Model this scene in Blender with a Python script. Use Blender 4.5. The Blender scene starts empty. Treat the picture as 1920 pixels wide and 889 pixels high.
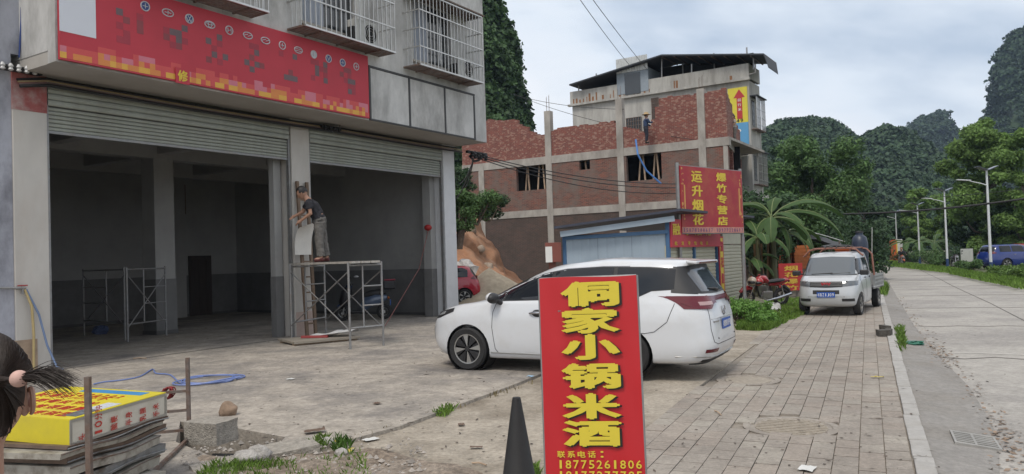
import bpy, bmesh, math, random
import numpy as np
from mathutils import Vector, Matrix, noise
from mathutils.geometry import tessellate_polygon

random.seed(7)
rng = np.random.default_rng(11)
R = math.radians
scene = bpy.context.scene
col = scene.collection

# ---------------------------------------------------------------- camera
FPX, CH = 1450.0, 1.8                       # focal length in photo pixels, eye height
PITCH, ROLL = R(1.44), R(1.85)
fw = Vector((0, math.cos(PITCH), math.sin(PITCH)))
up0 = Vector((0, -math.sin(PITCH), math.cos(PITCH)))
rt0 = Vector((1, 0, 0))
RT = rt0 * math.cos(ROLL) - up0 * math.sin(ROLL)
UP = rt0 * math.sin(ROLL) + up0 * math.cos(ROLL)
EYE = Vector((0, 0, CH))
cam = bpy.data.cameras.new('camera')
cam.sensor_width = 36.0
cam.lens = 36.0 * FPX / 1920.0
cam.clip_start, cam.clip_end = 0.05, 6000.0
cam_o = bpy.data.objects.new('camera', cam)
col.objects.link(cam_o)
mw = Matrix.Identity(4)
for i in range(3):
    mw[i][0], mw[i][1], mw[i][2], mw[i][3] = RT[i], UP[i], -fw[i], EYE[i]
cam_o.matrix_world = mw
scene.camera = cam_o

# ---------------------------------------------------------------- sky and sun (bright overcast)
SUN_EL, SUN_AZ = R(58), R(205)              # azimuth clockwise from +Y: behind the camera
world = bpy.data.worlds.new('World')
scene.world = world
world.use_nodes = True
nt = world.node_tree
for n in list(nt.nodes): nt.nodes.remove(n)
def wn(t, **kw):
    n = nt.nodes.new(t)
    for k, v in kw.items(): setattr(n, k, v)
    return n
w_out = wn('ShaderNodeOutputWorld'); w_bg = wn('ShaderNodeBackground')
sky = wn('ShaderNodeTexSky'); sky.sky_type = 'NISHITA'; sky.sun_disc = False
sky.sun_elevation, sky.sun_rotation = SUN_EL, SUN_AZ
sky.dust_density = 3.0
tc = wn('ShaderNodeTexCoord')
sep = wn('ShaderNodeSeparateXYZ'); nt.links.new(tc.outputs['Generated'], sep.inputs[0])
ad = wn('ShaderNodeMath', operation='ADD'); nt.links.new(sep.outputs[2], ad.inputs[0]); ad.inputs[1].default_value = .5
mx = wn('ShaderNodeMath', operation='MAXIMUM'); nt.links.new(ad.outputs[0], mx.inputs[0]); mx.inputs[1].default_value = .05
dv = wn('ShaderNodeVectorMath', operation='DIVIDE'); nt.links.new(tc.outputs['Generated'], dv.inputs[0])
cb = wn('ShaderNodeCombineXYZ')
for i in range(3): nt.links.new(mx.outputs[0], cb.inputs[i])
nt.links.new(cb.outputs[0], dv.inputs[1])
mp = wn('ShaderNodeMapping'); nt.links.new(dv.outputs[0], mp.inputs[0])
mp.inputs['Location'].default_value = (1.3, 3.3, 0); mp.inputs['Scale'].default_value = (.55, .95, .55)
cn = wn('ShaderNodeTexNoise'); cn.inputs['Scale'].default_value = 2.0; cn.inputs['Detail'].default_value = 7; cn.inputs['Roughness'].default_value = .5
nt.links.new(mp.outputs[0], cn.inputs['Vector'])
cr = wn('ShaderNodeValToRGB')
cr.color_ramp.elements[0].position, cr.color_ramp.elements[0].color = .33, (3.1, 3.8, 4.8, 1)
cr.color_ramp.elements[1].position, cr.color_ramp.elements[1].color = .56, (7.1, 7.15, 7.3, 1)
e2 = cr.color_ramp.elements.new(.43); e2.color = (5.7, 6.2, 6.8, 1)
e3 = cr.color_ramp.elements.new(.75); e3.color = (7.7, 7.7, 7.7, 1)
nt.links.new(cn.outputs[0], cr.inputs[0])
mxc = wn('ShaderNodeMix', data_type='RGBA'); mxc.inputs['Factor'].default_value = .93
nt.links.new(sky.outputs[0], mxc.inputs['A']); nt.links.new(cr.outputs[0], mxc.inputs['B'])
nt.links.new(mxc.outputs['Result'], w_bg.inputs[0])
w_bg.inputs[1].default_value = .1
nt.links.new(w_bg.outputs[0], w_out.inputs[0])
sun = bpy.data.lights.new('sun', 'SUN'); sun.energy = 1.25; sun.angle = R(14); sun.color = (1, .93, .83)
sun_o = bpy.data.objects.new('sun', sun); col.objects.link(sun_o)
sd = Vector((math.sin(SUN_AZ) * math.cos(SUN_EL), math.cos(SUN_AZ) * math.cos(SUN_EL), math.sin(SUN_EL)))
sun_o.rotation_euler = sd.to_track_quat('Z', 'Y').to_euler()
sun_o.location = (0, -10, 40)
vs = scene.view_settings
scene.display_settings.display_device = 'sRGB'
vs.view_transform = 'Standard'; vs.look = 'None'; vs.exposure = 0.6; vs.gamma = 1.0; vs.use_curve_mapping = False
scene.render.engine = 'CYCLES'
cy = scene.cycles
cy.use_denoising = True
cy.max_bounces = 7; cy.diffuse_bounces = 4; cy.glossy_bounces = 3; cy.transmission_bounces = 4; cy.transparent_max_bounces = 6; cy.volume_bounces = 0
cy.caustics_reflective = cy.caustics_refractive = False
cy.volume_step_rate = 4.0; cy.volume_max_steps = 64
cy.sample_clamp_indirect = 6.0

# ---------------------------------------------------------------- photo-survey helpers: a sight line met with the ground, a depth or a wall
def ray(x, y):
    return fw + RT * ((x - 960) / FPX) + UP * ((444.5 - y) / FPX)
def G(x, y, z=0.0):
    d = ray(x, y); t = (z - CH) / d.z
    return Vector((d.x * t, d.y * t, z))
def D(x, y, Y):
    d = ray(x, y); t = Y / d.y
    return EYE + d * t
def proj(p):
    q = Vector(p) - EYE; z = q.dot(fw)
    return 960 + FPX * q.dot(RT) / z, 444.5 - FPX * q.dot(UP) / z
class Frame:                                # a horizontal frame: origin, x axis turned rz from +X
    def __init__(s, ox, oy, rz):
        s.o = Vector((ox, oy, 0)); s.rz = rz
        s.ex = Vector((math.cos(rz), math.sin(rz), 0)); s.ey = Vector((-math.sin(rz), math.cos(rz), 0))
    def w(s, x, y, z=0): return s.o + s.ex * x + s.ey * y + Vector((0, 0, z))
    def l(s, p): d = Vector(p) - s.o; return Vector((d.dot(s.ex), d.dot(s.ey), p[2]))
    def on_y(s, px, py, y=0.0):             # sight line met with the vertical plane local y
        d = ray(px, py); t = (y - (EYE - s.o).dot(s.ey)) / d.dot(s.ey)
        return s.l(EYE + d * t)
    def on_x(s, px, py, x=0.0):
        d = ray(px, py); t = (x - (EYE - s.o).dot(s.ex)) / d.dot(s.ex)
        return s.l(EYE + d * t)
SH = Frame(-8.37, 13.9, R(57.5))            # the shop front: x along the facade, y into the building
SW = Frame(3.22, 6.0, R(65.3))              # the kerb: x along the road, y to the left of it

# ---------------------------------------------------------------- materials
MATS = {}
def mat(name, c, rough=.8, metal=0.0, var=.12, scale=4.0, bump=0.0, bscale=40.0, stain=None, samt=.5, sscale=.6, coat=0.0, emit=None, spec=.5, world_co=False, stretch=(1, 1, 1), island=0.0, transl=0.0, fine=None):
    if name in MATS: return MATS[name]
    m = bpy.data.materials.new(name); m.use_nodes = True; MATS[name] = m
    t = m.node_tree; N = t.nodes; Lk = t.links; b = N['Principled BSDF']
    b.inputs['Roughness'].default_value = rough; b.inputs['Metallic'].default_value = metal
    b.inputs['Specular IOR Level'].default_value = spec
    if coat: b.inputs['Coat Weight'].default_value = coat; b.inputs['Coat Roughness'].default_value = .06
    c4 = (*c, 1); b.inputs['Base Color'].default_value = c4
    src = None
    if var or stain or bump:
        if world_co: vec = N.new('ShaderNodeNewGeometry').outputs['Position']
        else: vec = N.new('ShaderNodeTexCoord').outputs['Object']
        mp = N.new('ShaderNodeMapping'); mp.inputs['Scale'].default_value = stretch; Lk.new(vec, mp.inputs[0]); vec = mp.outputs[0]
    if var:
        n = N.new('ShaderNodeTexNoise'); n.inputs['Scale'].default_value = scale; n.inputs['Detail'].default_value = 5; n.inputs['Roughness'].default_value = .65
        Lk.new(vec, n.inputs['Vector'])
        r = N.new('ShaderNodeMapRange'); r.inputs[1].default_value = .3; r.inputs[2].default_value = .7
        r.inputs[3].default_value = 1 - var; r.inputs[4].default_value = 1 + var; Lk.new(n.outputs[0], r.inputs[0])
        mu = N.new('ShaderNodeMix'); mu.data_type = 'RGBA'; mu.blend_type = 'MULTIPLY'; mu.inputs['Factor'].default_value = 1
        mu.inputs['A'].default_value = c4; Lk.new(r.outputs[0], mu.inputs['B']); src = mu.outputs['Result']
    if stain:
        n = N.new('ShaderNodeTexNoise'); n.inputs['Scale'].default_value = sscale; n.inputs['Detail'].default_value = 6; n.inputs['Roughness'].default_value = .68
        Lk.new(vec, n.inputs['Vector'])
        r = N.new('ShaderNodeMapRange'); r.inputs[1].default_value = .45; r.inputs[2].default_value = .68
        r.inputs[3].default_value = 0; r.inputs[4].default_value = samt; Lk.new(n.outputs[0], r.inputs[0])
        mi = N.new('ShaderNodeMix'); mi.data_type = 'RGBA'; Lk.new(r.outputs[0], mi.inputs['Factor'])
        if src: Lk.new(src, mi.inputs['A'])
        else: mi.inputs['A'].default_value = c4
        mi.inputs['B'].default_value = (*stain, 1); src = mi.outputs['Result']
    if fine:                                # grit: fine speckle over everything else
        n = N.new('ShaderNodeTexNoise'); n.inputs['Scale'].default_value = fine[0]; n.inputs['Detail'].default_value = 3; n.inputs['Roughness'].default_value = .75; Lk.new(vec, n.inputs['Vector'])
        r = N.new('ShaderNodeMapRange'); r.inputs[1].default_value = .35; r.inputs[2].default_value = .65; r.inputs[3].default_value = 1 - fine[1]; r.inputs[4].default_value = 1 + fine[1]; Lk.new(n.outputs[0], r.inputs[0])
        mu = N.new('ShaderNodeMix'); mu.data_type = 'RGBA'; mu.blend_type = 'MULTIPLY'; mu.inputs['Factor'].default_value = 1
        if src: Lk.new(src, mu.inputs['A'])
        else: mu.inputs['A'].default_value = c4
        Lk.new(r.outputs[0], mu.inputs['B']); src = mu.outputs['Result']
    if island:
        g = N.new('ShaderNodeNewGeometry')
        r = N.new('ShaderNodeMapRange'); r.inputs[3].default_value = 1 - island; r.inputs[4].default_value = 1 + island; Lk.new(g.outputs['Random Per Island'], r.inputs[0])
        mu = N.new('ShaderNodeMix'); mu.data_type = 'RGBA'; mu.blend_type = 'MULTIPLY'; mu.inputs['Factor'].default_value = 1
        if src: Lk.new(src, mu.inputs['A'])
        else: mu.inputs['A'].default_value = c4
        Lk.new(r.outputs[0], mu.inputs['B']); src = mu.outputs['Result']
    if src: Lk.new(src, b.inputs['Base Color'])
    if bump:
        n = N.new('ShaderNodeTexNoise'); n.inputs['Scale'].default_value = bscale; n.inputs['Detail'].default_value = 4
        Lk.new(vec, n.inputs['Vector'])
        bp = N.new('ShaderNodeBump'); bp.inputs['Strength'].default_value = bump; bp.inputs['Distance'].default_value = .02
        Lk.new(n.outputs[0], bp.inputs['Height']); Lk.new(bp.outputs[0], b.inputs['Normal'])
    if transl:
        tr = N.new('ShaderNodeBsdfTranslucent'); ms = N.new('ShaderNodeMixShader'); ms.inputs[0].default_value = transl
        if src: Lk.new(src, tr.inputs[0])
        else: tr.inputs[0].default_value = c4
        Lk.new(b.outputs[0], ms.inputs[1]); Lk.new(tr.outputs[0], ms.inputs[2]); Lk.new(ms.outputs[0], N['Material Output'].inputs[0])
    if emit:
        b.inputs['Emission Color'].default_value = (*emit[:3], 1); b.inputs['Emission Strength'].default_value = emit[3]
    return m

# ---------------------------------------------------------------- mesh builder
BOXF = [(0, 3, 2, 1), (4, 5, 6, 7), (0, 1, 5, 4), (1, 2, 6, 5), (2, 3, 7, 6), (3, 0, 4, 7)]
class MB:
    def __init__(s): s.v = []; s.f = []; s.mi = []; s.m = 0
    def add(s, vs, fs):
        o = len(s.v); s.v += [tuple(p) for p in vs]
        for f in fs: s.f.append(tuple(i + o for i in f)); s.mi.append(s.m)
        return s
    def box(s, x0, x1, y0, y1, z0, z1):
        if x0 > x1: x0, x1 = x1, x0
        if y0 > y1: y0, y1 = y1, y0
        if z0 > z1: z0, z1 = z1, z0
        return s.add([(x0, y0, z0), (x1, y0, z0), (x1, y1, z0), (x0, y1, z0), (x0, y0, z1), (x1, y0, z1), (x1, y1, z1), (x0, y1, z1)], BOXF)
    def obox(s, c, size, M=None):
        c = Vector(c); h = Vector(size) * .5; M = M or Matrix.Identity(3)
        vs = [c + M @ Vector((sx * h.x, sy * h.y, sz * h.z)) for sz in (-1, 1) for sx, sy in ((-1, -1), (1, -1), (1, 1), (-1, 1))]
        return s.add(vs, BOXF)
    def bar(s, p, q, w, h=None, up=(0, 0, 1)):
        p, q = Vector(p), Vector(q); d = (q - p); L = d.length; d.normalize(); u = Vector(up)
        if abs(d.dot(u)) > .98: u = Vector((1, 0, 0)) if abs(d.x) < .9 else Vector((0, 1, 0))
        a = d.cross(u).normalized(); b = a.cross(d)
        M = Matrix((d, a, b)).transposed()
        return s.obox((p + q) / 2, (L, w, h or w), M)
    def tube(s, pts, r, n=8, caps=True, closed=False):
        pts = [Vector(p) for p in pts]; k = len(pts); rs = r if hasattr(r, '__len__') else [r] * k
        vs = []; pa = None
        for i, p in enumerate(pts):
            if closed: d = pts[(i + 1) % k] - pts[i - 1]
            else: d = pts[min(i + 1, k - 1)] - pts[max(i - 1, 0)]
            if d.length < 1e-9: d = Vector((0, 0, 1))
            d.normalize()
            if pa is None:
                pa = d.cross(Vector((0, 0, 1)) if abs(d.z) < .9 else Vector((1, 0, 0))).normalized()
            else:
                pa = pa - d * pa.dot(d)
                pa = pa.normalized() if pa.length > 1e-6 else d.orthogonal().normalized()
            b = d.cross(pa)
            for j in range(n):
                t = 2 * math.pi * j / n
                vs.append(p + (pa * math.cos(t) + b * math.sin(t)) * rs[i])
        fs = []
        for i in range(k if closed else k - 1):
            i2 = (i + 1) % k
            for j in range(n):
                fs.append((i * n + j, i * n + (j + 1) % n, i2 * n + (j + 1) % n, i2 * n + j))
        if caps and not closed: fs += [tuple(range(n))[::-1], tuple((k - 1) * n + j for j in range(n))]
        return s.add(vs, fs)
    def cyl(s, p, q, r0, r1=None, n=10): return s.tube([p, q], [r0, r0 if r1 is None else r1], n)
    def lathe(s, prof, n=24, c=(0, 0, 0), axis='z', caps=True, closed=False):
        vs = []; k = len(prof)
        for (r, h) in prof:
            for j in range(n):
                t = 2 * math.pi * j / n; a, b = r * math.cos(t), r * math.sin(t)
                p = {'z': (a, b, h), 'y': (a, h, -b), 'x': (h, a, b)}[axis]
                vs.append((p[0] + c[0], p[1] + c[1], p[2] + c[2]))
        fs = []
        for i in range(k if closed else k - 1):
            for j in range(n): i2 = (i + 1) % k; fs.append((i * n + j, i * n + (j + 1) % n, i2 * n + (j + 1) % n, i2 * n + j))
        if closed or not caps: return s.add(vs, fs)
        if prof[0][0] > 1e-6: fs.append(tuple(range(n))[::-1])
        if prof[-1][0] > 1e-6: fs.append(tuple((k - 1) * n + j for j in range(n)))
        return s.add(vs, fs)
    def prism(s, poly, vec):                # 3-D polygon pushed along vec
        k = len(poly); v = Vector(vec); vs = [Vector(p) for p in poly]; vs += [p + v for p in vs]
        fs = [tuple(range(k))[::-1], tuple(range(k, 2 * k))] + [(i, (i + 1) % k, k + (i + 1) % k, k + i) for i in range(k)]
        return s.add(vs, fs)
    def grid(s, P, flip=False):
        n, m = len(P), len(P[0]); vs = [p for row in P for p in row]
        fs = [(i * m + j, i * m + j + 1, (i + 1) * m + j + 1, (i + 1) * m + j) for i in range(n - 1) for j in range(m - 1)]
        if flip: fs = [f[::-1] for f in fs]
        return s.add(vs, fs)
    def ball(s, c, r, n=12, m=8, sc=(1, 1, 1)):
        pr = [(max(1e-4, math.sin(math.pi * i / m)), -math.cos(math.pi * i / m)) for i in range(m + 1)]
        b = MB().lathe(pr, n)
        return s.add([(c[0] + v[0] * r * sc[0], c[1] + v[1] * r * sc[1], c[2] + v[2] * r * sc[2]) for v in b.v], b.f)
    def mesh(s, name, mats, smooth=False):
        me = bpy.data.meshes.new(name); me.from_pydata(s.v, [], s.f)
        for m in (mats if isinstance(mats, (list, tuple)) else [mats]): me.materials.append(m)
        if any(s.mi): me.polygons.foreach_set('material_index', s.mi)
        bm = bmesh.new(); bm.from_mesh(me); bmesh.ops.recalc_face_normals(bm, faces=bm.faces); bm.to_mesh(me); bm.free()
        if smooth:
            me.polygons.foreach_set('use_smooth', [True] * len(me.polygons))
            if smooth != 'all': me.set_sharp_from_angle(angle=R(smooth if smooth is not True else 40))
        me.update()
        return me
    def build(s, name, m, parent=None, smooth=False, bevel=0.0, loc=None, rz=0.0):
        return link(name, s.mesh(name, m, smooth), parent, bevel, loc, rz)
def link(name, me, parent=None, bevel=0.0, loc=None, rz=0.0):
    o = bpy.data.objects.new(name, me); col.objects.link(o)
    if parent is not None: o.parent = parent
    if loc is not None: o.location = loc
    if rz: o.rotation_euler = (0, 0, rz)
    if bevel:
        b = o.modifiers.new('bevel', 'BEVEL'); b.width = bevel; b.segments = 2; b.limit_method = 'ANGLE'; b.angle_limit = R(40)
    return o
def tag(o, label=None, cat=None, group=None, kind=None):
    if label: o['label'] = label
    if cat: o['category'] = cat
    if group: o['group'] = group
    if kind: o['kind'] = kind
    return o
def thing(name, label, cat, loc=(0, 0, 0), rz=0.0, group=None, rx=0.0, ry=0.0):
    o = bpy.data.objects.new(name, None); col.objects.link(o)
    o.location = loc; o.rotation_euler = (rx, ry, rz); o.empty_display_size = .2
    return tag(o, label, cat, group)
def copy_tree(o, parent=None):
    c = o.copy(); col.objects.link(c)
    if parent is not None: c.parent = parent
    for ch in list(o.children): copy_tree(ch, c)
    return c
def box(x0, x1, y0, y1, z0, z1): return MB().box(x0, x1, y0, y1, z0, z1)
def hull_noise(v, amt, sc, seed=0.0):
    return [tuple(Vector(p) + noise.noise_vector(Vector(p) * sc + Vector((seed, seed * .7, 3.1))) * amt) for p in v]

# ---------------------------------------------------------------- lettering (Blender's own font)
_glyph = {}
def load_glyphs(chars):
    for ch in chars:
        if ch in _glyph or ch == ' ': continue
        cu = bpy.data.curves.new('lettering', 'FONT'); cu.body = ch; cu.size = 1.0; cu.extrude = .5; cu.resolution_u = 2
        ob = bpy.data.objects.new('lettering', cu); col.objects.link(ob)
        me = bpy.data.meshes.new_from_object(ob.evaluated_get(bpy.context.evaluated_depsgraph_get()))
        bpy.data.objects.remove(ob); bpy.data.curves.remove(cu)
        co = np.empty(len(me.vertices) * 3, np.float32); me.vertices.foreach_get('co', co); co = co.reshape(-1, 3)
        lo, hi = co.min(0), co.max(0); c = (lo + hi) / 2; w, h = max(hi[0] - lo[0], 1e-4), max(hi[1] - lo[1], 1e-4)
        co = (co - np.array((c[0], c[1], 0))) / np.array((w, h, 1))
        _glyph[ch] = (co, [tuple(f.vertices) for f in me.polygons], w / h); bpy.data.meshes.remove(me)
def letters(text, m, parent, o, ex, ey, w, h, step, name='character', bold=.012, depth=.006, joined=False):
    """characters centred at o, o+step, ...; each fitted to a w x h box in the plane of ex, ey (parent-local vectors)"""
    ex, ey, o, step = Vector(ex), Vector(ey), Vector(o), Vector(step); ez = ex.cross(ey); load_glyphs(text)
    mb = MB()
    for i, ch in enumerate(text):
        if ch == ' ': continue
        co, fs, asp = _glyph[ch]; p = o + step * i
        ww = w * (.4 if ch in "1:/'" else 1) if ord(ch) < 256 else (w if asp > .6 else w * asp)
        if not joined: mb = MB()
        b = bold * 1.6                      # heavier strokes: the outline laid down again, shifted a little
        for q, (dx, dy) in enumerate(((0, 0), (b, 0), (-b, 0), (0, b * .8), (0, -b * .8)) if bold > .011 else ((0, 0), (b, 0))):
            zz = depth * (1 - .12 * q)
            mb.add([p + ex * ((v[0] * (1 - b * 2) + dx) * ww) + ey * ((v[1] * (1 - b * 2) + dy) * h) + ez * (v[2] * 2 * zz) for v in co], fs)
        if not joined: mb.build(name, m, parent)
    if joined and mb.v: mb.build(name, m, parent)
load_glyphs('侗家小锅米酒联系电话:0123456789修融水烟花批发零售爆竹运升专营店前行厂窗帘头分钟脑梗半身乳腺手术医院疼痛科腰腿颈椎风湿关节炎骨质增生不开刀好得快桂BFZJTRUMPCHI')
# ================================================================ ground, yard, pavement, road
m_ground = mat('ground_earth', (.10, .11, .05), .95, var=.3, scale=.6, stain=(.16, .13, .09), sscale=.15, bump=.4, bscale=6)
m_yard = mat('yard_concrete', (.335, .30, .258), .9, var=.26, scale=2.6, stain=(.16, .148, .14), samt=1.0, sscale=.55, bump=.5, bscale=26, world_co=True, fine=(16, .2))
m_apron = mat('apron_concrete', (.335, .295, .242), .92, var=.2, scale=2.2, stain=(.16, .13, .095), samt=.9, sscale=.7, bump=.35, bscale=30, world_co=True, fine=(18, .2))
m_road = mat('road_concrete', (.34, .32, .292), .88, var=.12, scale=2.5, stain=(.215, .2, .19), samt=.9, sscale=.3, bump=.25, bscale=34, world_co=True, fine=(14, .15))
m_gutter = mat('gutter_concrete', (.235, .222, .207), .9, var=.12, scale=3, stain=(.2, .18, .155), samt=.7, sscale=.8, bump=.2, bscale=30, world_co=True, fine=(16, .15))
m_kerb = mat('kerb_stone', (.36, .347, .33), .85, var=.14, scale=8, stain=(.26, .24, .21), samt=.5, sscale=2.5, bump=.2, bscale=60, world_co=True)
m_joint = mat('sand_joint', (.235, .205, .172), .95, var=.2, scale=9, world_co=True)
PAVER = [mat('paver_%s' % k, c, .88, var=.14, scale=7, stain=(.17, .145, .125), samt=.75, sscale=.6, bump=.25, bscale=50, world_co=True, fine=(24, .15))
         for k, c in (('grey', (.295, .263, .228)), ('pink', (.30, .26, .222)), ('dark', (.275, .245, .212)), ('pale', (.315, .285, .245)))]
m_dirt = mat('brown_dirt', (.19, .15, .115), .95, var=.35, scale=6, stain=(.3, .26, .22), sscale=1.5, samt=.6, bump=.8, bscale=18, world_co=True, fine=(22, .35))

def sheet(name, pts, z, m, frame=None, holes=(), thick=0.0):
    P = [[Vector((*(frame.w(*p).xy if frame else p), z)) for p in loop] for loop in [pts, *holes]]
    flat = [p for loop in P for p in loop]
    tris = tessellate_polygon(P)
    mb = MB().add(flat, [tuple(t) for t in tris])
    if thick:
        o = 0
        for loop in P:
            k = len(loop)
            for i in range(k):
                a, b = loop[i], loop[(i + 1) % k]
                mb.add([a, b, b - Vector((0, 0, thick)), a - Vector((0, 0, thick))], [(0, 1, 2, 3)])
    ob = mb.build(name, m); tag(ob, kind='structure')
    return ob
# open ground to the horizon, below everything else
gp = MB(); gp.add([(-3000, -300, -.62), (3000, -300, -.62), (3000, 4000, -.62), (-3000, 4000, -.62)], [(0, 1, 2, 3)])
tag(gp.build('ground', m_ground), kind='structure')
# verge on the far side of the road and behind the shops
ROADZ = -.12
sheet('verge', [(-14, -5.35), (52, -5.2), (74, -3.4), (110, 14), (400, 60), (400, -400), (-14, -400)], -.03, mat('verge_grass', (.085, .10, .045), .95, var=.35, scale=1.1, stain=(.17, .145, .11), sscale=.25, bump=.6, bscale=10, world_co=True), SW, thick=.2)
sheet('back_lot', [(8.9, 5.0), (17.6, 4.9), (17.6, 2.3), (90, 2.2), (115, 20), (400, 70), (400, 300), (8.9, 300)], -.012, mat('lot_earth', (.15, .13, .10), .95, var=.3, scale=1.2, stain=(.08, .10, .04), sscale=.4, bump=.6, bscale=10, world_co=True), SW, thick=.3)
# the road, bending away to the left behind the trees
rl = [(-12, -.42), (0, -.34), (2.2, -.62), (5, -.66), (9, -.5), (14, -.42), (25, -.4), (70, -.4), (92, 4), (110, 14), (125, 28)]
rr = [(-12, -5.15), (20, -5.15), (52, -5.0), (74, -3.2), (95, 0), (116, 10), (131, 24)]
sheet('road', rr + rl[::-1], ROADZ, m_road, SW)
mj = mat('road_joint', (.13, .12, .11), .95, var=.2)
j = MB()
for t in (7.9, 13.4, 19, 25, 31.5, 38, 45, 53):
    pts = [SW.w(t + .12 * math.sin(3.1 * k + t) + .05 * k, -.5 - .45 * k, ROADZ + .005) for k in range(11)]
    for a, b in zip(pts[:-1], pts[1:]): j.bar(a, b, .035, .004)
pts = [SW.w(9.0 + 6 * k, -2.9 + .03 * math.sin(k * 2.2), ROADZ + .005) for k in range(11)]
for a, b in zip(pts[:-1], pts[1:]): j.bar(a, b, .03, .004)
tag(j.build('road_joints', mj), kind='structure')
pl = MB(); pts = [SW.w(8.55 + .07 * math.sin(k * 1.7), -.75 - .4 * k, ROADZ + .01) for k in range(10)]
for a, b in zip(pts[:-1], pts[1:]): pl.bar(a, b, .03, .004)
tag(pl.build('cement_line', mat('pale_cement', (.55, .53, .5), .9)), 'thin pale cement streak running across the road joint', 'streak')
# gutter strip falling from the kerb to the road
g = MB(); P = []
for t in np.arange(-12, 72, 1.0):
    edge = np.interp(t, [p[0] for p in rl[:8]], [p[1] for p in rl[:8]])
    P.append([SW.w(t, 0, -.055), SW.w(t, edge * .5, -.085), SW.w(t, edge - .06, ROADZ + .004), SW.w(t, edge - .07, ROADZ - .05)])
g.grid(P); tag(g.build('gutter', m_gutter, smooth=True), kind='structure')
# kerb: stones one by one, flush with the pavement
kb = thing('kerb', None, None); del_keys = [k for k in kb.keys()]
kb['kind'] = 'structure'; kb.location = SW.w(0, 0); kb.rotation_euler.z = SW.rz
box(-12, 75, .003, .147, -.3, -.03).build('kerb_bed', m_joint, kb)
stone = MB().box(-.29, .29, .0, .15, -.1, .0).mesh('kerb_stone', m_kerb)
t = -1.2; k = 0
while t < 34:
    L = .6
    o = link('kerb_stone', stone, kb, .008, (t + .3, random.uniform(-.006, .006), .004 + random.uniform(-.006, .006))); o.rotation_euler.z = random.uniform(-.008, .008); o.rotation_euler.x = random.uniform(-.02, .02)
    t += L; k += 1
far = MB()
while t < 72: far.box(t + .01, t + .59, 0, .15, -.1, .003); t += .6
tag(far.build('kerb_stones_far', m_kerb, kb), kind='stuff')
# pavement of small blocks
sw = thing('pavement', None, None); sw['kind'] = 'structure'; sw.location = SW.w(0, 0); sw.rotation_euler.z = SW.rz
box(-8, 75, .15, 2.5, -.3, -.022).build('sand_bed', m_joint, sw)
PW, PL_ = .2, .3
pm = [MB().box(-PL_ / 2 + .005, PL_ / 2 - .005, -PW / 2 + .004, PW / 2 - .004, -.06, 0).mesh('paver', m) for m in PAVER]
near, far = [], {i: MB() for i in range(4)}
MHS = [(1.5, 1.2, .4), (4.3, 2.0, .36)]
def edge_m(t): return 2.44 + .06 * math.sin(t * .8) + (.12 if t < 3 else 0)
for c in range(12):
    mm = .16 + PW * (c + .5); off = (c % 2) * PL_ / 2 + random.uniform(-.03, .03)
    for i in range(-20, 140):
        tt = i * PL_ + off
        if mm > edge_m(tt) or tt > 30: continue
        if any((tt - a) ** 2 + (mm - b) ** 2 < (r + .08) ** 2 for a, b, r in MHS): continue
        sink = -.012 * max(0, noise.noise((tt * .45, mm * .9, 1.7))) + random.uniform(-.0025, .0025)
        near.append((tt, mm, sink, random.choice((0, 0, 1, 1, 2, 3))))
seen = []
for p in near:
    x, y = proj(SW.w(p[0], p[1])); d = (SW.w(p[0], p[1]) - EYE).length
    ok = -.02 * 1920 < x < 1960 and y < 905 and (x > 1205 or y < 600) and p[0] > -1.2
    seen.append((d if ok else 99 + d, p))
seen.sort(key=lambda s: s[0])
for k, (d, p) in enumerate(seen):
    if k < 300 and d < 99:
        o = link('paver', pm[p[3]], sw, 0, (p[0], p[1], p[2])); o.rotation_euler = (random.uniform(-.01, .01), random.uniform(-.008, .008), random.uniform(-.012, .012))
    else:
        far[p[3]].box(p[0] - PL_ / 2 + .005, p[0] + PL_ / 2 - .005, p[1] - PW / 2 + .004, p[1] + PW / 2 - .004, p[2] - .05, p[2])
for i in range(4): tag(far[i].build('pavers_far', PAVER[i], sw), kind='stuff')
# concrete apron between the pavement and the yard, and the yard itself with its open drain pit
sheet('apron', [(-8, 2.42), (2.5, 2.56), (8.9, 2.42), (14, 2.38), (17.6, 2.3), (17.6, 4.9), (8.9, 5.0), (8.9, 4.98), (3, 4.93), (.2, 5.02), (-.6, 5.2), (-1.2, 5.5), (-8, 5.6)], -.004, m_apron, SW, thick=.3)
A0 = [SW.w(-.6, 5.2).xy, SW.w(.2, 5.02).xy, SW.w(3, 4.93).xy, SW.w(8.9, 4.98).xy]
pit = [G(338, 796).xy, G(433, 807).xy, G(535, 826).xy, G(498, 866).xy, G(395, 862).xy, G(330, 835).xy]
fr = SH.w(16, 3).xy
outer = [SW.w(-8, 5.6).xy, SW.w(-1.2, 5.5).xy] + A0 + [SW.w(26, 5.0).xy, SH.w(26, 8).xy, SH.w(26, 16).xy, SH.w(-14, 16).xy, SH.w(-14, 0).xy, SH.w(-14, -14).xy]
sheet('yard', [tuple(p) for p in outer], .035, m_yard, None, holes=[[tuple(p) for p in pit]], thick=.45)
pb = MB().add([(p.x, p.y, -.4) for p in pit], [tuple(range(len(pit)))]); tag(pb.build('pit_floor', m_dirt), kind='structure')
# interior slab joint and other yard joints
cj = MB()
pts = [SH.w(s, -.16 + .01 * math.sin(s * 3), .0395) for s in np.arange(-.6, 6.2, .6)]
for a, b in zip(pts[:-1], pts[1:]): cj.bar(a, b, .05, .006)
for p, q in (((330, 700), (1000, 640)), ):
    pass
tag(cj.build('yard_joint', mj), kind='structure')
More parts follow.
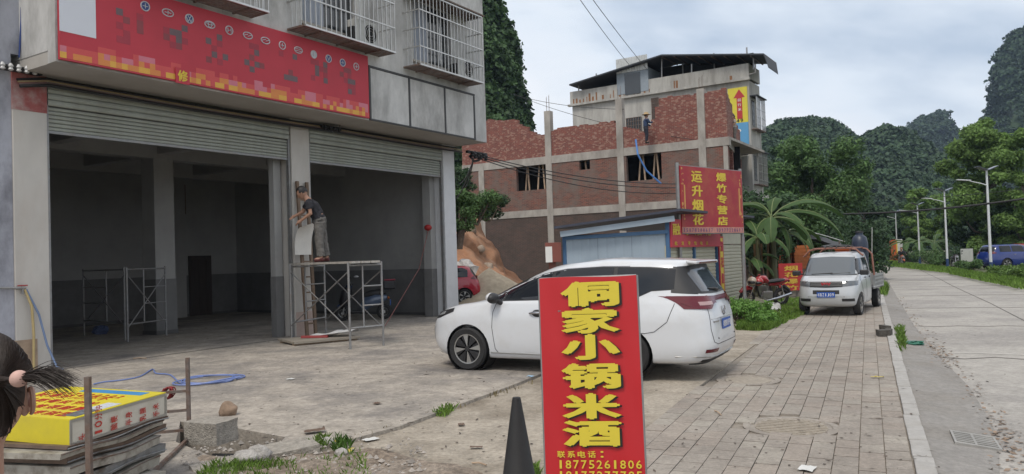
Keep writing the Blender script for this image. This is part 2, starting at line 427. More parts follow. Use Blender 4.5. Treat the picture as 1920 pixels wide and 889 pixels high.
# manholes in the pavement
for i, (a, b, r) in enumerate(MHS):
    o = thing('manhole_cover', ['round concrete manhole cover full of sand in the near pavement', 'worn round manhole cover close behind the white minivan'][i], 'manhole', SW.w(a, b, -.012), SW.rz, 'manholes in the pavement')
    MB().lathe([(r + .07, -.05), (r + .07, .006), (r, .008), (r - .01, -.004), (r - .04, -.006)], 28).build('rim', PAVER[0], o, smooth=30)
    MB().lathe([(.001, .0), (r - .05, .0), (r - .05, -.05)], 28).build('lid', mat('sandy_lid', (.31, .272, .225), .95, var=.25, scale=14, bump=.6, bscale=40), o)
    st = MB()
    for k in range(-4, 5):
        w = math.sqrt(max(0, (r - .06) ** 2 - (k * .075) ** 2))
        if w > .05: st.box(k * .075 - .012, k * .075 + .012, -w, w, .0, .008)
    if i == 0: tag(st.build('ribs', mat('sandy_lid'  , (0, 0, 0)), o), kind='stuff')
# dirt patch with rubble at the bottom left
dp = []
n1, n2 = 26, 14
for i in range(n1):
    row = []
    for k in range(n2):
        x = 330 + (930 - 330) * i / (n1 - 1); y0 = np.interp(x, [330, 480, 560, 700, 780, 930], [842, 868, 846, 836, 858, 884])
        p = G(x, y0 + (960 - y0) * k / (n2 - 1)); e = min(i, n1 - 1 - i, k * 2.0) / 3.0
        p.z = -.02 + min(1, e) * (.065 + .05 * noise.noise(p * 2.3) + .03 * noise.noise(p * 7))
        row.append(p)
    dp.append(row)
tag(MB().grid(dp).build('dirt_patch', m_dirt, smooth=True), kind='structure')

# ================================================================ the shop building on the left
m_wall = mat('stained_render', (.53, .525, .515), .9, var=.2, scale=2.2, stain=(.24, .235, .225), samt=.85, sscale=.9, bump=.3, bscale=16, stretch=(1, 1, .45))
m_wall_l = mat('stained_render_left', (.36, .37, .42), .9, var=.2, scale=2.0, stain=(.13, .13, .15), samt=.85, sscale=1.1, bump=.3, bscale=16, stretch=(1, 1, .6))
m_pillar = mat('pillar_render', (.50, .48, .45), .85, var=.08, scale=2.5, stain=(.40, .34, .29), samt=.5, sscale=.9, stretch=(1, 1, .4))
m_int = mat('interior_white', (.36, .36, .355), .9, var=.06, scale=1.5, stain=(.22, .22, .22), samt=.4, sscale=.5)
m_dado = mat('interior_grey_dado', (.17, .17, .17), .8, var=.1, scale=2, stain=(.09, .09, .09), samt=.5, sscale=1.2)
m_base = mat('skirting_dark', (.09, .09, .09), .7, var=.1)
m_soffit = mat('soffit_render', (.42, .395, .365), .9, var=.08, scale=1.2, stain=(.33, .3, .27), samt=.5, sscale=.5)
m_black = mat('black_rubber', (.015, .015, .016), .6, var=.1)
m_dark = mat('void_shade', (.012, .012, .013), .9, var=0)  # near-black colour that paints the shade inside openings and hollows
m_steel = mat('galvanised_steel', (.27, .275, .28), .5, .5, var=.15, scale=9, stain=(.28, .22, .17), samt=.35, sscale=5)
m_rust = mat('rusty_steel', (.16, .13, .115), .75, .25, var=.3, scale=14, stain=(.16, .07, .035), samt=.7, sscale=8)
m_stain = mat('stainless_bar', (.55, .55, .54), .35, .8, var=.1, scale=12, stain=(.3, .27, .24), samt=.4, sscale=6)
m_slat = mat('shutter_slat', (.34, .36, .325), .55, .15, var=.1, scale=5, stain=(.26, .26, .22), samt=.5, sscale=1.5)
m_glass = mat('window_glass', (.03, .035, .04), .06, 0, var=0, spec=.8)
m_curtain = mat('curtain_cloth', (.36, .39, .45), .9, var=.15, scale=6, stretch=(8, 1, .2))

shop = thing('shop_building', 'grey concrete shop building with two open bays and an overhanging upper floor', 'building', SH.w(0, 0), SH.rz)
ZS, ZT, OV = 5.33, 11.6, -1.2                # soffit height, top, how far the upper floor stands out
S0, S1 = -.4, 12.42
# ground-floor walls: the left end wall and the pillars
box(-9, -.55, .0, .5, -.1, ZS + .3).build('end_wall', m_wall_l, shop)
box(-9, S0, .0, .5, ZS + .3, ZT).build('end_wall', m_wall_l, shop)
p1 = box(-.547, .03, -.03, .55, -.1, ZS - .0).build('pillar', m_pillar, shop, bevel=.012)
box(-.55, .033, -.034, .3, 4.65, ZS - .01).build('red_poster_remains', mat('faded_red_paper', (.30, .09, .085), .85, var=.25, scale=3, stain=(.42, .38, .36), samt=.95, sscale=1.3), p1)
box(-.56, -.2, -.036, .2, -.1, .62).build('dirt_splash', mat('splash_brown', (.33, .25, .185), .9, var=.25, scale=5), p1)
box(5.7, 6.28, -.03, .55, -.1, ZS).build('pillar', m_pillar, shop, bevel=.012)
box(5.72, 6.27, -.034, .1, .0, .62).build('dirt_splash', mat('splash_pink', (.46, .36, .32), .9, var=.12, scale=4), shop)
box(11.72, 12.3, -.03, .55, -.1, ZS).build('pillar', mat('pillar_white', (.62, .63, .65), .8, var=.06, scale=3), shop, bevel=.012)
# inner pillar faces seen past the steel tracks
box(5.44, 5.66, .33, .5, -.1, ZS - .6).build('inner_pier', m_int, shop)
box(5.43, 5.67, .32, .51, .0, 1.5).build('dado', m_dado, shop)
box(11.46, 11.69, .33, .62, -.1, ZS - .6).build('inner_pier', m_int, shop)
box(11.45, 11.7, .32, .63, .0, 1.5).build('dado', m_dado, shop)
# interior: side walls, back wall, ceiling and beams
IN = 10.2
box(-.75, -.5, .55, IN + .2, -.1, ZS).build('side_wall', m_int, shop)
box(12.0, 12.3, .55, IN + .2, -.1, ZS).build('side_wall', m_int, shop)
box(11.97, 12.0, .81, IN, .12, 1.5).build('dado', m_dado, shop)
box(11.95, 12.0, .82, IN, .0, .12).build('skirting', m_base, shop)
box(-.5, 12.0, IN, IN + .2, -.1, ZS).build('back_wall', m_int, shop)
box(-.5, 12.0, IN - .025, IN, .12, 1.5).build('dado', m_dado, shop)
box(-.5, 12.0, IN - .04, IN - .025, .0, .12).build('skirting', m_base, shop)
box(-.75, 12.3, .3, IN + .2, ZS + .01, ZS + .25).build('ceiling', m_int, shop)
for a, b, c, d in ((-.5, 12, 4.4, 4.8), (-.5, 12, .62, .95), (-.5, 12, 8.0, 8.3)):
    box(a, b, c, d, ZS - .62, ZS + .005).build('ceiling_beam', m_int, shop)
for s in (5.2, 2.4, 8.8):
    box(s - .15, s + .15, .95, 4.4, ZS - .5, ZS + .003).build('ceiling_beam', m_int, shop); box(s - .15, s + .15, 4.8, 8.0, ZS - .5, ZS + .003).build('ceiling_beam', m_int, shop)
ic = box(4.92, 5.5, 4.38, 4.95, -.1, ZS - .6).build('column', m_int, shop, bevel=.01)
box(4.905, 5.515, 4.365, 4.965, .14, 1.5).build('dado', m_dado, shop)
box(4.89, 5.53, 4.35, 4.98, .0, .14).build('skirting', m_base, shop)
box(9.15, 9.6, IN - .35, IN, -.1, ZS - .02).build('column', m_int, shop)
dr = SH.on_y(352, 480, IN); dr2 = SH.on_y(396, 594, IN)
d = box(dr.x, dr2.x, IN - .08, IN - .02, .0, dr.z).build('door', mat('brown_door', (.05, .04, .035), .6, var=.2, scale=4, stretch=(4, 4, .4)), shop)
for k in range(3): box(dr.x + .08 + k * (dr2.x - dr.x) / 3, dr.x + .02 + (k + 1) * (dr2.x - dr.x) / 3 - .05, IN - .1, IN - .08, .15, dr.z - .15).build('panel', mat('brown_door', (0, 0, 0)), d)
wv = SH.on_y(329, 346, IN); wv2 = SH.on_y(345, 402, IN)
w = box(wv.x, wv2.x, IN - .06, IN - .01, wv2.z, wv.z).build('window', m_dark, shop)
for k in range(4): box(wv.x + (wv2.x - wv.x) * k / 3 - .02, wv.x + (wv2.x - wv.x) * k / 3 + .02, IN - .09, IN - .06, wv2.z, wv.z).build('window_bar', m_rust, w)
# lintel over the shutters, soffit, upper floor
box(-.5, 5.7, .12, .5, 5.02, ZS).build('lintel', m_int, shop); box(6.28, 11.72, .12, .5, 5.02, ZS).build('lintel', m_int, shop)
box(S0 + .01, S1 - .01, OV + .02, .3, ZS - .004, ZS + .22).build('soffit', m_soffit, shop)
uw = MB()                                   # upper wall with window openings behind the cages
cages = [(.9, 3.63, 7.06, 9.5, .57), (4.64, 7.61, 7.03, 9.5, .57), (8.6, 11.5, 6.93, 8.88, .57)]
wins = [(a + .45, b - .75, z0 + .3, z0 + 2.0) for a, b, z0, z1, dd in cages]
xs = [S0] + [x for a, b, _, _ in wins for x in (a, b)] + [S1]
for i in range(0, len(xs), 2): uw.box(xs[i], xs[i + 1], OV, OV + .25, ZS, ZT)
for a, b, z0, z1 in wins: uw.box(a, b, OV, OV + .25, ZS, z0); uw.box(a, b, OV, OV + .25, z1, ZT)
o = uw.build('upper_wall', m_wall, shop); o['kind'] = 'stuff'; del o['kind']
box(S0, S0 + .25, OV + .252, .3, ZS + .22, ZT).build('upper_side_wall', m_wall, shop)
box(S1 - .25, S1, OV + .252, 9, ZS, ZT).build('upper_side_wall', m_wall, shop)
box(S0 + .25, S1 - .25, 1.6, 1.7, ZS + .22, ZT).build('room_back_wall', m_int, shop)
box(S0, S1, OV - .0, 1.7, ZT, ZT + .1).build('roof_slab', m_wall, shop)
for i, (a, b, z0, z1) in enumerate(wins):
    w = thing_part = box(a, b, OV + .16, OV + .18, z0, z1).build('window', m_glass, shop)
    fr = m_stain
    for x in (a, (a * .6 + b * .4), (a * .25 + b * .75), b - .05): box(x, x + .05, OV + .12, OV + .16, z0, z1).build('frame', fr, w)
    box(a, b, OV + .121, OV + .159, z0, z0 + .05).build('frame', fr, w)
    cu = MB(); n = 30
    cu.grid([[(a + (b - a) * .42 * k / n, OV + .1 + .015 * math.sin(k * 1.9), z) for z in (z0 + .06, z1)] for k in range(n + 1)])
    cu.build('curtain', m_curtain, w, smooth=True)
    box(a - .08, b + .08, OV - .06, OV + .1, z0 - .07, z0).build('sill', m_soffit, w)
# framed render panels on the right of the fascia
fp = [(7.25, 8.72), (8.8, 10.28), (10.35, 11.72)]
for a, b in fp: box(a, b, OV - .03, OV, 5.38, 6.66).build('fascia_panel', m_wall, shop)
for a, b, c, d in ((7.2, 11.8, 5.335, 5.375), (7.2, 11.8, 6.67, 6.72)): box(a, b, OV - .045, OV, c, d).build('fascia_frame', mat('dark_frame', (.05, .05, .052), .6), shop)
for x in (7.22, 8.76, 10.315, 11.76): box(x - .03, x + .03, OV - .046, OV, 5.377, 6.668).build('fascia_frame', MATS['dark_frame'], shop)
# roller shutters, half-length boxes rolled up: slats one by one, and the steel tracks
slat_cache = {}
def shutter(s0, s1, label):
    t = thing('roller_shutter', label, 'shutter', SH.w(s0, .04), SH.rz, 'roller shutters of the shop bays')
    L = s1 - s0
    def slat(z, h, y):
        key = (L, h)
        if key not in slat_cache:
            prof = [(0, 0), (-.018, h * .18), (-.024, h * .5), (-.018, h * .82), (0, h - .006), (.01, h - .006), (.01, 0)]
            slat_cache[key] = MB().prism([(0, y_, z_) for y_, z_ in prof], (L, 0, 0)).mesh('slat', m_slat)
        link('slat', slat_cache[key], t, 0, (0, y, z))
    for k in range(4): slat(4.81 + k * .115, .115, -.035)
    box(0, L, .0, .06, 4.9, 5.3).build('cover_board', m_slat, t)
    z = 4.36
    for k in range(6): slat(z + k * .074, .074, .03)
    box(0, L, .0, .045, z - .05, z).build('bottom_rail', m_steel, t)
    for x in (-.03, L - .02): box(x, x + .05, -.03, .06, 0.04, 4.9).build('track', m_steel, t)
shutter(.06, 5.66, 'half raised grey green roller shutter over the left bay')
shutter(6.31, 11.68, 'half raised grey green roller shutter over the right bay behind the worker')

# ---------------------------------------------------------------- window cages with air conditioners
bar_v = {}
def cage(s0, s1, z0, z1, dd, label):
    t = thing('window_cage', label, 'window cage', SH.w(s0, OV, z0), SH.rz, 'steel window cages on the upper wall')
    L, H = s1 - s0, z1 - z0
    def vbar(x, y):
        if H not in bar_v: bar_v[H] = MB().box(-.009, .009, -.009, .009, 0, H).mesh('bar', m_stain)
        link('bar', bar_v[H], t, 0, (x, y, 0))
    n = round(L / .155)
    for k in range(n + 1): vbar(L * k / n, -dd)
    for k in range(1, 4): vbar(0, -dd * k / 4); vbar(L, -dd * k / 4)
    nz = 4
    for k in range(nz + 1):
        z = H * k / nz; r = .02 if k in (0, nz) else .014
        box(-.01, L + .01, -dd - r - .002, -dd + r, z - r, z + r).build('rail', m_stain, t)
        for x in (0, L): box(x - r - .003, x + r, -dd + r, -.005, z - r, z + r).build('rail', m_rust if k == 0 else m_stain, t)
    for k in range(6): box(.02, L - .02, -dd * (k + .5) / 6 - .03, -dd * (k + .5) / 6 + .03, -.022, -.004).build('floor_slat', m_rust, t)
    for k in range(3): box(L * (k + .5) / 3 - .02, L * (k + .5) / 3 + .02, -dd + .02, -.01, -.05, -.024).build('floor_bearer', m_rust, t)
    return t
cl = ['leftmost steel window cage cut by the top edge above the red sign', 'middle steel window cage above the right end of the red sign', 'rightmost steel window cage at the corner of the shop building']
for c, l in zip(cages, cl): cage(*c, l)
box(8.55, 11.6, OV - .62, OV, 8.91, 8.95).build('cage_roof_sheet', m_rust, shop)
def aircon(s, z, label):
    t = thing('air_conditioner', label, 'air conditioner', SH.w(s, OV - .3, z), SH.rz, 'air conditioner units in the window cages')
    box(-.39, .39, -.15, .15, .03, .6).build('casing', mat('aircon_white', (.5, .5, .48), .5, var=.08), t, bevel=.02)
    MB().lathe([(.001, -.158), (.2, -.158), (.22, -.15)], 24, (.1, 0, .31), 'y').build('fan_opening', m_dark, t)
    g = MB()
    for r in (.07, .13, .19): g.tube([(.1 + r * math.cos(a), -.168, .31 + r * math.sin(a)) for a in np.arange(0, 6.28, .45)], .005, 4, closed=True)
    g.build('fan_grille', m_stain, t)
    for x in (-.3, .3): box(x - .03, x + .03, -.14, .14, 0, .03).build('foot', m_rust, t)
    box(-.45, -.39, -.1, .1, .1, .4).build('pipe_cover', m_black, t)
aircon(6.75, 7.04, 'white air conditioner in the middle window cage'); aircon(10.85, 6.94, 'white air conditioner in the rightmost window cage')

# ---------------------------------------------------------------- the red fascia sign (its lettering is unreadable in the photograph)
sgn = thing('fascia_sign', 'long red shop fascia sign with a row of round badges and blurred lettering', 'sign', SH.w(S0 + .03, OV - .02, 5.36), SH.rz)
SL, SHh = 7.5, 1.56
m_red = mat('sign_red', (.46, .035, .055), .6, var=.06, scale=1.5)
box(0, SL, -.06, 0, 0, SHh).build('board', m_red, sgn)
box(.0, .62, -.065, -.06, .48, SHh).build('white_panel', mat('sign_white', (.62, .64, .7), .6, var=.03), sgn)
pc = [mat('print_%d' % i, c, .6, var=.05) for i, c in enumerate([(.62, .22, .06), (.66, .36, .06), (.55, .17, .22), (.56, .075, .075), (.24, .05, .06), (.14, .09, .10), (.33, .035, .055), (.2, .16, .2)])]
rs = random.Random(4)
cells = [MB() for _ in pc]; q = .108
for i in range(int(SL / q)):
    x = i * q
    for r in range(3):
        c = rs.choice((0, 1, 1, 3, 0)) if r == 0 else (rs.choice((0, 3, 3, 2, 2)) if r == 1 else rs.choice((2, 2, 3, 3, 3)))
        if r == 2 and rs.random() < .45: continue
        w = q if rs.random() < .6 else q * 2
        cells[c].box(x, min(x + w, SL - .01), -.0625 - .0004 * r - .0002 * (i % 4), -.06, .03 + r * .105, .03 + (r + 1) * .105)
for k in range(7):                          # seven big characters, censored to dark blocks
    cx = 1.25 + k * .92
    for a in range(4):
        for b in range(5):
            if rs.random() < .5: cells[rs.choice((4, 5, 5, 6, 6))].box(cx - .26 + a * .13, cx - .13 + a * .13, -.0615 - .0004 * ((a + b) % 3), -.06, .5 + b * .125, .625 + b * .125)
for mb, m in zip(cells, pc):
    if mb.v: tag(mb.build('print_blocks', m, sgn), kind='stuff')
m_bw = mat('badge_silver', (.5, .5, .53), .45, .2, var=.05); m_bb = mat('badge_blue', (.03, .06, .22), .4, var=.05)
# row of car badges, each its own piece
for k in range(13):
    cx, cz, r = 1.55 + k * .46, SHh - .27 - .006 * k, .085
    bd = MB()
    rx = r * (1.35 if k in (1, 3, 5, 6, 8) else 1.0); rz_ = r * (.8 if k in (1, 3, 5, 6, 8) else 1.0)
    ring = [(cx + rx * math.cos(a), -.066, cz + rz_ * math.sin(a)) for a in np.arange(0, 6.283, .393)]
    base = None
    if k in (0, 2, 9, 10, 11):
        base = MB().prism([(p[0], -.0605, p[2]) for p in ring], (0, -.004, 0)).build('badge', m_bb if k != 9 else m_bw, sgn)
    bd.tube(ring, .012, 5, closed=True)
    B = lambda p, q_: bd.bar((cx + p[0] * rx, -.068, cz + p[1] * rz_), (cx + q_[0] * rx, -.068, cz + q_[1] * rz_), .012, .018, (0, 1, 0))
    if k == 2:
        B((-.45, .8), (0, .05)); B((.45, .8), (0, .05)); B((-.8, .3), (-.35, -.75)); B((.8, .3), (.35, -.75)); B((-.35, -.75), (0, .0)); B((.35, -.75), (0, .0))
    elif k == 3:
        bd.tube([(cx + rx * .35 * math.cos(a), -.068, cz + rz_ * .85 * math.sin(a)) for a in np.arange(0, 6.283, .524)], .01, 5, closed=True); bd.tube([(cx + rx * .7 * math.cos(a), -.069, cz + rz_ * (.35 + .4 * math.sin(a))) for a in np.arange(0, 6.283, .524)], .01, 5, closed=True)
    elif k == 10: B((-.5, .6), (0, -.6)); B((.5, .6), (0, -.6))
    elif k in (4,): B((-.45, .5), (-.45, -.5)); B((.45, .5), (.45, -.5)); B((-.45, -.1), (.45, .1))
    elif k in (5, 6): B((-.9, -.2), (0, .4)); B((.9, .4), (0, -.2))
    elif k == 8: B((-.7, .3), (.7, .3)); B((-.7, -.3), (.7, -.3))
    else: B((-.6, 0), (.6, 0)); B((0, -.5), (0, .6))
    bd.build('badge_mark', m_bw, base or sgn)
# the small red card with one character under the sign
p = SH.on_y(342, 142, OV - .1)
cd = thing('repair_card', 'small square red card with one yellow character under the fascia sign', 'sign', SH.w(p.x, OV - .1, p.z - .16), SH.rz)
box(-.15, .15, -.012, .0, 0, .3).build('board', m_red, cd)
letters('修', mat('print_yellow', (.66, .50, .05), .6, var=.05), cd, (0, -.015, .15), (1, 0, 0), (0, 0, 1), .22, .22, (0, 0, 0), bold=.02, depth=.002)

# ---------------------------------------------------------------- cables, insulators and pipes on the shop
def cable(name, pts, r, m, label, cat='cable', group=None, sag=0.0, n=6, seg=10):
    P = [Vector(p) for p in pts]; Q = []
    if len(P) == 2 and sag:
        for k in range(seg + 1):
            t = k / seg; q_ = P[0].lerp(P[1], t); q_.z -= sag * 4 * t * (1 - t); Q.append(q_)
    else: Q = P
    return tag(MB().tube(Q, r, n).build(name, m, smooth=True), label, cat, group)
m_cab_blue = mat('cable_blue', (.02, .05, .20), .6, var=.1); m_cab_ochre = mat('cable_ochre', (.30, .22, .12), .7, var=.15); m_cab_green = mat('cable_green', (.03, .16, .16), .6, var=.1); m_cab_brown = mat('cable_brown', (.20, .13, .12), .7, var=.1)
for px_, m, l in ((36, m_cab_blue, 'dark blue cable running down the stained wall above the left pillar'), (41, m_cab_ochre, 'ochre cable running down the stained wall above the left pillar'), (47, m_cab_green, 'teal cable running down the stained wall above the left pillar'), (54, m_cab_brown, 'brown cable running down the stained wall above the left pillar')):
    a = SH.on_y(px_, 108 - (px_ - 36) * .3, -.05); b = SH.on_y(px_ + 4, -30, -.05)
    cable('wall_cable', [SH.w(b.x, -.05, b.z), SH.w((a.x + b.x) / 2 + .01, -.06, (a.z + b.z) / 2), SH.w(a.x, -.05, a.z)], .014, m, l, group='cables down the stained wall')
ins = thing('cable_bracket', 'black cable bracket with white insulators beside the top of the left pillar', 'bracket', SH.w(-.72, -.06, 5.33), SH.rz)
box(-.1, .62, -.1, .0, -.03, .06).build('arm', m_black, ins)
for k in range(5):
    MB().lathe([(.02, -.07), (.045, -.05), (.03, -.02), (.045, .01), (.03, .04), (.02, .06)], 10, (-.05 + k * .13, -.14, .02), 'z').build('insulator', mat('porcelain', (.5, .5, .5), .35, var=.05), ins, smooth=True)
MB().cyl((.45, -.1, .02), (.95, -.3, .25), .02).build('stay_rod', m_steel, ins)
wm = [m_black, m_cab_ochre, m_cab_brown, m_black]
for k in range(4):
    zz = 5.27 - .045 * k; yy = -.10 - .035 * k
    pts = [SH.w(s, yy, zz - .03 * math.sin(max(0, s) / 6.9 * math.pi) - (.1 if s < -.3 else 0)) for s in np.linspace(-.5, 6.9, 16)]
    cable('shop_front_cable', pts, (.024, .016, .014, .03)[k], wm[k], ['uppermost thin black cable along the shop front over the shutters', 'ochre cable along the shop front over the shutters', 'brown cable along the shop front over the shutters', 'thick black cable along the shop front over the left shutter'][k], group='cables along the shop front')
    pts = [SH.w(s, yy, zz - .02 * math.sin((s - 6.9) / 5.6 * math.pi)) for s in np.linspace(6.95, 12.5, 12)]
    cable('shop_front_cable', pts, (.02, .013, .013, .022)[k], wm[k], ['upper thin black cable over the right shutter', 'ochre cable over the right shutter', 'brown cable over the right shutter', 'thick black cable over the right shutter'][k], group='cables along the shop front')
b2 = thing('cable_bracket', 'black cable bracket under the soffit near the middle pillar', 'bracket', SH.w(6.9, -.1, 5.22), SH.rz)
box(-.35, .3, -.14, .02, -.04, .03).build('arm', m_black, b2)
MB().cyl((.25, -.1, .02), (.3, -.2, .32), .012).build('hanger', m_rust, b2)
for k in range(4): MB().lathe([(.02, -.05), (.035, -.03), (.02, 0), (.035, .03), (.02, .05)], 8, (-.28 + k * .16, -.16, -.03), 'z').build('insulator', m_black, b2)
b3 = thing('cable_bracket', 'black bracket with bundled cables at the right corner of the shop soffit', 'bracket', SH.w(12.5, -.3, 5.05), SH.rz)
box(-.3, .75, -.35, -.25, .0, .08).build('arm', m_black, b3)
for k in range(6): MB().lathe([(.03, -.09), (.07, -.05), (.045, 0), (.07, .05), (.03, .09)], 8, (-.1 + k * .15, -.36, -.02 - .05 * (k % 2)), 'z').build('insulator', m_black, b3, smooth=True)
MB().tube([(.1 + .22 * math.cos(a), -.3 + .05 * math.sin(3 * a), -.12 + .1 * math.sin(a)) for a in np.arange(0, 6.28, .4)], .035, 6, closed=True).build('coil', m_black, b3, smooth=True)
# water pipe with tap and hoses on the left pillar
tp = thing('wall_tap', 'grey water pipe with tap fixed to the stained left wall', 'tap', SH.w(-.75, -.08, 1.52), SH.rz)
MB().cyl((-.5, 0, .05), (.35, 0, 0), .022).build('pipe', m_steel, tp, smooth=True)
MB().cyl((.3, 0, .03), (.3, 0, -.1), .02).build('spout', m_steel, tp); box(.22, .38, -.012, .012, .04, .06).build('handle', mat('tap_red', (.3, .03, .03), .5), tp)
cable('yellow_hose', [SH.w(-.42, -.09, 1.5), SH.w(-.33, -.13, 1.2), SH.w(-.3, -.12, .7), SH.w(-.3, -.1, .1)], .022, mat('hose_yellow', (.42, .33, .16), .5), 'short dirty yellow hose hanging from the wall tap', 'hose')
cable('blue_pipe', [SH.w(-.4, -.09, 1.5), SH.w(-.22, -.14, 1.05), SH.w(-.12, -.2, .5), SH.w(.0, -.28, .1), SH.w(.05, -.4, .06)], .018, mat('hose_slate', (.14, .2, .34), .5), 'slate blue hose hanging down the face of the left pillar', 'hose')
# ================================================================ the brick building under construction
m_brick = mat('red_brick', (.26, .085, .06), .9, var=.2, scale=3)
def brick_material(name, c1, c2, mortar, stain=None, samt=.5, pale=.0):
    m = bpy.data.materials.new(name); m.use_nodes = True; MATS[name] = m
    t = m.node_tree; N = t.nodes; Lk = t.links; b = N['Principled BSDF']; b.inputs['Roughness'].default_value = .92
    tc_ = N.new('ShaderNodeTexCoord'); sp = N.new('ShaderNodeSeparateXYZ'); Lk.new(tc_.outputs['Object'], sp.inputs[0])
    ad_ = N.new('ShaderNodeMath'); ad_.operation = 'ADD'; Lk.new(sp.outputs[0], ad_.inputs[0]); Lk.new(sp.outputs[1], ad_.inputs[1])
    cm = N.new('ShaderNodeCombineXYZ'); Lk.new(ad_.outputs[0], cm.inputs[0]); Lk.new(sp.outputs[2], cm.inputs[1])
    br = N.new('ShaderNodeTexBrick'); Lk.new(cm.outputs[0], br.inputs['Vector'])
    br.inputs['Scale'].default_value = 1.0; br.inputs['Brick Width'].default_value = .25; br.inputs['Row Height'].default_value = .075; br.inputs['Mortar Size'].default_value = .009
    br.inputs['Color1'].default_value = (*c1, 1); br.inputs['Color2'].default_value = (*c2, 1); br.inputs['Mortar'].default_value = (*mortar, 1)
    src = br.outputs[0]
    n = N.new('ShaderNodeTexNoise'); n.inputs['Scale'].default_value = .9; n.inputs['Detail'].default_value = 7; n.inputs['Roughness'].default_value = .7; Lk.new(tc_.outputs['Object'], n.inputs['Vector'])
    if stain:
        r = N.new('ShaderNodeMapRange'); r.inputs[1].default_value = .42; r.inputs[2].default_value = .66; r.inputs[4].default_value = samt; Lk.new(n.outputs[0], r.inputs[0])
        mi = N.new('ShaderNodeMix'); mi.data_type = 'RGBA'; Lk.new(r.outputs[0], mi.inputs['Factor']); Lk.new(src, mi.inputs['A']); mi.inputs['B'].default_value = (*stain, 1); src = mi.outputs['Result']
    if pale:                                # single pale, broken bricks among the red ones
        vo = N.new('ShaderNodeTexVoronoi'); vo.inputs['Scale'].default_value = 1.0
        mp = N.new('ShaderNodeMapping'); mp.inputs['Scale'].default_value = (7.0, 13, 1); Lk.new(cm.outputs[0], mp.inputs[0]); Lk.new(mp.outputs[0], vo.inputs['Vector'])
        r = N.new('ShaderNodeMapRange'); r.inputs[1].default_value = 1 - pale; r.inputs[2].default_value = 1 - pale * .7; r.inputs[4].default_value = .85
        sc_ = N.new('ShaderNodeSeparateColor'); Lk.new(vo.outputs['Color'], sc_.inputs[0]); Lk.new(sc_.outputs[0], r.inputs[0])
        mi = N.new('ShaderNodeMix'); mi.data_type = 'RGBA'; Lk.new(r.outputs[0], mi.inputs['Factor']); Lk.new(src, mi.inputs['A']); mi.inputs['B'].default_value = (.31, .19, .15, 1); src = mi.outputs['Result']
    Lk.new(src, b.inputs['Base Color'])
    bp = N.new('ShaderNodeBump'); bp.inputs['Strength'].default_value = .6; bp.inputs['Distance'].default_value = .02; Lk.new(br.outputs['Fac'], bp.inputs['Height']); bp.invert = True; Lk.new(bp.outputs[0], b.inputs['Normal'])
    return m
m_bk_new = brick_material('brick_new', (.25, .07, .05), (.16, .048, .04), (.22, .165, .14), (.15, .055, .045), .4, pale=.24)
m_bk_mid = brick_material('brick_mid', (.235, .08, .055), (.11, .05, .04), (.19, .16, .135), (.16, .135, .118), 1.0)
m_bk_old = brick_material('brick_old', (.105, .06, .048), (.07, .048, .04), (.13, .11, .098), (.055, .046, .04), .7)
m_conc = mat('cast_concrete', (.36, .335, .305), .92, var=.2, scale=1.6, stain=(.2, .18, .16), samt=.7, sscale=.9, bump=.4, bscale=8, stretch=(1, 1, .5))
m_conc_old = mat('cast_concrete_old', (.40, .39, .365), .92, var=.16, scale=1.4, stain=(.18, .17, .155), samt=.7, sscale=.6, bump=.3, bscale=8, stretch=(1.6, 1, .35))
m_wood = mat('prop_timber', (.42, .31, .22), .85, var=.25, scale=5)

BRf = Frame(11.62, 41.0, R(148.2))          # right front corner; x runs left along the front, y is away from us? (checked below)
# local axes: x to the left-back along the front; y = outward-left turned 90 deg -> points towards the camera side
bl = thing('brick_building', 'unfinished red brick building with concrete frame and open windows', 'building', BRf.o, BRf.rz)
BL = 17.3                                   # length of the front
H1, H2 = 4.6, 7.8                           # top of the two floor beams
def bx(x0, x1, y0, y1, z0, z1, name, m, par=None, bevel=0): return box(x0, x1, y0, y1, z0, z1).build(name, m, par or bl, bevel=bevel)
# y=0 is the front face, negative y goes into the building (see sign of ey)
IY = -1 if BRf.ey.y < 0 else 1
IY = 1 if BRf.ey.y > 0 else -1
def by(v): return v * IY                    # metres into the building
cols = [0.0] + [BRf.on_y(x_, 300, 0).x for x_ in (1318, 1164, 1029, 902)]
for i, x in enumerate(cols):
    top = (H2 + 2.6, H2 + 2.75, H2 + 2.85, H2 + 2.75, H2 - .1)[i]
    if i == 0: continue
    bx(x - .2, x + .2, by(-.06), by(.34), -.1, top, 'column', m_conc)
    if i in (1, 2, 3):
        for k in range(4): bx(x - .13 + .085 * k, x - .118 + .085 * k, by(.05 + .1 * (k % 2)), by(.062 + .1 * (k % 2)), top, top + (1.0 if i == 3 else .75) - .05 * k, 'rebar', m_rust)
for z, h in ((H1, .42), (H2, .46)):
    bx(-.1, BL, by(-.04), by(.3), z - h, z, 'floor_beam', m_conc)
    bx(-.1, BL, by(.3), by(7.5), z - .14, z - .003, 'floor_slab', m_conc)
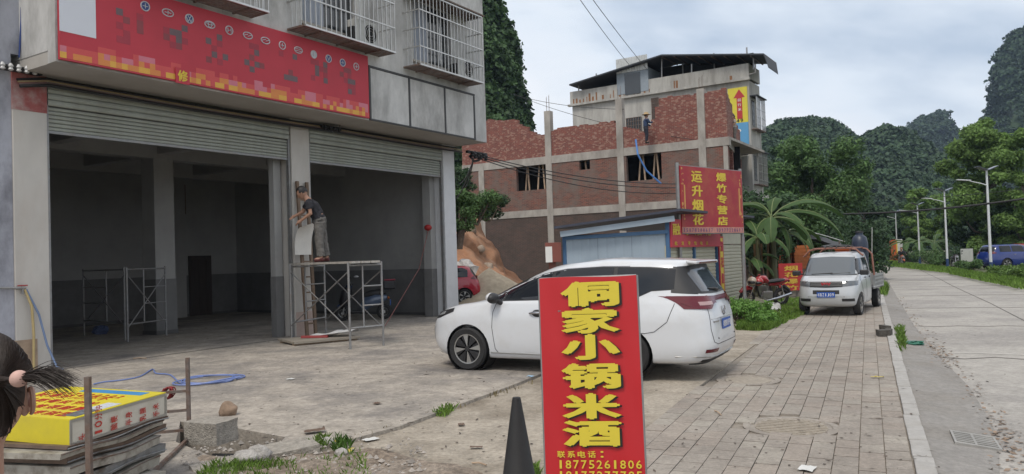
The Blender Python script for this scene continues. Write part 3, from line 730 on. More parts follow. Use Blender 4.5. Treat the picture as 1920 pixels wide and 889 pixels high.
# walls: ground floor, first floor with openings, parapet stage of new brick
def wall(x0, x1, z0, z1, opens, m, name):
    mb = MB(); xs = sorted({x0, x1, *[v for o in opens for v in o[:2]]})
    for a, b in zip(xs[:-1], xs[1:]):
        op = [o for o in opens if o[0] <= a + 1e-6 and o[1] >= b - 1e-6]
        if not op: mb.box(a, b, by(0), by(.24), z0, z1)
        else:
            mb.box(a, b, by(0), by(.24), z0, op[0][2]); mb.box(a, b, by(0), by(.24), op[0][3], z1)
    return mb.build(name, m, bl)
def bpx(x, y, off=0): p = BRf.on_y(x, y, by(off)); return p.x, p.z
w1 = (bpx(1025, 300)[0], bpx(967, 300)[0], bpx(990, 357)[1], bpx(990, 302)[1])
w2 = (bpx(1106, 305)[0], bpx(1086, 305)[0], bpx(1095, 318)[1], bpx(1095, 291)[1])
w3 = (bpx(1240, 300)[0], bpx(1174, 300)[0], bpx(1205, 338)[1], bpx(1205, 279)[1])
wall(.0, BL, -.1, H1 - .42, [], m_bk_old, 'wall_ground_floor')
wall(.0, BL, H1, H2 - .46, [w1, w2, w3], m_bk_mid, 'wall_first_floor')
bx(.3, BL - .3, by(3.4), by(3.5), H1, H2, 'inner_wall_shade', m_dark)  # unlit depth behind the window openings, put into the wall's black colour
for w, lean in ((w1, (.15, .45, .7, .9)), (w2, (.5,)), (w3, (.12, .35, .55, .8))):
    for k, fx in enumerate(lean):
        x = w[0] + (w[1] - w[0]) * fx
        MB().bar((x, by(.35 + .1 * k), w[2] - .6), (x + (-.25 if k % 2 else .2), by(.4 + .1 * k), w[3] + .3), .08).build('timber_prop', m_wood, bl)
# new brick above the upper beam: ragged tops built course by course
def ragged(x0, x1, prof, name):
    mb = MB(); x = x0
    while x < x1 - .05:
        b = min(x + .25, x1); h = prof((x + b) / 2)
        h = round(h / .075) * .075 + random.choice((0, 0, .075))
        mb.box(x, b, by(.02), by(.25), H2, H2 + h); x = b
    o = mb.build(name, m_bk_new, bl); o['kind'] = 'stuff'; return o
def topz(x, y): p = bpx(x, y); return p[0], p[1] - H2
prof_pts = sorted([topz(*p) for p in ((912, 226), (966, 227), (985, 240), (1003, 252), (1022, 253), (1040, 243), (1080, 238), (1155, 229), (1168, 240), (1190, 240), (1205, 252))])
px_ = [p[0] for p in prof_pts]; ph = [p[1] for p in prof_pts]
cut = bpx(1206, 250)[0]
ragged(cut, BL, lambda x: float(np.interp(x, px_, ph)), 'parapet_wall_low')
t2 = sorted([topz(*p) for p in ((1206, 252), (1222, 230), (1228, 215), (1235, 184), (1300, 177), (1372, 166))])
ragged(.0, cut, lambda x: float(np.interp(x, [p[0] for p in t2], [p[1] for p in t2])), 'parapet_wall_high')
# right flank running back along the road
fl_dir = Vector((math.sin(R(22)), math.cos(R(22)), 0)); fl_dir = Vector((fl_dir.dot(BRf.ex), fl_dir.dot(BRf.ey), 0)); FLn = Vector((-fl_dir.y, fl_dir.x, 0))
def flank(t0, t1, z0, z1, name, m, off=0.0, th=.24):
    a = fl_dir * t0 + FLn * off; b = fl_dir * t1 + FLn * off; n = FLn * th
    if n.x < 0: n = -n
    return MB().prism([(a.x, a.y, z0), (b.x, b.y, z0), (b.x, b.y, z1), (a.x, a.y, z1)], n).build(name, m, bl)
FLL = 7.2
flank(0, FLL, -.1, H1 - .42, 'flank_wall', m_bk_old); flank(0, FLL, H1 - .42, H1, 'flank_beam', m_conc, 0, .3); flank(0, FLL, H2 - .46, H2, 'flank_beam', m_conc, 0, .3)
for t in (0, 2.3, 4.8, 7.0): flank(t, t + .3, H1, H2 - .46, 'flank_column', m_bk_new if t else m_conc)
flank(.31, 2.29, H1, H1 + .9, 'flank_wall', m_bk_mid); flank(2.6, 4.79, H1, H1 + .9, 'flank_wall', m_bk_mid); flank(5.11, 6.99, H1, H1 + .9, 'flank_wall', m_bk_mid)
for k in range(12):
    h = 2.45 - k * .13 + random.choice((0, .15, .3)); flank(.26 + k * .575, .26 + (k + 1) * .575, H2, H2 + h, 'flank_parapet', m_bk_new)
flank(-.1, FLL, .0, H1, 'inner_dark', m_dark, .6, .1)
# loose brick stack behind the gap on the roof
o = bx(3.9, 5.1, by(1.0), by(2.2), H2 - .0, H2 + .78, 'brick_stack', m_bk_new)

# ================================================================ the concrete block with the metal roof behind it
CB = Frame(15.2, 48.4, R(147))
cbk = thing('concrete_building', 'pale concrete building with dark metal roof behind the brick building', 'building', CB.o, CB.rz)
CY = 1 if CB.ey.y > 0 else -1
def cy_(v): return v * CY
CL, PH = 12.6, 12.2
def cpx(x, y, off=0): p = CB.on_y(x, y, cy_(off)); return p.x, p.z
PT = cpx(1420, 148)[1]                      # underside of the parapet
wl = (cpx(1203, 222)[0], cpx(1175, 222)[0], cpx(1188, 250)[1], cpx(1188, 221)[1])
wr = (cpx(1236, 205)[0], cpx(1223, 205)[0], cpx(1230, 224)[1], cpx(1230, 184)[1])
def cb(x0, x1, y0, y1, z0, z1, name, m, par=None, bevel=0): return box(x0, x1, y0, y1, z0, z1).build(name, m, par or cbk, bevel=bevel)
cb(0, CL, cy_(0), cy_(2.4), -.1, PT, 'wall', m_conc_old)
cb(-.12, CL + .25, cy_(-.25), cy_(.0), PT, PT + .14, 'cornice', m_conc_old)
cb(-.05, CL + .1, cy_(-.12), cy_(.1), PT + .14, PT + 1.05, 'parapet', m_conc_old)
cb(-.05, .15, cy_(.1), cy_(2.4), PT + .14, PT + 1.05, 'parapet', m_conc_old)
rs2 = random.Random(5)
m_rs = mat('rust_streak', (.23, .115, .06), .95, var=.4, scale=12)
for x in list(np.arange(6.9, 12.4, .26)) + [1.0, 4.6, 4.8, 6.6]:
    if rs2.random() < .75: h = rs2.uniform(.2, .55); cb(x, x + rs2.uniform(.05, .16), cy_(-.124), cy_(-.12), PT + .15, PT + .2 + h, 'rust_streak', m_rs)
for w, nm in ((wl, 0), (wr, 1)):
    f = cb(w[0], w[1], cy_(-.03), cy_(.0), w[2], w[3], 'window', m_glass)
    for k in range(7): xx = w[0] + (w[1] - w[0]) * k / 6; cb(xx - .02, xx + .02, cy_(-.1), cy_(-.06), w[2], w[3], 'window_bar', m_rust, f)
    for k in range(5): zz = w[2] + (w[3] - w[2]) * k / 4; cb(w[0], w[1], cy_(-.12), cy_(-.1), zz - .015, zz + .015, 'window_bar', m_rust, f)
# roof-top room with a big window and corrugated lintel
rm = cb(cpx(1217, 150)[0], cpx(1158, 150)[0], cy_(-.14), cy_(2), PT + .3, PT + 1.9, 'roof_room', mat('room_blue', (.25, .29, .33), .8, var=.1), None)
rw = cb(cpx(1202, 150)[0], cpx(1173, 150)[0], cy_(-.18), cy_(-.14), PT + .2, PT + 1.65, 'roof_room_window', m_glass)
cs = MB(); a0, a1 = cpx(1217, 150)[0], cpx(1158, 150)[0]
cs.grid([[(a0 + (a1 - a0) * k / 48, cy_(-.2 + .02 * (1 if k % 4 < 2 else -1)), z) for z in (PT + 1.75, PT + 2.75)] for k in range(49)])
cs.build('corrugated_panel', mat('galv_sheet', (.55, .56, .55), .5, .4, var=.12, scale=3), cbk)
# dark pitched metal roof on thin posts
m_roof = mat('dark_roof_sheet', (.045, .05, .06), .7, .2, var=.15, scale=2)
def rp(x, y, off): p = CB.on_y(x, y, cy_(off)); return Vector((p.x, cy_(off), p.z))
RF = [rp(1067, 158, -.7), rp(1240, 102, -.7), rp(1432, 100, -.7)]
BK = [Vector((p.x, cy_(2.3), p.z)) for p in RF]
rf = MB()
rf.add([RF[0], RF[1], BK[1], BK[0]] + [p - Vector((0, 0, .09)) for p in (RF[0], RF[1], BK[1], BK[0])], BOXF)
e1 = RF[2]; rf.add([RF[1], e1, BK[2], BK[1]] + [p - Vector((0, 0, .09)) for p in (RF[1], e1, BK[2], BK[1])], BOXF)
low = [Vector((RF[2].x - .25, cy_(-.75), e1.z - .85)), Vector((RF[2].x - .25, cy_(1.6), e1.z - .85))]
rf.add([e1, low[0], low[1], BK[2]] + [p - Vector((0, 0, .09)) for p in (e1, low[0], low[1], BK[2])], BOXF)
rf.build('roof', m_roof, cbk)
for k in range(9):
    x = RF[1].x + (RF[2].x - RF[1].x) * k / 8; zr = RF[1].z + (RF[2].z - RF[1].z) * k / 8 - .14; MB().bar((x, cy_(-.6), zr), (x, cy_(2.2), zr), .07).build('rafter', m_rust, cbk)
for x, y0, y1 in ((1085, 190, 160), (1241, 155, 110), (1297, 145, 120), (1413, 130, 105)):
    a = rp(x, y0, .0); b = rp(x, y1, .0); MB().bar(a, b, .07).build('roof_post', m_steel, cbk)
for k in range(6): x = .6 + k * 2.2; MB().bar((x, cy_(2.0), PT), (x, cy_(2.0), PT + 2.6), .08).build('roof_post', m_steel, cbk)
cb(.2, CL, cy_(2.05), cy_(2.15), PT, PT + 2.2, 'rear_screen', m_dark)
# yellow and blue hoarding on the right end of the front
hb = thing('wall_hoarding', 'yellow and blue painted hoarding with a red arrow on the pale concrete building', 'billboard', CB.w(0, cy_(-.06)), CB.rz)
hx0, hx1 = .12, cpx(1366, 200)[0]
zt, zm, zb = cpx(1395, 163)[1], cpx(1400, 229)[1], cpx(1410, 283)[1]
m_yel = mat('hoarding_yellow', (.60, .52, .05), .6, var=.08, scale=1); m_blu = mat('hoarding_blue', (.10, .30, .52), .6, var=.08, scale=1)
box(hx0, hx1, cy_(0), cy_(.055), zm, zt).build('yellow_panel', m_yel, hb); box(hx0, hx1, cy_(0.002), cy_(.055), zb, zm).build('blue_panel', m_blu, hb)
m_pr = mat('print_red', (.42, .03, .035), .6, var=.05); m_pb = mat('print_blue', (.03, .1, .32), .6); m_pk = mat('print_black', (.02, .02, .02), .6, var=0)
ax = hx0 + .5
fx = -1                                     # seen from the street, right is towards smaller x
box(ax - .17, ax + .17, cy_(-.012), cy_(-.001), zm + .25, zt - .65).build('arrow_shaft', m_pr, hb)
MB().prism([(ax - .36, cy_(-.012), zt - .65), (ax + .36, cy_(-.012), zt - .65), (ax, cy_(-.012), zt - .12)], (0, cy_(.011), 0)).build('arrow_head', m_pr, hb)
exs = Vector((-1, 0, 0)); mw_ = mat('print_white', (.7, .7, .68), .6, var=.03)
letters('前行米', mw_, hb, (ax, cy_(-.018), zt - .8), exs, (0, 0, 1), .22, .2, (0, 0, -.3), depth=.003, bold=.01)
letters('厂', m_pb, hb, (ax + 1.25, cy_(-.018), zt - .5), exs, (0, 0, 1), .6, .6, (0, 0, 0), depth=.003, bold=.02)
letters('窗帘', m_pr, hb, (ax + 1.1, cy_(-.018), zt - 1.25), exs, (0, 0, 1), .3, .32, (-.36, 0, 0), depth=.003, bold=.01)
letters('发', m_pb, hb, (ax + .75, cy_(-.018), zt - 1.72), exs, (0, 0, 1), .36, .36, (0, 0, 0), depth=.003, bold=.02)
letters('35849', m_pk, hb, (ax + .85, cy_(-.018), zm + .14), exs, (0, 0, 1), .17, .22, (-.24, 0, 0), depth=.003, bold=.01)
for k in range(4): MB().ball((hx1 - .3 - .1 * k, cy_(0), zb + .3 + .35 * k), .16, 10, 6, (1, .06, .7)).build('cloud_patch', mw_, hb)
# caged windows and eaves down the right side
for z in (PT - 3.1, PT - 6.6):
    for k in range(2):
        y0 = .2 + k * 1.1; nm = 'side_window_cage'
        c = cb(-.38, -.02, cy_(y0), cy_(y0 + .9), z, z + .06, 'side_window_cage', m_rust)
        cb(-.48, .0, cy_(y0 - .1), cy_(y0 + 1.0), z + 2.1, z + 2.16, 'awning', m_roof, c)
        for kk in range(6): cb(-.38, -.35, cy_(y0 + kk * .17), cy_(y0 + kk * .17 + .025), z + .06, z + 2.1, 'bar', m_stain, c)
        for kk in range(4): cb(-.39, -.36, cy_(y0), cy_(y0 + .9), z + .3 + kk * .5, z + .33 + kk * .5, 'bar', m_stain, c)
        cb(-.03, -.005, cy_(y0 + .2), cy_(y0 + .8), z + .3, z + 1.9, 'window', m_glass, c)
cb(-.4, 0, cy_(.1), cy_(2.2), PT - 8.2, PT - 8.0, 'balcony_slab', m_conc_old); cb(-.4, -.3, cy_(.1), cy_(2.2), PT - 8.0, PT - 7.2, 'balcony_rail', m_conc_old)
cb(.2, 5, cy_(-1.6), cy_(-.1), zb - .25, zb - .12, 'canopy', m_roof)
MB().tube([(-.1, cy_(-.2), PT + .3), (-.5, cy_(-.2), PT + .35), (-.5, cy_(-.2), PT + .9)], .05, 6).build('drain_pipe', m_steel, cbk)

# ================================================================ the shed with shutters
SHD = Frame(3.95, 19.6, R(58))              # corner post; x runs along the shuttered front (away), y to the left
shd = thing('metal_shed', 'low shed of pale blue sheet panels with three roller doors', 'shed', SHD.o, SHD.rz)
m_panel = mat('shed_panel', (.30, .37, .44), .6, .1, var=.08, scale=1.2, stain=(.22, .27, .33), samt=.5, sscale=.8, stretch=(1, 1, .3)); m_bluep = mat('shed_blue', (.06, .14, .27), .5, var=.1)
m_cream = mat('door_cream', (.44, .43, .34), .6, .1, var=.08, scale=3); m_shroof = mat('shed_roof', (.05, .055, .08), .6, .2, var=.15)
# end wall of sheet panels, nearly square to the view
ew = R(176); ed = Vector((math.cos(ew - SHD.rz), math.sin(ew - SHD.rz), 0)); ew_len = 2.62
def epx(x): return (x - 1249) / (1052 - 1249) * ew_len
for k in range(3):
    a = ed * (.06 + k * .86); b = ed * (.06 + (k + 1) * .86 - .004)
    q = MB(); n = 20; nrm = Vector((ed.y, -ed.x, 0))
    q.grid([[a.lerp(b, i / n) + nrm * (.008 if i % 5 < 1 else 0) + Vector((0, 0, z)) for z in (.0, 2.26)] for i in range(n + 1)])
    q.build('wall_panel', m_panel, shd)
nrm = Vector((-ed.y, ed.x, 0)); nrm = nrm if SHD.ex.dot(Vector((0, 1, 0))) * nrm.x + SHD.ey.dot(Vector((0, 1, 0))) * nrm.y > 0 else -nrm
MB().prism([ed * 0 + nrm * .05, ed * ew_len + nrm * .05, ed * ew_len + nrm * .1, ed * 0 + nrm * .1], (0, 0, 2.3)).build('backing', m_dark, shd)
MB().bar(Vector((0, 0, 2.30)) - nrm * .02, ed * ew_len + Vector((0, 0, 2.22)) - nrm * .02, .08, .09).build('top_rail', m_bluep, shd)
MB().bar((0, 0, 0), (0, 0, 2.55), .09).build('corner_post', m_bluep, shd); MB().bar(ed * ew_len, ed * ew_len + Vector((0, 0, 2.35)), .08).build('corner_post', m_bluep, shd)
MB().bar(ed * -.15 + Vector((0, 0, 2.62)) - nrm * .2, ed * (ew_len + .1) + Vector((0, 0, 2.32)) - nrm * .2, .1, .14).build('gutter', m_panel, shd)
SDL = 6.9
P0, P1 = ed * -.3 - nrm * .35, ed * (ew_len + .25) - nrm * .35
P2 = P1 + Vector((SDL, 0, 0)); P3 = P0 + Vector((SDL, 0, 0))
rz_ = [2.80, 2.46, 2.46, 2.80]
MB().add([p + Vector((0, 0, z)) for p, z in zip((P0, P1, P2, P3), rz_)] + [p + Vector((0, 0, z + .06)) for p, z in zip((P0, P1, P2, P3), rz_)], BOXF).build('roof', m_shroof, shd)
# shuttered front
def dx(px): return SHD.on_y(px, 470, 0).x
doors = [(dx(1252), dx(1301)), (dx(1304), dx(1343)), (dx(1356), dx(1392))]
for a, b in doors:
    dd_ = box(a, b, .05, .08, 0, 1.95).build('door', m_cream, shd)
    sl = MB().prism([(0, 0, 0), (0, -.02, .03), (0, -.02, .085), (0, 0, .1)], (b - a - .04, 0, 0)).mesh('slat', m_cream)
    for k in range(18): link('slat', sl, dd_, 0, (a + .02, .05, .04 + k * .105))
for x in (dx(1302.5), dx(1345)): box(x - .05, x + .05, -.02, .06, 0, 1.97).build('post', m_bluep, shd)
box(dx(1392) + .03, dx(1392) + .25, -.02, .4, 0, 2.2).build('end_pier', mat('pier_pinkish', (.3, .2, .2), .8), shd)
box(dx(1356), dx(1392), .0, .07, 1.97, 2.35).build('door_head', m_cream, shd)
# its red fascia and its narrow vertical banner
fs = thing('shed_fascia_sign', 'red fascia sign with yellow characters over the shed doors', 'sign', SHD.o, SHD.rz)
box(.02, dx(1346), -.09, -.03, 1.9, 2.62).build('board', m_red, fs)
m_py = MATS['print_yellow']
letters('融水烟花', m_py, fs, (dx(1263), -.1, 2.36), (1, 0, 0), (0, 0, 1), .55, .3, (.85, 0, 0), depth=.004, bold=.012)
letters('批发零售电话', m_py, fs, (.3, -.1, 2.0), (1, 0, 0), (0, 0, 1), .2, .1, (.5, 0, 0), depth=.003, bold=.008)
vb = thing('vertical_banner', 'narrow yellow and red vertical banner between the shed doors', 'banner', SHD.w(dx(1349), -.03), SHD.rz)
box(-.22, .22, -.03, 0, .1, 2.2).build('board', m_red, vb); box(-.14, .14, -.034, -.03, .15, 2.15).build('yellow_band', m_py, vb)
letters('烟花爆竹', m_red, vb, (0, -.04, 1.9), (1, 0, 0), (0, 0, 1), .22, .32, (0, 0, -.48), depth=.004, bold=.02)
# brick gate pier with a red letter box and a white notice beside the shed
mbx = thing('red_meter_box', 'red brown meter box with white notice on a post beside the blue shed', 'meter box', SHD.w(*(ed * (ew_len + .3)).xy), R(0))
box(-.12, .06, -.06, .06, 0, 1.75).build('post', mat('rust_brick', (.16, .06, .045), .8, var=.2), mbx); box(-.2, .2, -.16, .1, 1.62, 2.12).build('box', mat('box_redbrown', (.2, .06, .045), .6, var=.15), mbx, bevel=.01)
box(-.2, -.03, -.165, -.16, 1.62, 2.02).build('notice', mw_, mbx)
# ================================================================ vehicles
m_tyre = mat('tyre_rubber', (.02, .02, .021), .8, var=.15, scale=20); m_alloy = mat('alloy', (.42, .42, .41), .3, .8, var=.05); m_chrome = mat('chrome', (.5, .5, .52), .25, 1.0, var=0)
m_cglass = mat('car_glass', (.008, .010, .014), .03, 0, var=0, spec=.55); m_trim = mat('black_trim', (.02, .02, .022), .5, var=.1)
m_lred = mat('lamp_red', (.11, .006, .014), .15, 0, var=0, coat=.25); m_lclear = mat('lamp_clear', (.35, .36, .38), .12, .3, var=0, coat=.8)
m_plate = mat('plate_blue', (.02, .09, .38), .5, var=0); m_pw = mat('plate_white', (.75, .75, .75), .5, var=0)
def cr_interp(xs, ys, x):                   # smooth (monotone-ish) interpolation
    return float(np.interp(x, xs, ys))
class Body:
    """A car body as a stack of rounded plan outlines; each level = (z points [(x,z)..], front x, rear x, half width, squareness)."""
    def __init__(s, levels, sub=3, nf=1.0):
        s.nf = nf
        def z_at(l, x): return cr_interp([p[0] for p in l[0]], [p[1] for p in l[0]], x)
        s.raw = levels; s.fine = []
        k = len(levels)
        for i in range(k - 1):
            for j in range(sub):
                t = j / sub; a, b = levels[max(i - 1, 0)], levels[i]; c, d = levels[i + 1], levels[min(i + 2, k - 1)]
                def cat(p0, p1, p2, p3): return .5 * ((2 * p1) + (-p0 + p2) * t + (2 * p0 - 5 * p1 + 4 * p2 - p3) * t * t + (-p0 + 3 * p1 - 3 * p2 + p3) * t ** 3)
                xf, xr, w, n = (cat(a[q], b[q], c[q], d[q]) for q in (1, 2, 3, 4))
                s.fine.append((lambda x, a=a, b=b, c=c, d=d, cat=cat, t=t: (lambda p0, p1, p2, p3: .5 * ((2 * p1) + (-p0 + p2) * t + (2 * p0 - 5 * p1 + 4 * p2 - p3) * t * t + (-p0 + 3 * p1 - 3 * p2 + p3) * t ** 3))(z_at(a, x), z_at(b, x), z_at(c, x), z_at(d, x)), xf, xr, w, max(1.6, n)))
        l = levels[-1]; s.fine.append((lambda x: z_at(l, x), *l[1:]))
    def mesh(s, m, nphi=72, name='body'):
        mb = MB(); P = []
        for zf, xf, xr, w, n0 in s.fine:
            xc, a = (xf + xr) / 2, (xr - xf) / 2; row = []
            for j in range(nphi):
                ph = 2 * math.pi * j / nphi; c, d = math.cos(ph), math.sin(ph); n = n0 * s.nf if c > 0 else n0
                x = xc - a * math.copysign(abs(c) ** (2 / n), c); y = w * math.copysign(abs(d) ** (2 / n), d)
                row.append((x, y, zf(x)))
            row.append(row[0]); P.append(row)
        k = len(P)
        vs = [p for row in P for p in row[:-1]]; fs = []
        for i in range(k - 1):
            for j in range(nphi): fs.append((i * nphi + j, i * nphi + (j + 1) % nphi, (i + 1) * nphi + (j + 1) % nphi, (i + 1) * nphi + j))
        fs.append(tuple(range(nphi))[::-1]); fs.append(tuple((k - 1) * nphi + j for j in range(nphi)))
        return mb.add(vs, fs)
    def side_y(s, x, z):
        pz, py = [], []
        for zf, xf, xr, w, n in s.fine:
            xc, a = (xf + xr) / 2, (xr - xf) / 2; q = abs((x - xc) / a); n = n * s.nf if x < xc else n
            if q >= 1: continue
            pz.append(zf(x)); py.append(w * (1 - q ** n) ** (1 / n))
        return float(np.interp(z, pz, py)) if pz else 0.0
    def end_x(s, y, z, rear=True):
        pz, px = [], []
        for zf, xf, xr, w, n in s.fine:
            q = abs(y) / w
            if q >= 1: continue
            n = n if rear else n * s.nf; a = (xr - xf) / 2; x = (xf + xr) / 2 + (1 if rear else -1) * a * (1 - q ** n) ** (1 / n)
            pz.append(zf(x)); px.append(x)
        o = np.argsort(pz); return float(np.interp(z, np.array(pz)[o], np.array(px)[o]))
    def side_patch(s, xs, bot, top, off=.004, side=-1, nx=14, nz=6):
        P = []; nx *= 3; nz *= 2
        for i in range(nx + 1):
            x = xs[0] + (xs[1] - xs[0]) * i / nx
            zb, zt = np.interp(x, *zip(*bot)), np.interp(x, *zip(*top))
            P.append([(x, side * (s.side_y(x, zb + (zt - zb) * k / nz) + off), zb + (zt - zb) * k / nz) for k in range(nz + 1)])
        return MB().grid(P)
    def end_patch(s, ys, bot, top, off=.004, rear=True, ny=14, nz=6):
        P = []; ny *= 2; nz *= 2; sg = 1 if rear else -1
        for i in range(ny + 1):
            y = ys[0] + (ys[1] - ys[0]) * i / ny
            zb, zt = np.interp(y, *zip(*bot)), np.interp(y, *zip(*top))
            P.append([(s.end_x(y, zb + (zt - zb) * k / nz, rear) + sg * off, y, zb + (zt - zb) * k / nz) for k in range(nz + 1)])
        return MB().grid(P)
    def side_line(s, pts, r=.004, side=-1, n=8):
        Q = []
        for (x0, z0), (x1, z1) in zip(pts[:-1], pts[1:]):
            for k in range(n): x, z = x0 + (x1 - x0) * k / n, z0 + (z1 - z0) * k / n; Q.append((x, side * (s.side_y(x, z) + .0005), z))
        x, z = pts[-1]; Q.append((x, side * (s.side_y(x, z) + .0005), z))
        return MB().tube(Q, r, 4)
    def end_line(s, pts, r=.004, rear=True, n=6):
        Q = []
        for (y0, z0), (y1, z1) in zip(pts[:-1], pts[1:]):
            for k in range(n + 1): y, z = y0 + (y1 - y0) * k / n, z0 + (z1 - z0) * k / n; Q.append((s.end_x(y, z, rear), y, z))
        return MB().tube(Q, r, 4)
def cut_arches(me, arches, R_, depth, ymax):
    """wheel openings cut out of the closed body mesh"""
    ob = bpy.data.objects.new('body_cut', me); col.objects.link(ob); cs = []
    for x, zc, rr in arches:
        for sg in (-1, 1):
            c = MB().lathe([(rr, 0), (rr, depth + .3)], 28, (0, 0, 0), 'y')
            cm = bpy.data.meshes.new('arch'); cm.from_pydata([(v[0] + x, sg * (ymax + .3) - sg * v[1], v[2] + zc) for v in c.v], [], c.f)
            bm = bmesh.new(); bm.from_mesh(cm); bmesh.ops.recalc_face_normals(bm, faces=bm.faces); bm.to_mesh(cm); bm.free()
            co = bpy.data.objects.new('arch', cm); col.objects.link(co); cs.append(co)
            b = ob.modifiers.new('b', 'BOOLEAN'); b.operation = 'DIFFERENCE'; b.solver = 'EXACT'; b.object = co
    dg = bpy.context.evaluated_depsgraph_get(); dg.update()
    out = bpy.data.meshes.new_from_object(ob.evaluated_get(dg))
    for o in [ob] + cs: bpy.data.objects.remove(o)
    out.polygons.foreach_set('use_smooth', [True] * len(out.polygons)); out.set_sharp_from_angle(angle=R(32))
    return out
def wheel(parent, x, y, r, w, side, spokes=8, dark=True, rim_r=None):
    """tyre and rim as sub-parts of one wheel"""
    rr = rim_r or r * .70
    t = MB().lathe([(rr, -w * .45), (r * .92, -w * .5), (r, -w * .36), (r, w * .36), (r * .92, w * .5), (rr, w * .45), (rr * .96, w * .2), (rr * .96, -w * .2)], 32, (0, 0, 0), 'y', closed=True)
    wo = t.build('wheel', m_tyre, parent, smooth=40, loc=(x, y, r))
    fy = side * w * .40
    MB().lathe([(.001, fy * .55), (rr * .97, fy * .55)], 28, (0, 0, 0), 'y').build('rim_well', m_trim, wo)
    MB().lathe([(rr * .93, fy * .8), (rr * .93, fy * 1.08), (rr, fy * 1.1), (rr, fy * .8)], 28, (0, 0, 0), 'y', closed=True).build('rim', m_alloy, wo, smooth=40)
    for k in range(spokes):
        a = 2 * math.pi * k / spokes; b = a + .32; c = a - .08
        P = [(.12 * rr * math.cos(a), fy * 1.05, .12 * rr * math.sin(a)), (rr * .95 * math.cos(c), fy * 1.0, rr * .95 * math.sin(c)), (rr * .95 * math.cos(b), fy * 1.0, rr * .95 * math.sin(b))]
        MB().prism(P, (0, -side * .03, 0)).build('spoke', m_alloy if (k % 2 == 0 or not dark) else m_trim, wo)
        if dark:
            P = [P[0], P[2], (rr * .95 * math.cos(b + .22), fy * .95, rr * .95 * math.sin(b + .22))]
            MB().prism([(p[0], p[1] - side * .004, p[2]) for p in P], (0, -side * .03, 0)).build('spoke', m_trim, wo)
    MB().lathe([(.001, fy * 1.12), (.16 * rr, fy * 1.1), (.18 * rr, fy)], 14, (0, 0, 0), 'y').build('hub_cap', m_trim, wo, smooth=True)
    return wo
def plate(parent, o, ex, text, w=.44, h=.14):
    ex = Vector(ex); ez = Vector((0, 0, 1)); n = ex.cross(ez); o = Vector(o)
    p = MB().prism([o + ex * sx * w / 2 + ez * sz * h / 2 for sx, sz in ((-1, -1), (1, -1), (1, 1), (-1, 1))], n * .008).build('number_plate', m_plate, parent)
    letters(text, m_pw, p, o + n * .011 - ex * (w * .40), ex, ez, w * .10, h * .62, ex * (w * .8 / (len(text) - 1)), bold=.01, depth=.001)
    return p

# ---------------------------------------------------------------- white minivan
hd = R(-29)
mpv = thing('minivan', 'white minivan parked across the yard behind the red banner sign', 'minivan', (0, 0, .0), hd)
ex_, ey_ = Vector((math.cos(hd), math.sin(hd), 0)), Vector((-math.sin(hd), math.cos(hd), 0))
fwp = G(882, 693, .035); org = fwp - ex_ * .93 + ey_ * .83; mpv.location = (org.x, org.y, .036); mpv.scale = (1, 1, .968)
m_wp = mat('white_paint', (.62, .64, .67), .3, 0, var=.03, scale=.8, coat=.8, stain=(.5, .48, .45), samt=.3, sscale=2.5)
ML = 4.78
lv = [([(0, .19), (ML, .22)], .30, 4.60, .80, 7), ([(0, .23), (ML, .26)], .16, 4.68, .87, 7), ([(0, .40), (ML, .42)], .04, 4.77, .91, 6.5), ([(0, .62), (ML, .62)], .0, 4.77, .925, 6),
      ([(0, .80), (1.2, .86), (ML, .88)], .05, 4.74, .925, 6), ([(0, .90), (.6, .97), (1.3, 1.0), (ML, 1.06)], .16, 4.70, .90, 5.6), ([(0, .96), (.7, 1.05), (1.3, 1.09), (ML, 1.13)], .40, 4.67, .875, 5.6),
      ([(0, 1.0), (1.2, 1.14), (ML, 1.22)], 1.02, 4.63, .84, 5.6), ([(0, 1.2), (1.5, 1.30), (ML, 1.38)], 1.42, 4.53, .79, 5.6), ([(0, 1.4), (1.9, 1.47), (ML, 1.53)], 1.80, 4.44, .735, 5.6),
      ([(0, 1.5), (2.2, 1.60), (3.2, 1.65), (ML, 1.63)], 2.12, 4.41, .665, 5.4), ([(0, 1.6), (2.4, 1.665), (3.2, 1.715), (ML, 1.675)], 2.36, 4.36, .58, 5), ([(0, 1.6), (2.6, 1.69), (3.2, 1.745), (ML, 1.69)], 2.62, 4.1, .36, 3.4), ([(0, 1.7), (3.2, 1.752), (ML, 1.70)], 2.9, 3.8, .12, 2.2)]
B = Body(lv, 3, .66)
me = cut_arches(B.mesh(None).mesh('body', m_wp), [(.93, .345, .40), (3.56, .345, .40)], .4, .28, .93)
me.materials.clear(); me.materials.append(m_wp); link('body', me, mpv)
box(.25, 4.55, -.62, .62, .24, .9).build('underbody', m_trim, mpv)
for x in (.93, 3.56):
    for sg in (-1, 1):
        MB().tube([(x, sg * .60, .345), (x, sg * .885, .345)], .397, 28, caps=False).build('arch_liner', m_trim, mpv)
for x, y, sg in ((.93, -.815, -1), (.93, .815, 1), (3.56, -.815, -1), (3.56, .815, 1)): wheel(mpv, x, y, .345, .215, sg, 8)
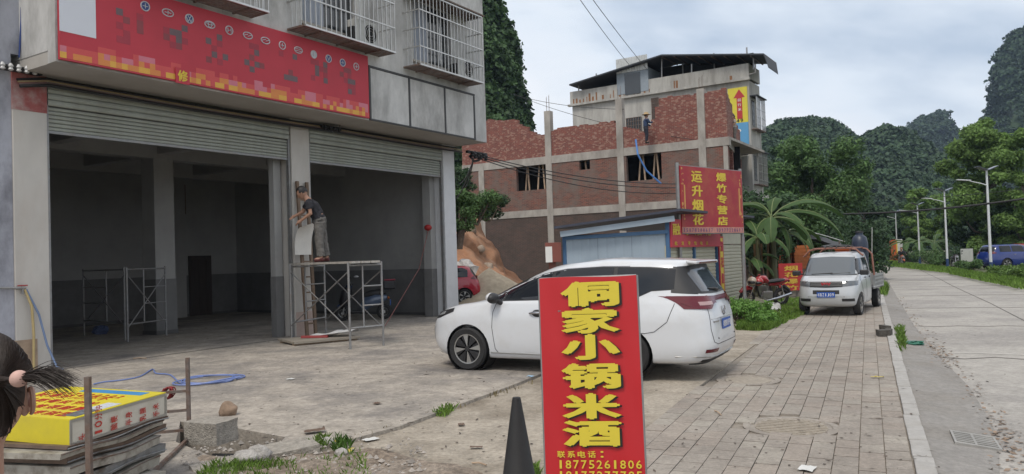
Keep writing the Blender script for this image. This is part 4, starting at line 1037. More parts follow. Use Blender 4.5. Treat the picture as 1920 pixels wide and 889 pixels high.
# side glass: front quarter, front door, rear door, rear quarter
wb = [(1.1, 1.115), (1.6, 1.13), (3.2, 1.165), (3.75, 1.18), (3.95, 1.27), (4.25, 1.285), (4.5, 1.3)]
wt = [(1.25, 1.13), (1.56, 1.265), (1.9, 1.41), (2.2, 1.515), (2.6, 1.585), (3.2, 1.612), (3.9, 1.59), (4.4, 1.55)]
for a, b in ((1.33, 1.53), (1.58, 2.36), (2.42, 3.36), (3.42, 4.26)):
    for sg in (-1, 1): B.side_patch((a, b), wb, wt, .005, sg).build('side_window', m_cglass, mpv, smooth=True)
for sg in (-1, 1): B.side_patch((1.27, 4.33), [(x, z - .015) for x, z in wb], [(x, z + .015) for x, z in wt], .002, sg, 40).build('window_trim', m_trim, mpv, smooth=True)
for pts in ([(1.47, 1.09), (1.42, .95), (1.40, .7), (1.44, .36), (1.5, .29)], [(2.39, 1.14), (2.40, .8), (2.40, .30)], [(3.40, 1.16), (3.38, .8), (3.33, .62)], [(4.28, 1.08), (4.18, .82), (4.0, .68), (3.86, .655), (3.7, .66)]):
    for sg in (-1, 1): B.side_line(pts, .005, sg).build('door_seam', m_trim, mpv)
for sg in (-1, 1):
    B.side_line([(1.3, 1.165), (1.56, 1.282), (1.9, 1.427), (2.2, 1.532), (2.6, 1.602), (3.2, 1.628), (3.6, 1.62)], .008, sg).build('chrome_strip', m_chrome, mpv)
    B.side_line([(1.35, .30), (2.4, .295), (3.28, .31)], .012, sg).build('sill_strip', m_alloy, mpv)
    for x, z in ((2.2, .93), (3.22, .95)):
        y = sg * B.side_y(x, z)
        MB().ball((x, y, z), .075, 14, 8, (1.3, .25, .8)).build('handle_cup', m_trim, mpv, smooth=True)
        MB().tube([(x - .13, y + sg * .012, z), (x - .06, y + sg * .035, z + .01), (x + .08, y + sg * .035, z + .012), (x + .14, y + sg * .01, z + .005)], [.014, .02, .02, .012], 8).build('door_handle', m_chrome, mpv, smooth=True)
    y = sg * B.side_y(1.52, 1.1)
    mr = MB().ball((1.48, y + sg * .14, 1.17), .12, 14, 10, (.72, 1.05, .72)).build('wing_mirror', m_trim, mpv, smooth=True)
    MB().ball((1.445, y + sg * .14, 1.185), .118, 14, 10, (.6, 1.0, .62)).build('mirror_cap', m_wp, mr, smooth=True)
    MB().cyl((1.55, y, 1.08), (1.5, y + sg * .1, 1.13), .035).build('mirror_arm', m_trim, mr)
    B.side_patch((.10, .62), [(.1, .80), (.3, .83), (.62, .94)], [(.1, .90), (.35, .95), (.62, 1.0)], .006, sg, 10, 4).build('headlight', m_trim, mpv, smooth=True)
    B.side_patch((.16, .42), [(.16, .84), (.42, .90)], [(.16, .885), (.42, .945)], .010, sg, 8, 3).build('headlight_lens', m_lclear, mpv, smooth=True)
B.end_patch((-.60, .60), [(-.6, 1.2), (0, 1.16), (.6, 1.2)], [(-.6, 1.42), (-.5, 1.5), (0, 1.54), (.5, 1.5), (.6, 1.42)], .012, False, 20, 8).build('windscreen', m_cglass, mpv, smooth=True)
B.end_patch((-.55, .55), [(-.55, .42), (.55, .42)], [(-.55, .66), (.55, .66)], .006, False).build('grille', m_trim, mpv)
# rear: window, wrap-round lamps, tailgate seams, badge, plate, reflectors
B.end_patch((-.74, .74), [(-.74, 1.22), (-.6, 1.205), (0, 1.19), (.6, 1.205), (.74, 1.22)], [(-.74, 1.36), (-.62, 1.60), (0, 1.635), (.62, 1.60), (.74, 1.36)], .004, True, 24, 8).build('rear_surround', m_trim, mpv, smooth=True)
B.end_patch((-.58, .58), [(-.58, 1.235), (0, 1.225), (.58, 1.235)], [(-.58, 1.50), (-.5, 1.545), (0, 1.57), (.5, 1.545), (.58, 1.50)], .009, True, 18, 8).build('rear_window', mat('rear_glass', (.05, .06, .075), .05, 0, var=0, spec=.9), mpv, smooth=True)
for sg in (-1, 1):
    B.side_patch((4.22, 4.56), [(4.22, 1.23), (4.56, 1.2)], [(4.22, 1.60), (4.40, 1.58), (4.56, 1.25)], .003, sg, 10, 6).build('rear_pillar', m_trim, mpv, smooth=True)
    B.side_patch((4.36, 4.64), [(4.36, 1.085), (4.48, 1.035), (4.64, 1.01)], [(4.36, 1.10), (4.48, 1.15), (4.64, 1.175)], .014, sg, 14, 5).build('tail_lamp', m_lred, mpv, smooth=True)
    ys = (-.83, -.30) if sg < 0 else (.30, .83)
    B.end_patch(ys, [(-.83, 1.0), (-.55, .985), (-.42, 1.06), (.42, 1.06), (.55, .985), (.83, 1.0)], [(-.83, 1.185), (-.3, 1.16), (.3, 1.16), (.83, 1.185)], .022, True, 12, 5).build('tail_lamp', m_lred, mpv, smooth=True)
    B.end_patch((-.72, -.48) if sg < 0 else (.48, .72), [(-.72, 1.045), (.72, 1.045)], [(-.72, 1.095), (.72, 1.095)], .027, True, 8, 3).build('reversing_lamp', mat('lamp_pale', (.4, .25, .25), .15, coat=.8, var=0), mpv, smooth=True)
    B.end_patch((-.74, -.46) if sg < 0 else (.46, .74), [(-.74, .375), (.74, .375)], [(-.74, .425), (.74, .425)], .008, True, 8, 3).build('reflector', m_lred, mpv, smooth=True)
B.end_patch((-.30, .30), [(-.3, 1.095), (.3, 1.095)], [(-.3, 1.16), (.3, 1.16)], .022, True, 8, 3).build('light_bar', m_lred, mpv, smooth=True)
MB().obox((4.46, 0, 1.655), (.16, 1.16, .045), Matrix.Rotation(R(6), 3, 'Y')).build('roof_spoiler', m_wp, mpv, bevel=.015); box(4.5, 4.555, -.45, .45, 1.632, 1.655).build('brake_lamp', m_lred, mpv)
B.end_line([(-.62, 1.0), (-.64, .7), (-.60, .52), (-.5, .485), (.5, .485), (.60, .52), (.64, .7), (.62, 1.0)], .005).build('tailgate_seam', m_trim, mpv)
B.end_line([(-.6, .84), (.6, .84)], .008).build('tailgate_crease', m_alloy, mpv)
B.end_line([(-.86, .33), (-.4, .30), (.4, .30), (.86, .33)], .012).build('bumper_strip', m_alloy, mpv)
B.end_patch((-.72, .72), [(-.72, .2), (.72, .2)], [(-.72, .28), (.72, .28)], .004, True).build('lower_bumper', m_trim, mpv)
xr = B.end_x(0, .93); bd = MB()
bd.tube([(xr + .012, .075 * math.cos(a), .93 + .065 * math.sin(a)) for a in np.arange(0, 6.28, .3)], .009, 6, closed=True); bd.bar((xr + .014, -.06, .955), (xr + .014, .06, .955), .012); bd.bar((xr + .0145, .0, .955), (xr + .0145, .045, .88), .012)
bd.build('badge', m_chrome, mpv)
for sg in (-1, 1): MB().ball((B.end_x(.45 * sg, .56), .45 * sg, .56), .012, 8, 6).build('parking_sensor', m_trim, mpv)
MB().tube([(B.end_x(.05, 1.24) + .02, .05, 1.235), (B.end_x(-.1, 1.26) + .03, -.1, 1.26), (B.end_x(-.32, 1.27) + .02, -.32, 1.27)], [.03, .016, .008], 6).build('rear_wiper', m_trim, mpv)
pl_ = plate(mpv, (B.end_x(0, .74) + .012, 0, .745), (0, 1, 0), '桂B801F0', .44, .15)
MB().bar((B.end_x(-.54, .80) + .006, -.56, .80), (B.end_x(-.34, .80) + .006, -.34, .80), .012, .022).build('nameplate', m_chrome, mpv)

# ---------------------------------------------------------------- small hatchback and the blue estate: same method, other levels
def small_car(name, label, loc, hdg, paint, L, H, hw, wheels, wr, glass, hatch=True, plate_text=None):
    t = thing(name, label, 'car', loc, hdg)
    k = H / 1.52; q = L / 4.0
    lv = [([(0, .2), (L, .22)], .25, L - .18, hw * .87, 5), ([(0, .26), (L, .28)], .12, L - .08, hw * .95, 5), ([(0, .46 * k), (L, .48 * k)], .02, L, hw, 5.4), ([(0, .66 * k), (L, .72 * k)], .03, L - .01, hw, 5.2),
          ([(0, .76 * k), (1.0 * q, .86 * k), (L, .93 * k)], .16, L - .07, hw * .97, 5), ([(0, .8 * k), (1.0 * q, .95 * k), (L, 1.03 * k)], .55 * q, L - .12, hw * .93, 5), ([(0, .9 * k), (1.2 * q, 1.02 * k), (L, 1.1 * k)], 1.0 * q, L - .17, hw * .89, 5.2),
          ([(0, 1.2 * k), (L, 1.28 * k)], 1.35 * q, L - .28, hw * .83, 5.4), ([(0, 1.38 * k), (L, 1.42 * k)], 1.68 * q, L - .40, hw * .75, 5), ([(0, 1.46 * k), (L, 1.47 * k)], 1.95 * q, L - .5, hw * .62, 5.2), ([(0, 1.515 * k), (L, 1.495 * k)], 2.25 * q, L - .8, hw * .35, 3)]
    b = Body(lv, 2, .75)
    me = cut_arches(b.mesh(None, 56).mesh('body', paint), [(wheels[0], wr, wr + .06), (wheels[1], wr, wr + .06)], .4, .25, hw)
    me.materials.clear(); me.materials.append(paint); link('body', me, t)
    box(.2, L - .2, -hw * .7, hw * .7, .22, .8 * k).build('underbody', m_trim, t)
    for x in wheels:
        for sg in (-1, 1): wheel(t, x, sg * (hw - .11), wr, .2, sg, 5, False)
    for sg in (-1, 1):
        for a, c in glass:
            b.side_patch((a, c), [(0, .99 * k), (L, 1.06 * k)], [(1.1 * q, 1.06 * k), (1.75 * q, 1.38 * k), (2.3 * q, 1.42 * k), (L - .7, 1.41 * k), (L - .25, 1.2 * k)], .004, sg, 10, 5).build('side_window', m_cglass, t, smooth=True)
        b.side_patch((L - .38, L - .1), [(L - .38, .98 * k), (L - .1, .93 * k)], [(L - .38, 1.0 * k), (L - .25, 1.1 * k), (L - .1, 1.08 * k)], .01, sg, 6, 4).build('tail_lamp', m_lred if hatch else m_lclear, t, smooth=True)
        for xx in ((glass[0][0] + glass[0][1]) / 2 + .3, (glass[1][0] + glass[1][1]) / 2 + .3):
            y = sg * (b.side_y(xx, .88 * k) + .012); MB().cyl((xx - .09, y, .88 * k), (xx + .09, y, .885 * k), .014).build('door_handle', m_chrome, t)
        for xx in (glass[0][1] + .02, glass[1][1] + .02): b.side_line([(xx, 1.0 * k), (xx + .02, .7 * k), (xx, .32)], .004, sg).build('door_seam', m_trim, t)
        y = sg * b.side_y(1.35 * q, .98 * k); MB().ball((1.32 * q, y + sg * .1, 1.03 * k), .09, 10, 8, (.7, 1, .75)).build('wing_mirror', paint, t, smooth=True)
    b.end_patch((-hw * .72, hw * .72), [(-1, 1.08 * k), (1, 1.08 * k)], [(-hw * .72, 1.25 * k), (-hw * .6, 1.38 * k), (hw * .6, 1.38 * k), (hw * .72, 1.25 * k)], .006, True).build('rear_window', m_cglass, t, smooth=True)
    b.end_patch((-hw * .78, hw * .78), [(-1, 1.0 * k), (1, 1.0 * k)], [(-hw * .78, 1.15 * k), (-hw * .66, 1.34 * k), (hw * .66, 1.34 * k), (hw * .78, 1.15 * k)], .006, False).build('windscreen', m_cglass, t, smooth=True)
    return t
rc = G(885, 573, .0)
m_rp = mat('red_paint', (.36, .012, .03), .22, 0, var=.02, coat=.6)
small_car('red_hatchback', 'red hatchback parked behind the right pillar of the shop', (-5.0, 30.0, .036), R(6), m_rp, 3.7, 1.5, .82, (.72, 3.05), .29, ((1.15, 1.95), (2.0, 2.72), (2.78, 3.2)))
m_bp = mat('blue_paint', (.012, .03, .17), .2, 0, var=.02, coat=.6)
su = small_car('blue_suv', 'dark blue estate car parked on the verge beyond the nearest lamp post', (0, 0, 0), R(189), m_bp, 4.6, 1.62, .91, (.85, 3.6), .34, ((1.3, 2.25), (2.3, 3.15), (3.22, 4.0)))
p = G(1842, 497, -.03); su.location = (34.75, 50.5, -.03)
rv = small_car('red_saloon', 'dark red car mostly hidden behind the blue estate car', (38.6, 54.5, -.03), R(189), mat('dark_red_paint', (.22, .015, .02), .25, coat=.5, var=.02), 4.3, 1.62, .88, (.8, 3.4), .32, ((1.3, 2.1), (2.15, 2.95), (3.0, 3.5)))

# ---------------------------------------------------------------- silver crew-cab pickup facing the camera on the pavement
vh = SW.rz - R(8.5)
van = thing('pickup_truck', 'silver crew cab mini truck parked on the pavement facing the camera', 'truck', SW.w(14.7, 1.46, 0.002), vh); van.scale = (.95, .95, .90)
m_sp = mat('silver_paint', (.50, .52, .54), .28, .25, var=.03, coat=.5)
VW = .80
lv = [([(0, .26), (3, .26)], .16, 2.85, .70, 6), ([(0, .32), (3, .32)], .06, 2.9, .77, 6), ([(0, .52), (3, .52)], .0, 2.9, VW, 5.5), ([(0, .78), (3, .78)], .03, 2.9, VW, 5.5), ([(0, .98), (3, .98)], .10, 2.9, VW * .985, 5.5),
      ([(0, 1.08), (3, 1.12)], .24, 2.9, VW * .965, 5.5), ([(0, 1.16), (3, 1.2)], .46, 2.9, VW * .945, 5.5), ([(0, 1.45), (3, 1.48)], .72, 2.88, VW * .88, 5.5), ([(0, 1.70), (3, 1.70)], .95, 2.86, VW * .80, 5.5), ([(0, 1.78), (3, 1.79)], 1.1, 2.8, VW * .72, 5), ([(0, 1.815), (3, 1.82)], 1.4, 2.6, VW * .4, 4)]
V = Body(lv, 3)
me = cut_arches(V.mesh(None).mesh('cab', m_sp), [(.62, .30, .37)], .4, .25, .82); me.materials.clear(); me.materials.append(m_sp); link('cab', me, van)
box(.3, 4.6, -.55, .55, .28, .6).build('chassis', m_trim, van)
for x in (.62, 3.75):
    for sg in (-1, 1): wheel(van, x, sg * .70, .30, .19, sg, 6, False)
V.end_patch((-.66, .66), [(-.66, 1.17), (0, 1.145), (.66, 1.17)], [(-.66, 1.2), (-.60, 1.66), (0, 1.69), (.60, 1.66), (.66, 1.2)], .006, False, 20, 8).build('windscreen', mat('screen_glass', (.10, .115, .13), .06, 0, var=0, spec=.9), van, smooth=True)
V.end_patch((-.70, .70), [(-.7, 1.145), (.7, 1.145)], [(-.7, 1.185), (.7, 1.185)], .004, False, 20, 3).build('scuttle', m_trim, van)
for y0, y1 in ((.45, -.1), (-.05, -.55)): MB().tube([(V.end_x(y0, 1.19, False) - .02, y0, 1.185), (V.end_x(y1, 1.22, False) - .025, y1, 1.215)], .012, 5).build('wiper', m_trim, van)
gr = V.end_patch((-.42, .42), [(-.42, .83), (0, .81), (.42, .83)], [(-.42, .985), (.42, .985)], .008, False, 12, 4).build('grille', m_trim, van, smooth=True)
for z in (.865, .91, .955): MB().tube([(V.end_x(y, z, False) - .016, y, z) for y in np.linspace(-.4, .4, 9)], .009, 5).build('grille_bar', m_alloy, gr)
lg = MB()
for sg in (-1, 1):
    pts = [(0, .90), (sg * .035, .955), (sg * .055, .90), (sg * .12, .955), (sg * .075, .87)]
    for a, b in zip(pts[:-1], pts[1:]): lg.bar((V.end_x(a[0], a[1], False) - .03, a[0], a[1]), (V.end_x(b[0], b[1], False) - .03, b[0], b[1]), .022, .02, (1, 0, 0))
lg.build('badge', mat('badge_red', (.35, .02, .03), .3, var=0), gr)
for sg in (-1, 1):
    ys = (.42, .76) if sg > 0 else (-.76, -.42)
    V.end_patch(ys, [(-.76, .87), (-.42, .84), (.42, .84), (.76, .87)], [(-.76, 1.0), (-.42, .985), (.42, .985), (.76, 1.0)], .01, False, 8, 4).build('headlight', mat('lamp_smoke', (.12, .13, .14), .12, .3, var=0, coat=.8), van, smooth=True)
    V.side_patch((.10, .36), [(.1, .87), (.36, .93)], [(.1, .995), (.36, 1.0)], .008, sg, 6, 3).build('headlight', MATS['lamp_smoke'], van, smooth=True)
    V.end_patch((.40, .70) if sg > 0 else (-.70, -.40), [(-1, .42), (1, .42)], [(-1, .50), (1, .50)], .008, False, 8, 3).build('fog_lamp', m_trim, van, smooth=True)
    for a, c in ((.72, 1.45), (1.52, 2.2)):
        V.side_patch((a, c), [(0, 1.17), (3, 1.2)], [(.6, 1.2), (1.0, 1.62), (3, 1.64)], .006, sg, 10, 5).build('side_window', m_cglass, van, smooth=True)
    for pts in ([(.62, 1.1), (1.0, .55), (1.02, .35)], [(1.49, 1.64), (1.49, .34)], [(2.26, 1.64), (2.26, .34)]): V.side_line(pts, .005, sg).build('door_seam', m_trim, van)
    for x in (1.36, 2.1): y = sg * (V.side_y(x, 1.05) + .015); MB().cyl((x - .07, y, 1.05), (x + .07, y, 1.05), .016).build('door_handle', m_trim, van)
    y = sg * V.side_y(.78, 1.2)
    mr = MB().obox((.62, y + sg * .17, 1.22), (.12, .22, .15)).build('wing_mirror', m_trim, van, bevel=.03)
    MB().cyl((.72, y, 1.18), (.64, y + sg * .1, 1.2), .02).build('mirror_arm', m_trim, mr)
    # load bed side, built of ribs and rails
    sd_ = box(2.98, 4.75, sg * .76, sg * .80, .66, .70).build('bed_side', m_sp, van)
    for z in (.78, .90, 1.0): box(2.98, 4.75, sg * .765, sg * .795, z, z + .055).build('rail', mat('bed_grey', (.33, .34, .34), .5, .3, var=.15), sd_)
    for k in range(9): box(2.99 + k * .215, 3.03 + k * .215, sg * .755, sg * .805, .62, 1.06).build('rib', MATS['bed_grey'], sd_)
V.end_patch((-.34, .34), [(-.34, .63), (.34, .63)], [(-.34, .74), (.34, .74)], .006, False, 10, 3).build('lower_grille', m_trim, van)
plate(van, (V.end_x(0, .60, False) - .012, 0, .61), (0, -1, 0), '桂BZ1J09', .46, .15)
V.end_line([(-.7, .55), (.7, .55)], .006, False).build('bumper_seam', m_trim, van)
box(2.95, 4.75, -.75, .75, .60, .66).build('bed_floor', m_trim, van); box(4.72, 4.76, -.76, .76, .66, 1.05).build('tailgate', MATS['bed_grey'], van)
# roof rack hoop with tied bundle
m_rk = mat('rack_paint', (.24, .11, .08), .6, .2, var=.2)
for x in (1.15, 2.9):
    MB().tube([(x, -.80, 1.05 if x > 2 else 1.70), (x, -.76, 1.72), (x, -.62, 1.88), (x, -.4, 1.93), (x, .4, 1.93), (x, .62, 1.88), (x, .76, 1.72), (x, .80, 1.05 if x > 2 else 1.70)], .028, 8).build('rack_hoop', m_rk, van, smooth=True)
for y in (-.5, 0, .5): MB().cyl((1.1, y, 1.93), (2.95, y, 1.93), .022).build('rack_rail', m_rk, van)
MB().tube([(1.3, .3, 1.97), (1.9, .15, 2.0), (2.6, -.2, 1.98)], [.05, .06, .04], 7).build('tied_bundle', m_trim, van, smooth=True)
for y in (.2, -.1, -.35): MB().tube([(1.12, y, 1.95), (1.15, y - .06, 2.01), (1.15, y - .2, 1.96)], .02, 6).build('rope', m_trim, van)
MB().cyl((2.9, -.76, 1.6), (2.9, -.80, 2.55), .012).build('aerial_rod', m_stain, van)
cargo = thing('plastic_barrel', 'dark plastic barrel standing on the load bed of the silver truck', 'barrel', SW.w(17.55, .64, .60), 0)
MB().lathe([(.19, 0), (.22, .05), (.22, 1.25), (.19, 1.42), (.1, 1.5), (.1, 1.56)], 16).build('drum', mat('barrel_blue', (.02, .03, .055), .4), cargo, smooth=True); MB().lathe([(.11, 1.56), (.11, 1.6), (.001, 1.61)], 12).build('lid', m_trim, cargo)
cr_ = thing('orange_crate', 'orange crate piled on the load bed of the silver truck', 'crate', SW.w(17.75, 1.09, .60), SW.rz - .1)
for z in np.arange(.1, 1.1, .14): box(-.22, .22, -.2, .2, z, z + .09).build('slat', mat('crate_orange', (.42, .09, .02), .6, var=.15), cr_)
box(-.2, .2, -.18, .18, 0, 1.1).build('core', MATS['crate_orange'], cr_)
# ================================================================ signs
# red banner sign in front (yellow characters with black drop shadow)
SG = Frame(0, 0, 0)
pA, pB = D(1012, 522, 4.72), D(1199, 516, 4.62)
bs = thing('banner_sign', 'tall red banner sign with big yellow characters standing in the foreground', 'sign', (0, 0, 0))
rzs = math.atan2(pB.y - pA.y, pB.x - pA.x); W = (pB - pA).xy.length
base = (pA + pB) / 2; HB = 1.68
bs.location = (base.x, base.y + .02, 0); bs.rotation_euler = (R(-4), R(-.6), rzs)
TOPZ = (pA.z + pB.z) / 2
m_ban = mat('banner_red', (.46, .012, .018), .45, var=.06, scale=1.2, bump=.12, bscale=3, stretch=(1, 1, .5))
P = [[(-W / 2 + W * i / 16, -.010 + .007 * noise.noise((i * .4, k * .25, 2.2)) + .0025 * math.sin(i * .9 + k * .7), .1 + (TOPZ - .1) * k / 20 + .004 * math.sin(i * .39)) for k in range(21)] for i in range(17)]
bn = MB().grid(P).build('banner_cloth', m_ban, bs, smooth=True)
for x in (-W / 2, W / 2): MB().cyl((x, .01, .0), (x, .01, TOPZ), .012).build('frame_tube', m_steel, bs)
for z in (.1, TOPZ - .005): MB().cyl((-W / 2, .01, z), (W / 2, .01, z), .011).build('frame_tube', m_steel, bs)
for x in (-.18, .18): MB().bar((x, .0, TOPZ - .2), (x, .55, .0), .02).build('stay_leg', m_steel, bs)
MB().bar((-W / 2, .02, .02), (W / 2, .02, .02), .03).build('foot_bar', m_steel, bs)
m_by = mat('banner_yellow', (.62, .50, .04), .5, var=.04, scale=3); m_bk = mat('banner_black', (.012, .008, .008), .6, var=0)
cyk = [(543, 1), (593, 1), (643, 1), (692, 1), (756, 1), (817, 1)]
zs = []
ysc = [552, 603, 653, 708, 765, 816]        # pixel centres of the six characters
for k, y in enumerate(ysc):
    p = D(1108, y, 4.67); zs.append(p.z)
for k, ch in enumerate('侗家小锅米酒'):
    cx = .012 - .004 * k
    letters(ch, m_bk, bs, (cx + .012, -.024, zs[k] - .008), (1, 0, 0), (0, 0, 1), .365, .163, (0, 0, 0), name='character_shadow', bold=.03, depth=.0012)
    letters(ch, m_by, bs, (cx, -.029, zs[k]), (1, 0, 0), (0, 0, 1), .36, .16, (0, 0, 0), bold=.03, depth=.0015)
letters('联系电话:', m_by, bs, (-.20, -.024, zs[5] - .125), (1, 0, 0), (0, 0, 1), .048, .04, (.062, 0, 0), bold=.012, depth=.001)
letters('18775261806', m_by, bs, (-.205, -.024, zs[5] - .185), (1, 0, 0), (0, 0, 1), .034, .05, (.047, 0, 0), bold=.012, depth=.001)
letters('18177277785', m_by, bs, (-.205, -.024, zs[5] - .25), (1, 0, 0), (0, 0, 1), .034, .05, (.047, 0, 0), bold=.012, depth=.001)
# black cone beside it
cn_ = thing('traffic_cone', 'black traffic cone beside the foreground banner sign', 'cone', (G(974, 921).x, G(974, 921).y, -.004))
m_cone = mat('cone_black', (.016, .016, .017), .65, var=.2, scale=8)
MB().lathe([(.155, .03), (.135, .06), (.035, .70), (.03, .72), (.022, .72)], 28).build('cone_body', m_cone, cn_, smooth=50)
box(-.19, .19, -.19, .19, 0, .035).build('base', m_cone, cn_, bevel=.015)

# big pole sign of the firework shop
RA, RB = D(1272, 322, 20.2), D(1389, 312, 22.3)
pr_ = math.atan2(RB.y - RA.y, RB.x - RA.x); PWd = (RB - RA).xy.length
PS = Frame(RA.x, RA.y, pr_)
ps = thing('pole_sign', 'large red firework shop sign with yellow characters on two steel poles', 'sign', PS.o, pr_)
z1 = PS.on_y(1330, 316).z; z0 = PS.on_y(1330, 437).z
board = box(.03, PWd - .03, -.03, .03, z0, z1).build('board', mat('pole_sign_red', (.33, .012, .025), .5, var=.12, scale=1.4, stain=(.45, .16, .05), samt=.35, sscale=1.8), ps)
for x, zb in ((0, 0), (PWd, 0)): MB().cyl((x, .04, -.05), (x, .04, z1 + .08), .05).build('pole', m_steel, ps, smooth=True)
for z in (z0, z1): box(.0, PWd, .0, .06, z - .025, z + .025).build('cross_bar', m_steel, ps)
hh = z1 - z0
for ty, px0, ch in ((0, 1306, '运升烟花'), (1, 1352, '爆竹专营店')):
    cx = PS.on_y(px0, 380).x; n = len(ch)
    step = hh * (.86 / n); letters(ch, m_py, ps, (cx, -.036, z1 - hh * .03 - step * .55), (1, 0, 0), (0, 0, 1), .52, step * .82, (0, 0, -step), bold=.022, depth=.003)
for x in (.2, PWd - .2, ): box(x - .03, x + .03, -.034, -.03, z0 + .5, z1 - .5).build('gold_stripe', mat('gold_stripe', (.55, .28, .08), .5), ps)
rs3 = random.Random(9)
for k in range(26):
    x = rs3.choice((rs3.uniform(.06, .16), rs3.uniform(PWd - .16, PWd - .06))); z = rs3.uniform(z0 + .3, z1 - .05); rr_ = rs3.uniform(.015, .045)
    MB().lathe([(.001, 0), (rr_, 0), (rr_, .004)], 8, (x, -.036, z), 'y').build('gold_spot', MATS['gold_stripe'], ps)
box(.03, PWd - .03, -.032, -.03, z0, z0 + .16).build('phone_band', mat('phone_band', (.48, .22, .18), .6, var=.2, scale=6), ps)
letters('15078200617 13977228617', mat('print_purple', (.12, .05, .2), .6), ps, (.12, -.036, z0 + .08), (1, 0, 0), (0, 0, 1), .06, .1, ((PWd - .24) / 22, 0, 0), bold=.01, depth=.002)

# small red firework sign near the truck
q0, q1 = G(1463, 558), G(1506, 555)
fx_ = thing('firework_board', 'small red board with four yellow characters standing behind the silver truck', 'sign', (q0.x, q0.y, 0), math.atan2(q1.y - q0.y, q1.x - q0.x) * .5)
fwid = .95; kz = lambda y: D(1480, y, q0.y + .1).z
zt_, zb_ = kz(494), kz(553)
box(0, fwid, 0, .05, zb_ + .15, zt_).build('board', mat('board_red', (.34, .02, .02), .6, var=.15, scale=2), fx_)
for x in (.12, fwid - .12): box(x - .04, x + .04, -.1, .25, -.01, zb_ + .15).build('foot', m_conc, fx_)
sc = (zt_ - zb_ - .2) / 4
letters('烟花爆竹', mat('board_yellow', (.5, .33, .04), .6, var=.1), fx_, (fwid * .5, -.006, zt_ - .06 - sc * .5), (1, 0, 0), (0, 0, 1), .56, sc * .8, (0, 0, -sc), bold=.02, depth=.003)

# ================================================================ scaffolds
def scaffold(name, label, corners, H, rungs_on, braces, decks=()):
    """corners: posts as world xy in order (front pair, back pair)"""
    c = sum((Vector(p) for p in corners), Vector((0, 0))) / len(corners)
    t = thing(name, label, 'scaffold', (c.x, c.y, .036)); q = [Vector((p[0] - c.x, p[1] - c.y, 0)) for p in corners]
    up = Vector((0, 0, 1))
    for p in q: MB().cyl(p, p + up * (H + .03), .024).build('post', m_steel, t, smooth=True)
    for a, b in rungs_on:
        pa, pb = q[a], q[b]; m = pa.lerp(pb, .40)
        MB().cyl(pa + up * (H - .03), pb + up * (H - .03), .021).build('top_rail', m_steel, t, smooth=True)
        MB().cyl(pa + up * .42, pb + up * .42, .02).build('low_rail', m_steel, t, smooth=True)
        m = pa.lerp(pb, .42)
        MB().cyl(m + up * .42, m + up * (H - .03), .018).build('ladder_post', m_steel, t, smooth=True)
        for z in (H * .50, H * .73): MB().cyl(m + up * z, pb + up * z, .016).build('rung', m_steel, t, smooth=True)
    for a, b in braces:
        MB().cyl(q[a] + up * (H - .15), q[b] + up * .35, .014).build('brace', m_steel, t, smooth=True); MB().cyl(q[b] + up * (H - .15) + Vector((.02, 0, 0)), q[a] + up * .35 + Vector((.02, 0, 0)), .014).build('brace', m_steel, t, smooth=True)
    return t, c
c1, c2, c3, c4 = G(657, 655, .036).xy, G(719, 648, .036).xy, G(547, 640, .036).xy, G(611, 627, .036).xy
SCH = 1.72
sct, scc = scaffold('work_scaffold', 'steel frame scaffold with deck carrying the worker at the middle pillar', [c1, c2, c3, c4], SCH, ((0, 1), (2, 3)), ((0, 2), (1, 3)))
m_plank = mat('cement_plank', (.36, .34, .31), .9, var=.25, scale=6)
for k in range(3):
    u = (.15 + .3 * k); a = Vector((*c1.lerp(c2, u), 0)) - Vector((*scc, 0)); b = Vector((*c3.lerp(c4, u), 0)) - Vector((*scc, 0)); d_ = (b - a).normalized() * .12
    MB().bar(a - d_ + Vector((0, 0, SCH + .03)), b + d_ + Vector((0, 0, SCH + .03)), .2, .045).build('deck_plank', m_plank, sct)
i1, i2, i3 = G(158, 632, .036).xy, G(236, 640, .036).xy, G(312, 632, .036).xy
i1 = Vector(i2) + (Vector(i1) - Vector(i2)).normalized() * 1.22 * 1.05; 
scaffold('idle_scaffold', 'empty steel scaffold frames standing inside the dark left bay', [tuple(G(158, 630, .036).xy), tuple(G(235, 639, .036).xy), tuple(G(240, 641, .036).xy), tuple(G(312, 630, .036).xy)], 1.78, ((1, 0), (2, 3)), ((0, 1), (2, 3)))
# things about the scaffold
pf = thing('timber_platform', 'low timber platform on the ground under the worker scaffold', 'platform', (*G(598, 640, .036).xy, .036), R(35))
box(-.75, .75, -.55, .55, .04, .085).build('boards', mat('old_board', (.27, .24, .2), .9, var=.25, scale=5, stretch=(.3, 3, 1)), pf)
for y in (-.4, .4): box(-.73, .73, y - .05, y + .05, 0, .04).build('bearer', m_wood, pf)
sh_ = MB(); c = G(622, 630, .12)
sh_.grid([[(c.x - .55 + 1.1 * i / 10 + .1 * (k / 6), c.y - .3 + .5 * k / 6 - .1 * i / 10, .135 + .05 * math.sin(i * .9) * math.sin(k * .8) + .012 * i) for k in range(7)] for i in range(11)])
tag(sh_.build('paper_sheet', mat('sheet_white', (.6, .6, .6), .7, var=.05), smooth=True), 'crumpled white plastic sheet lying on the low timber platform', 'sheet')
tag(MB().tube([(c.x - .6, c.y - .33, .135), (c.x + .0, c.y - .36, .13)], .05, 6).build('red_strip', mat('strip_red', (.25, .03, .03), .7)), 'red rolled strip beside the white plastic sheet', 'strip')
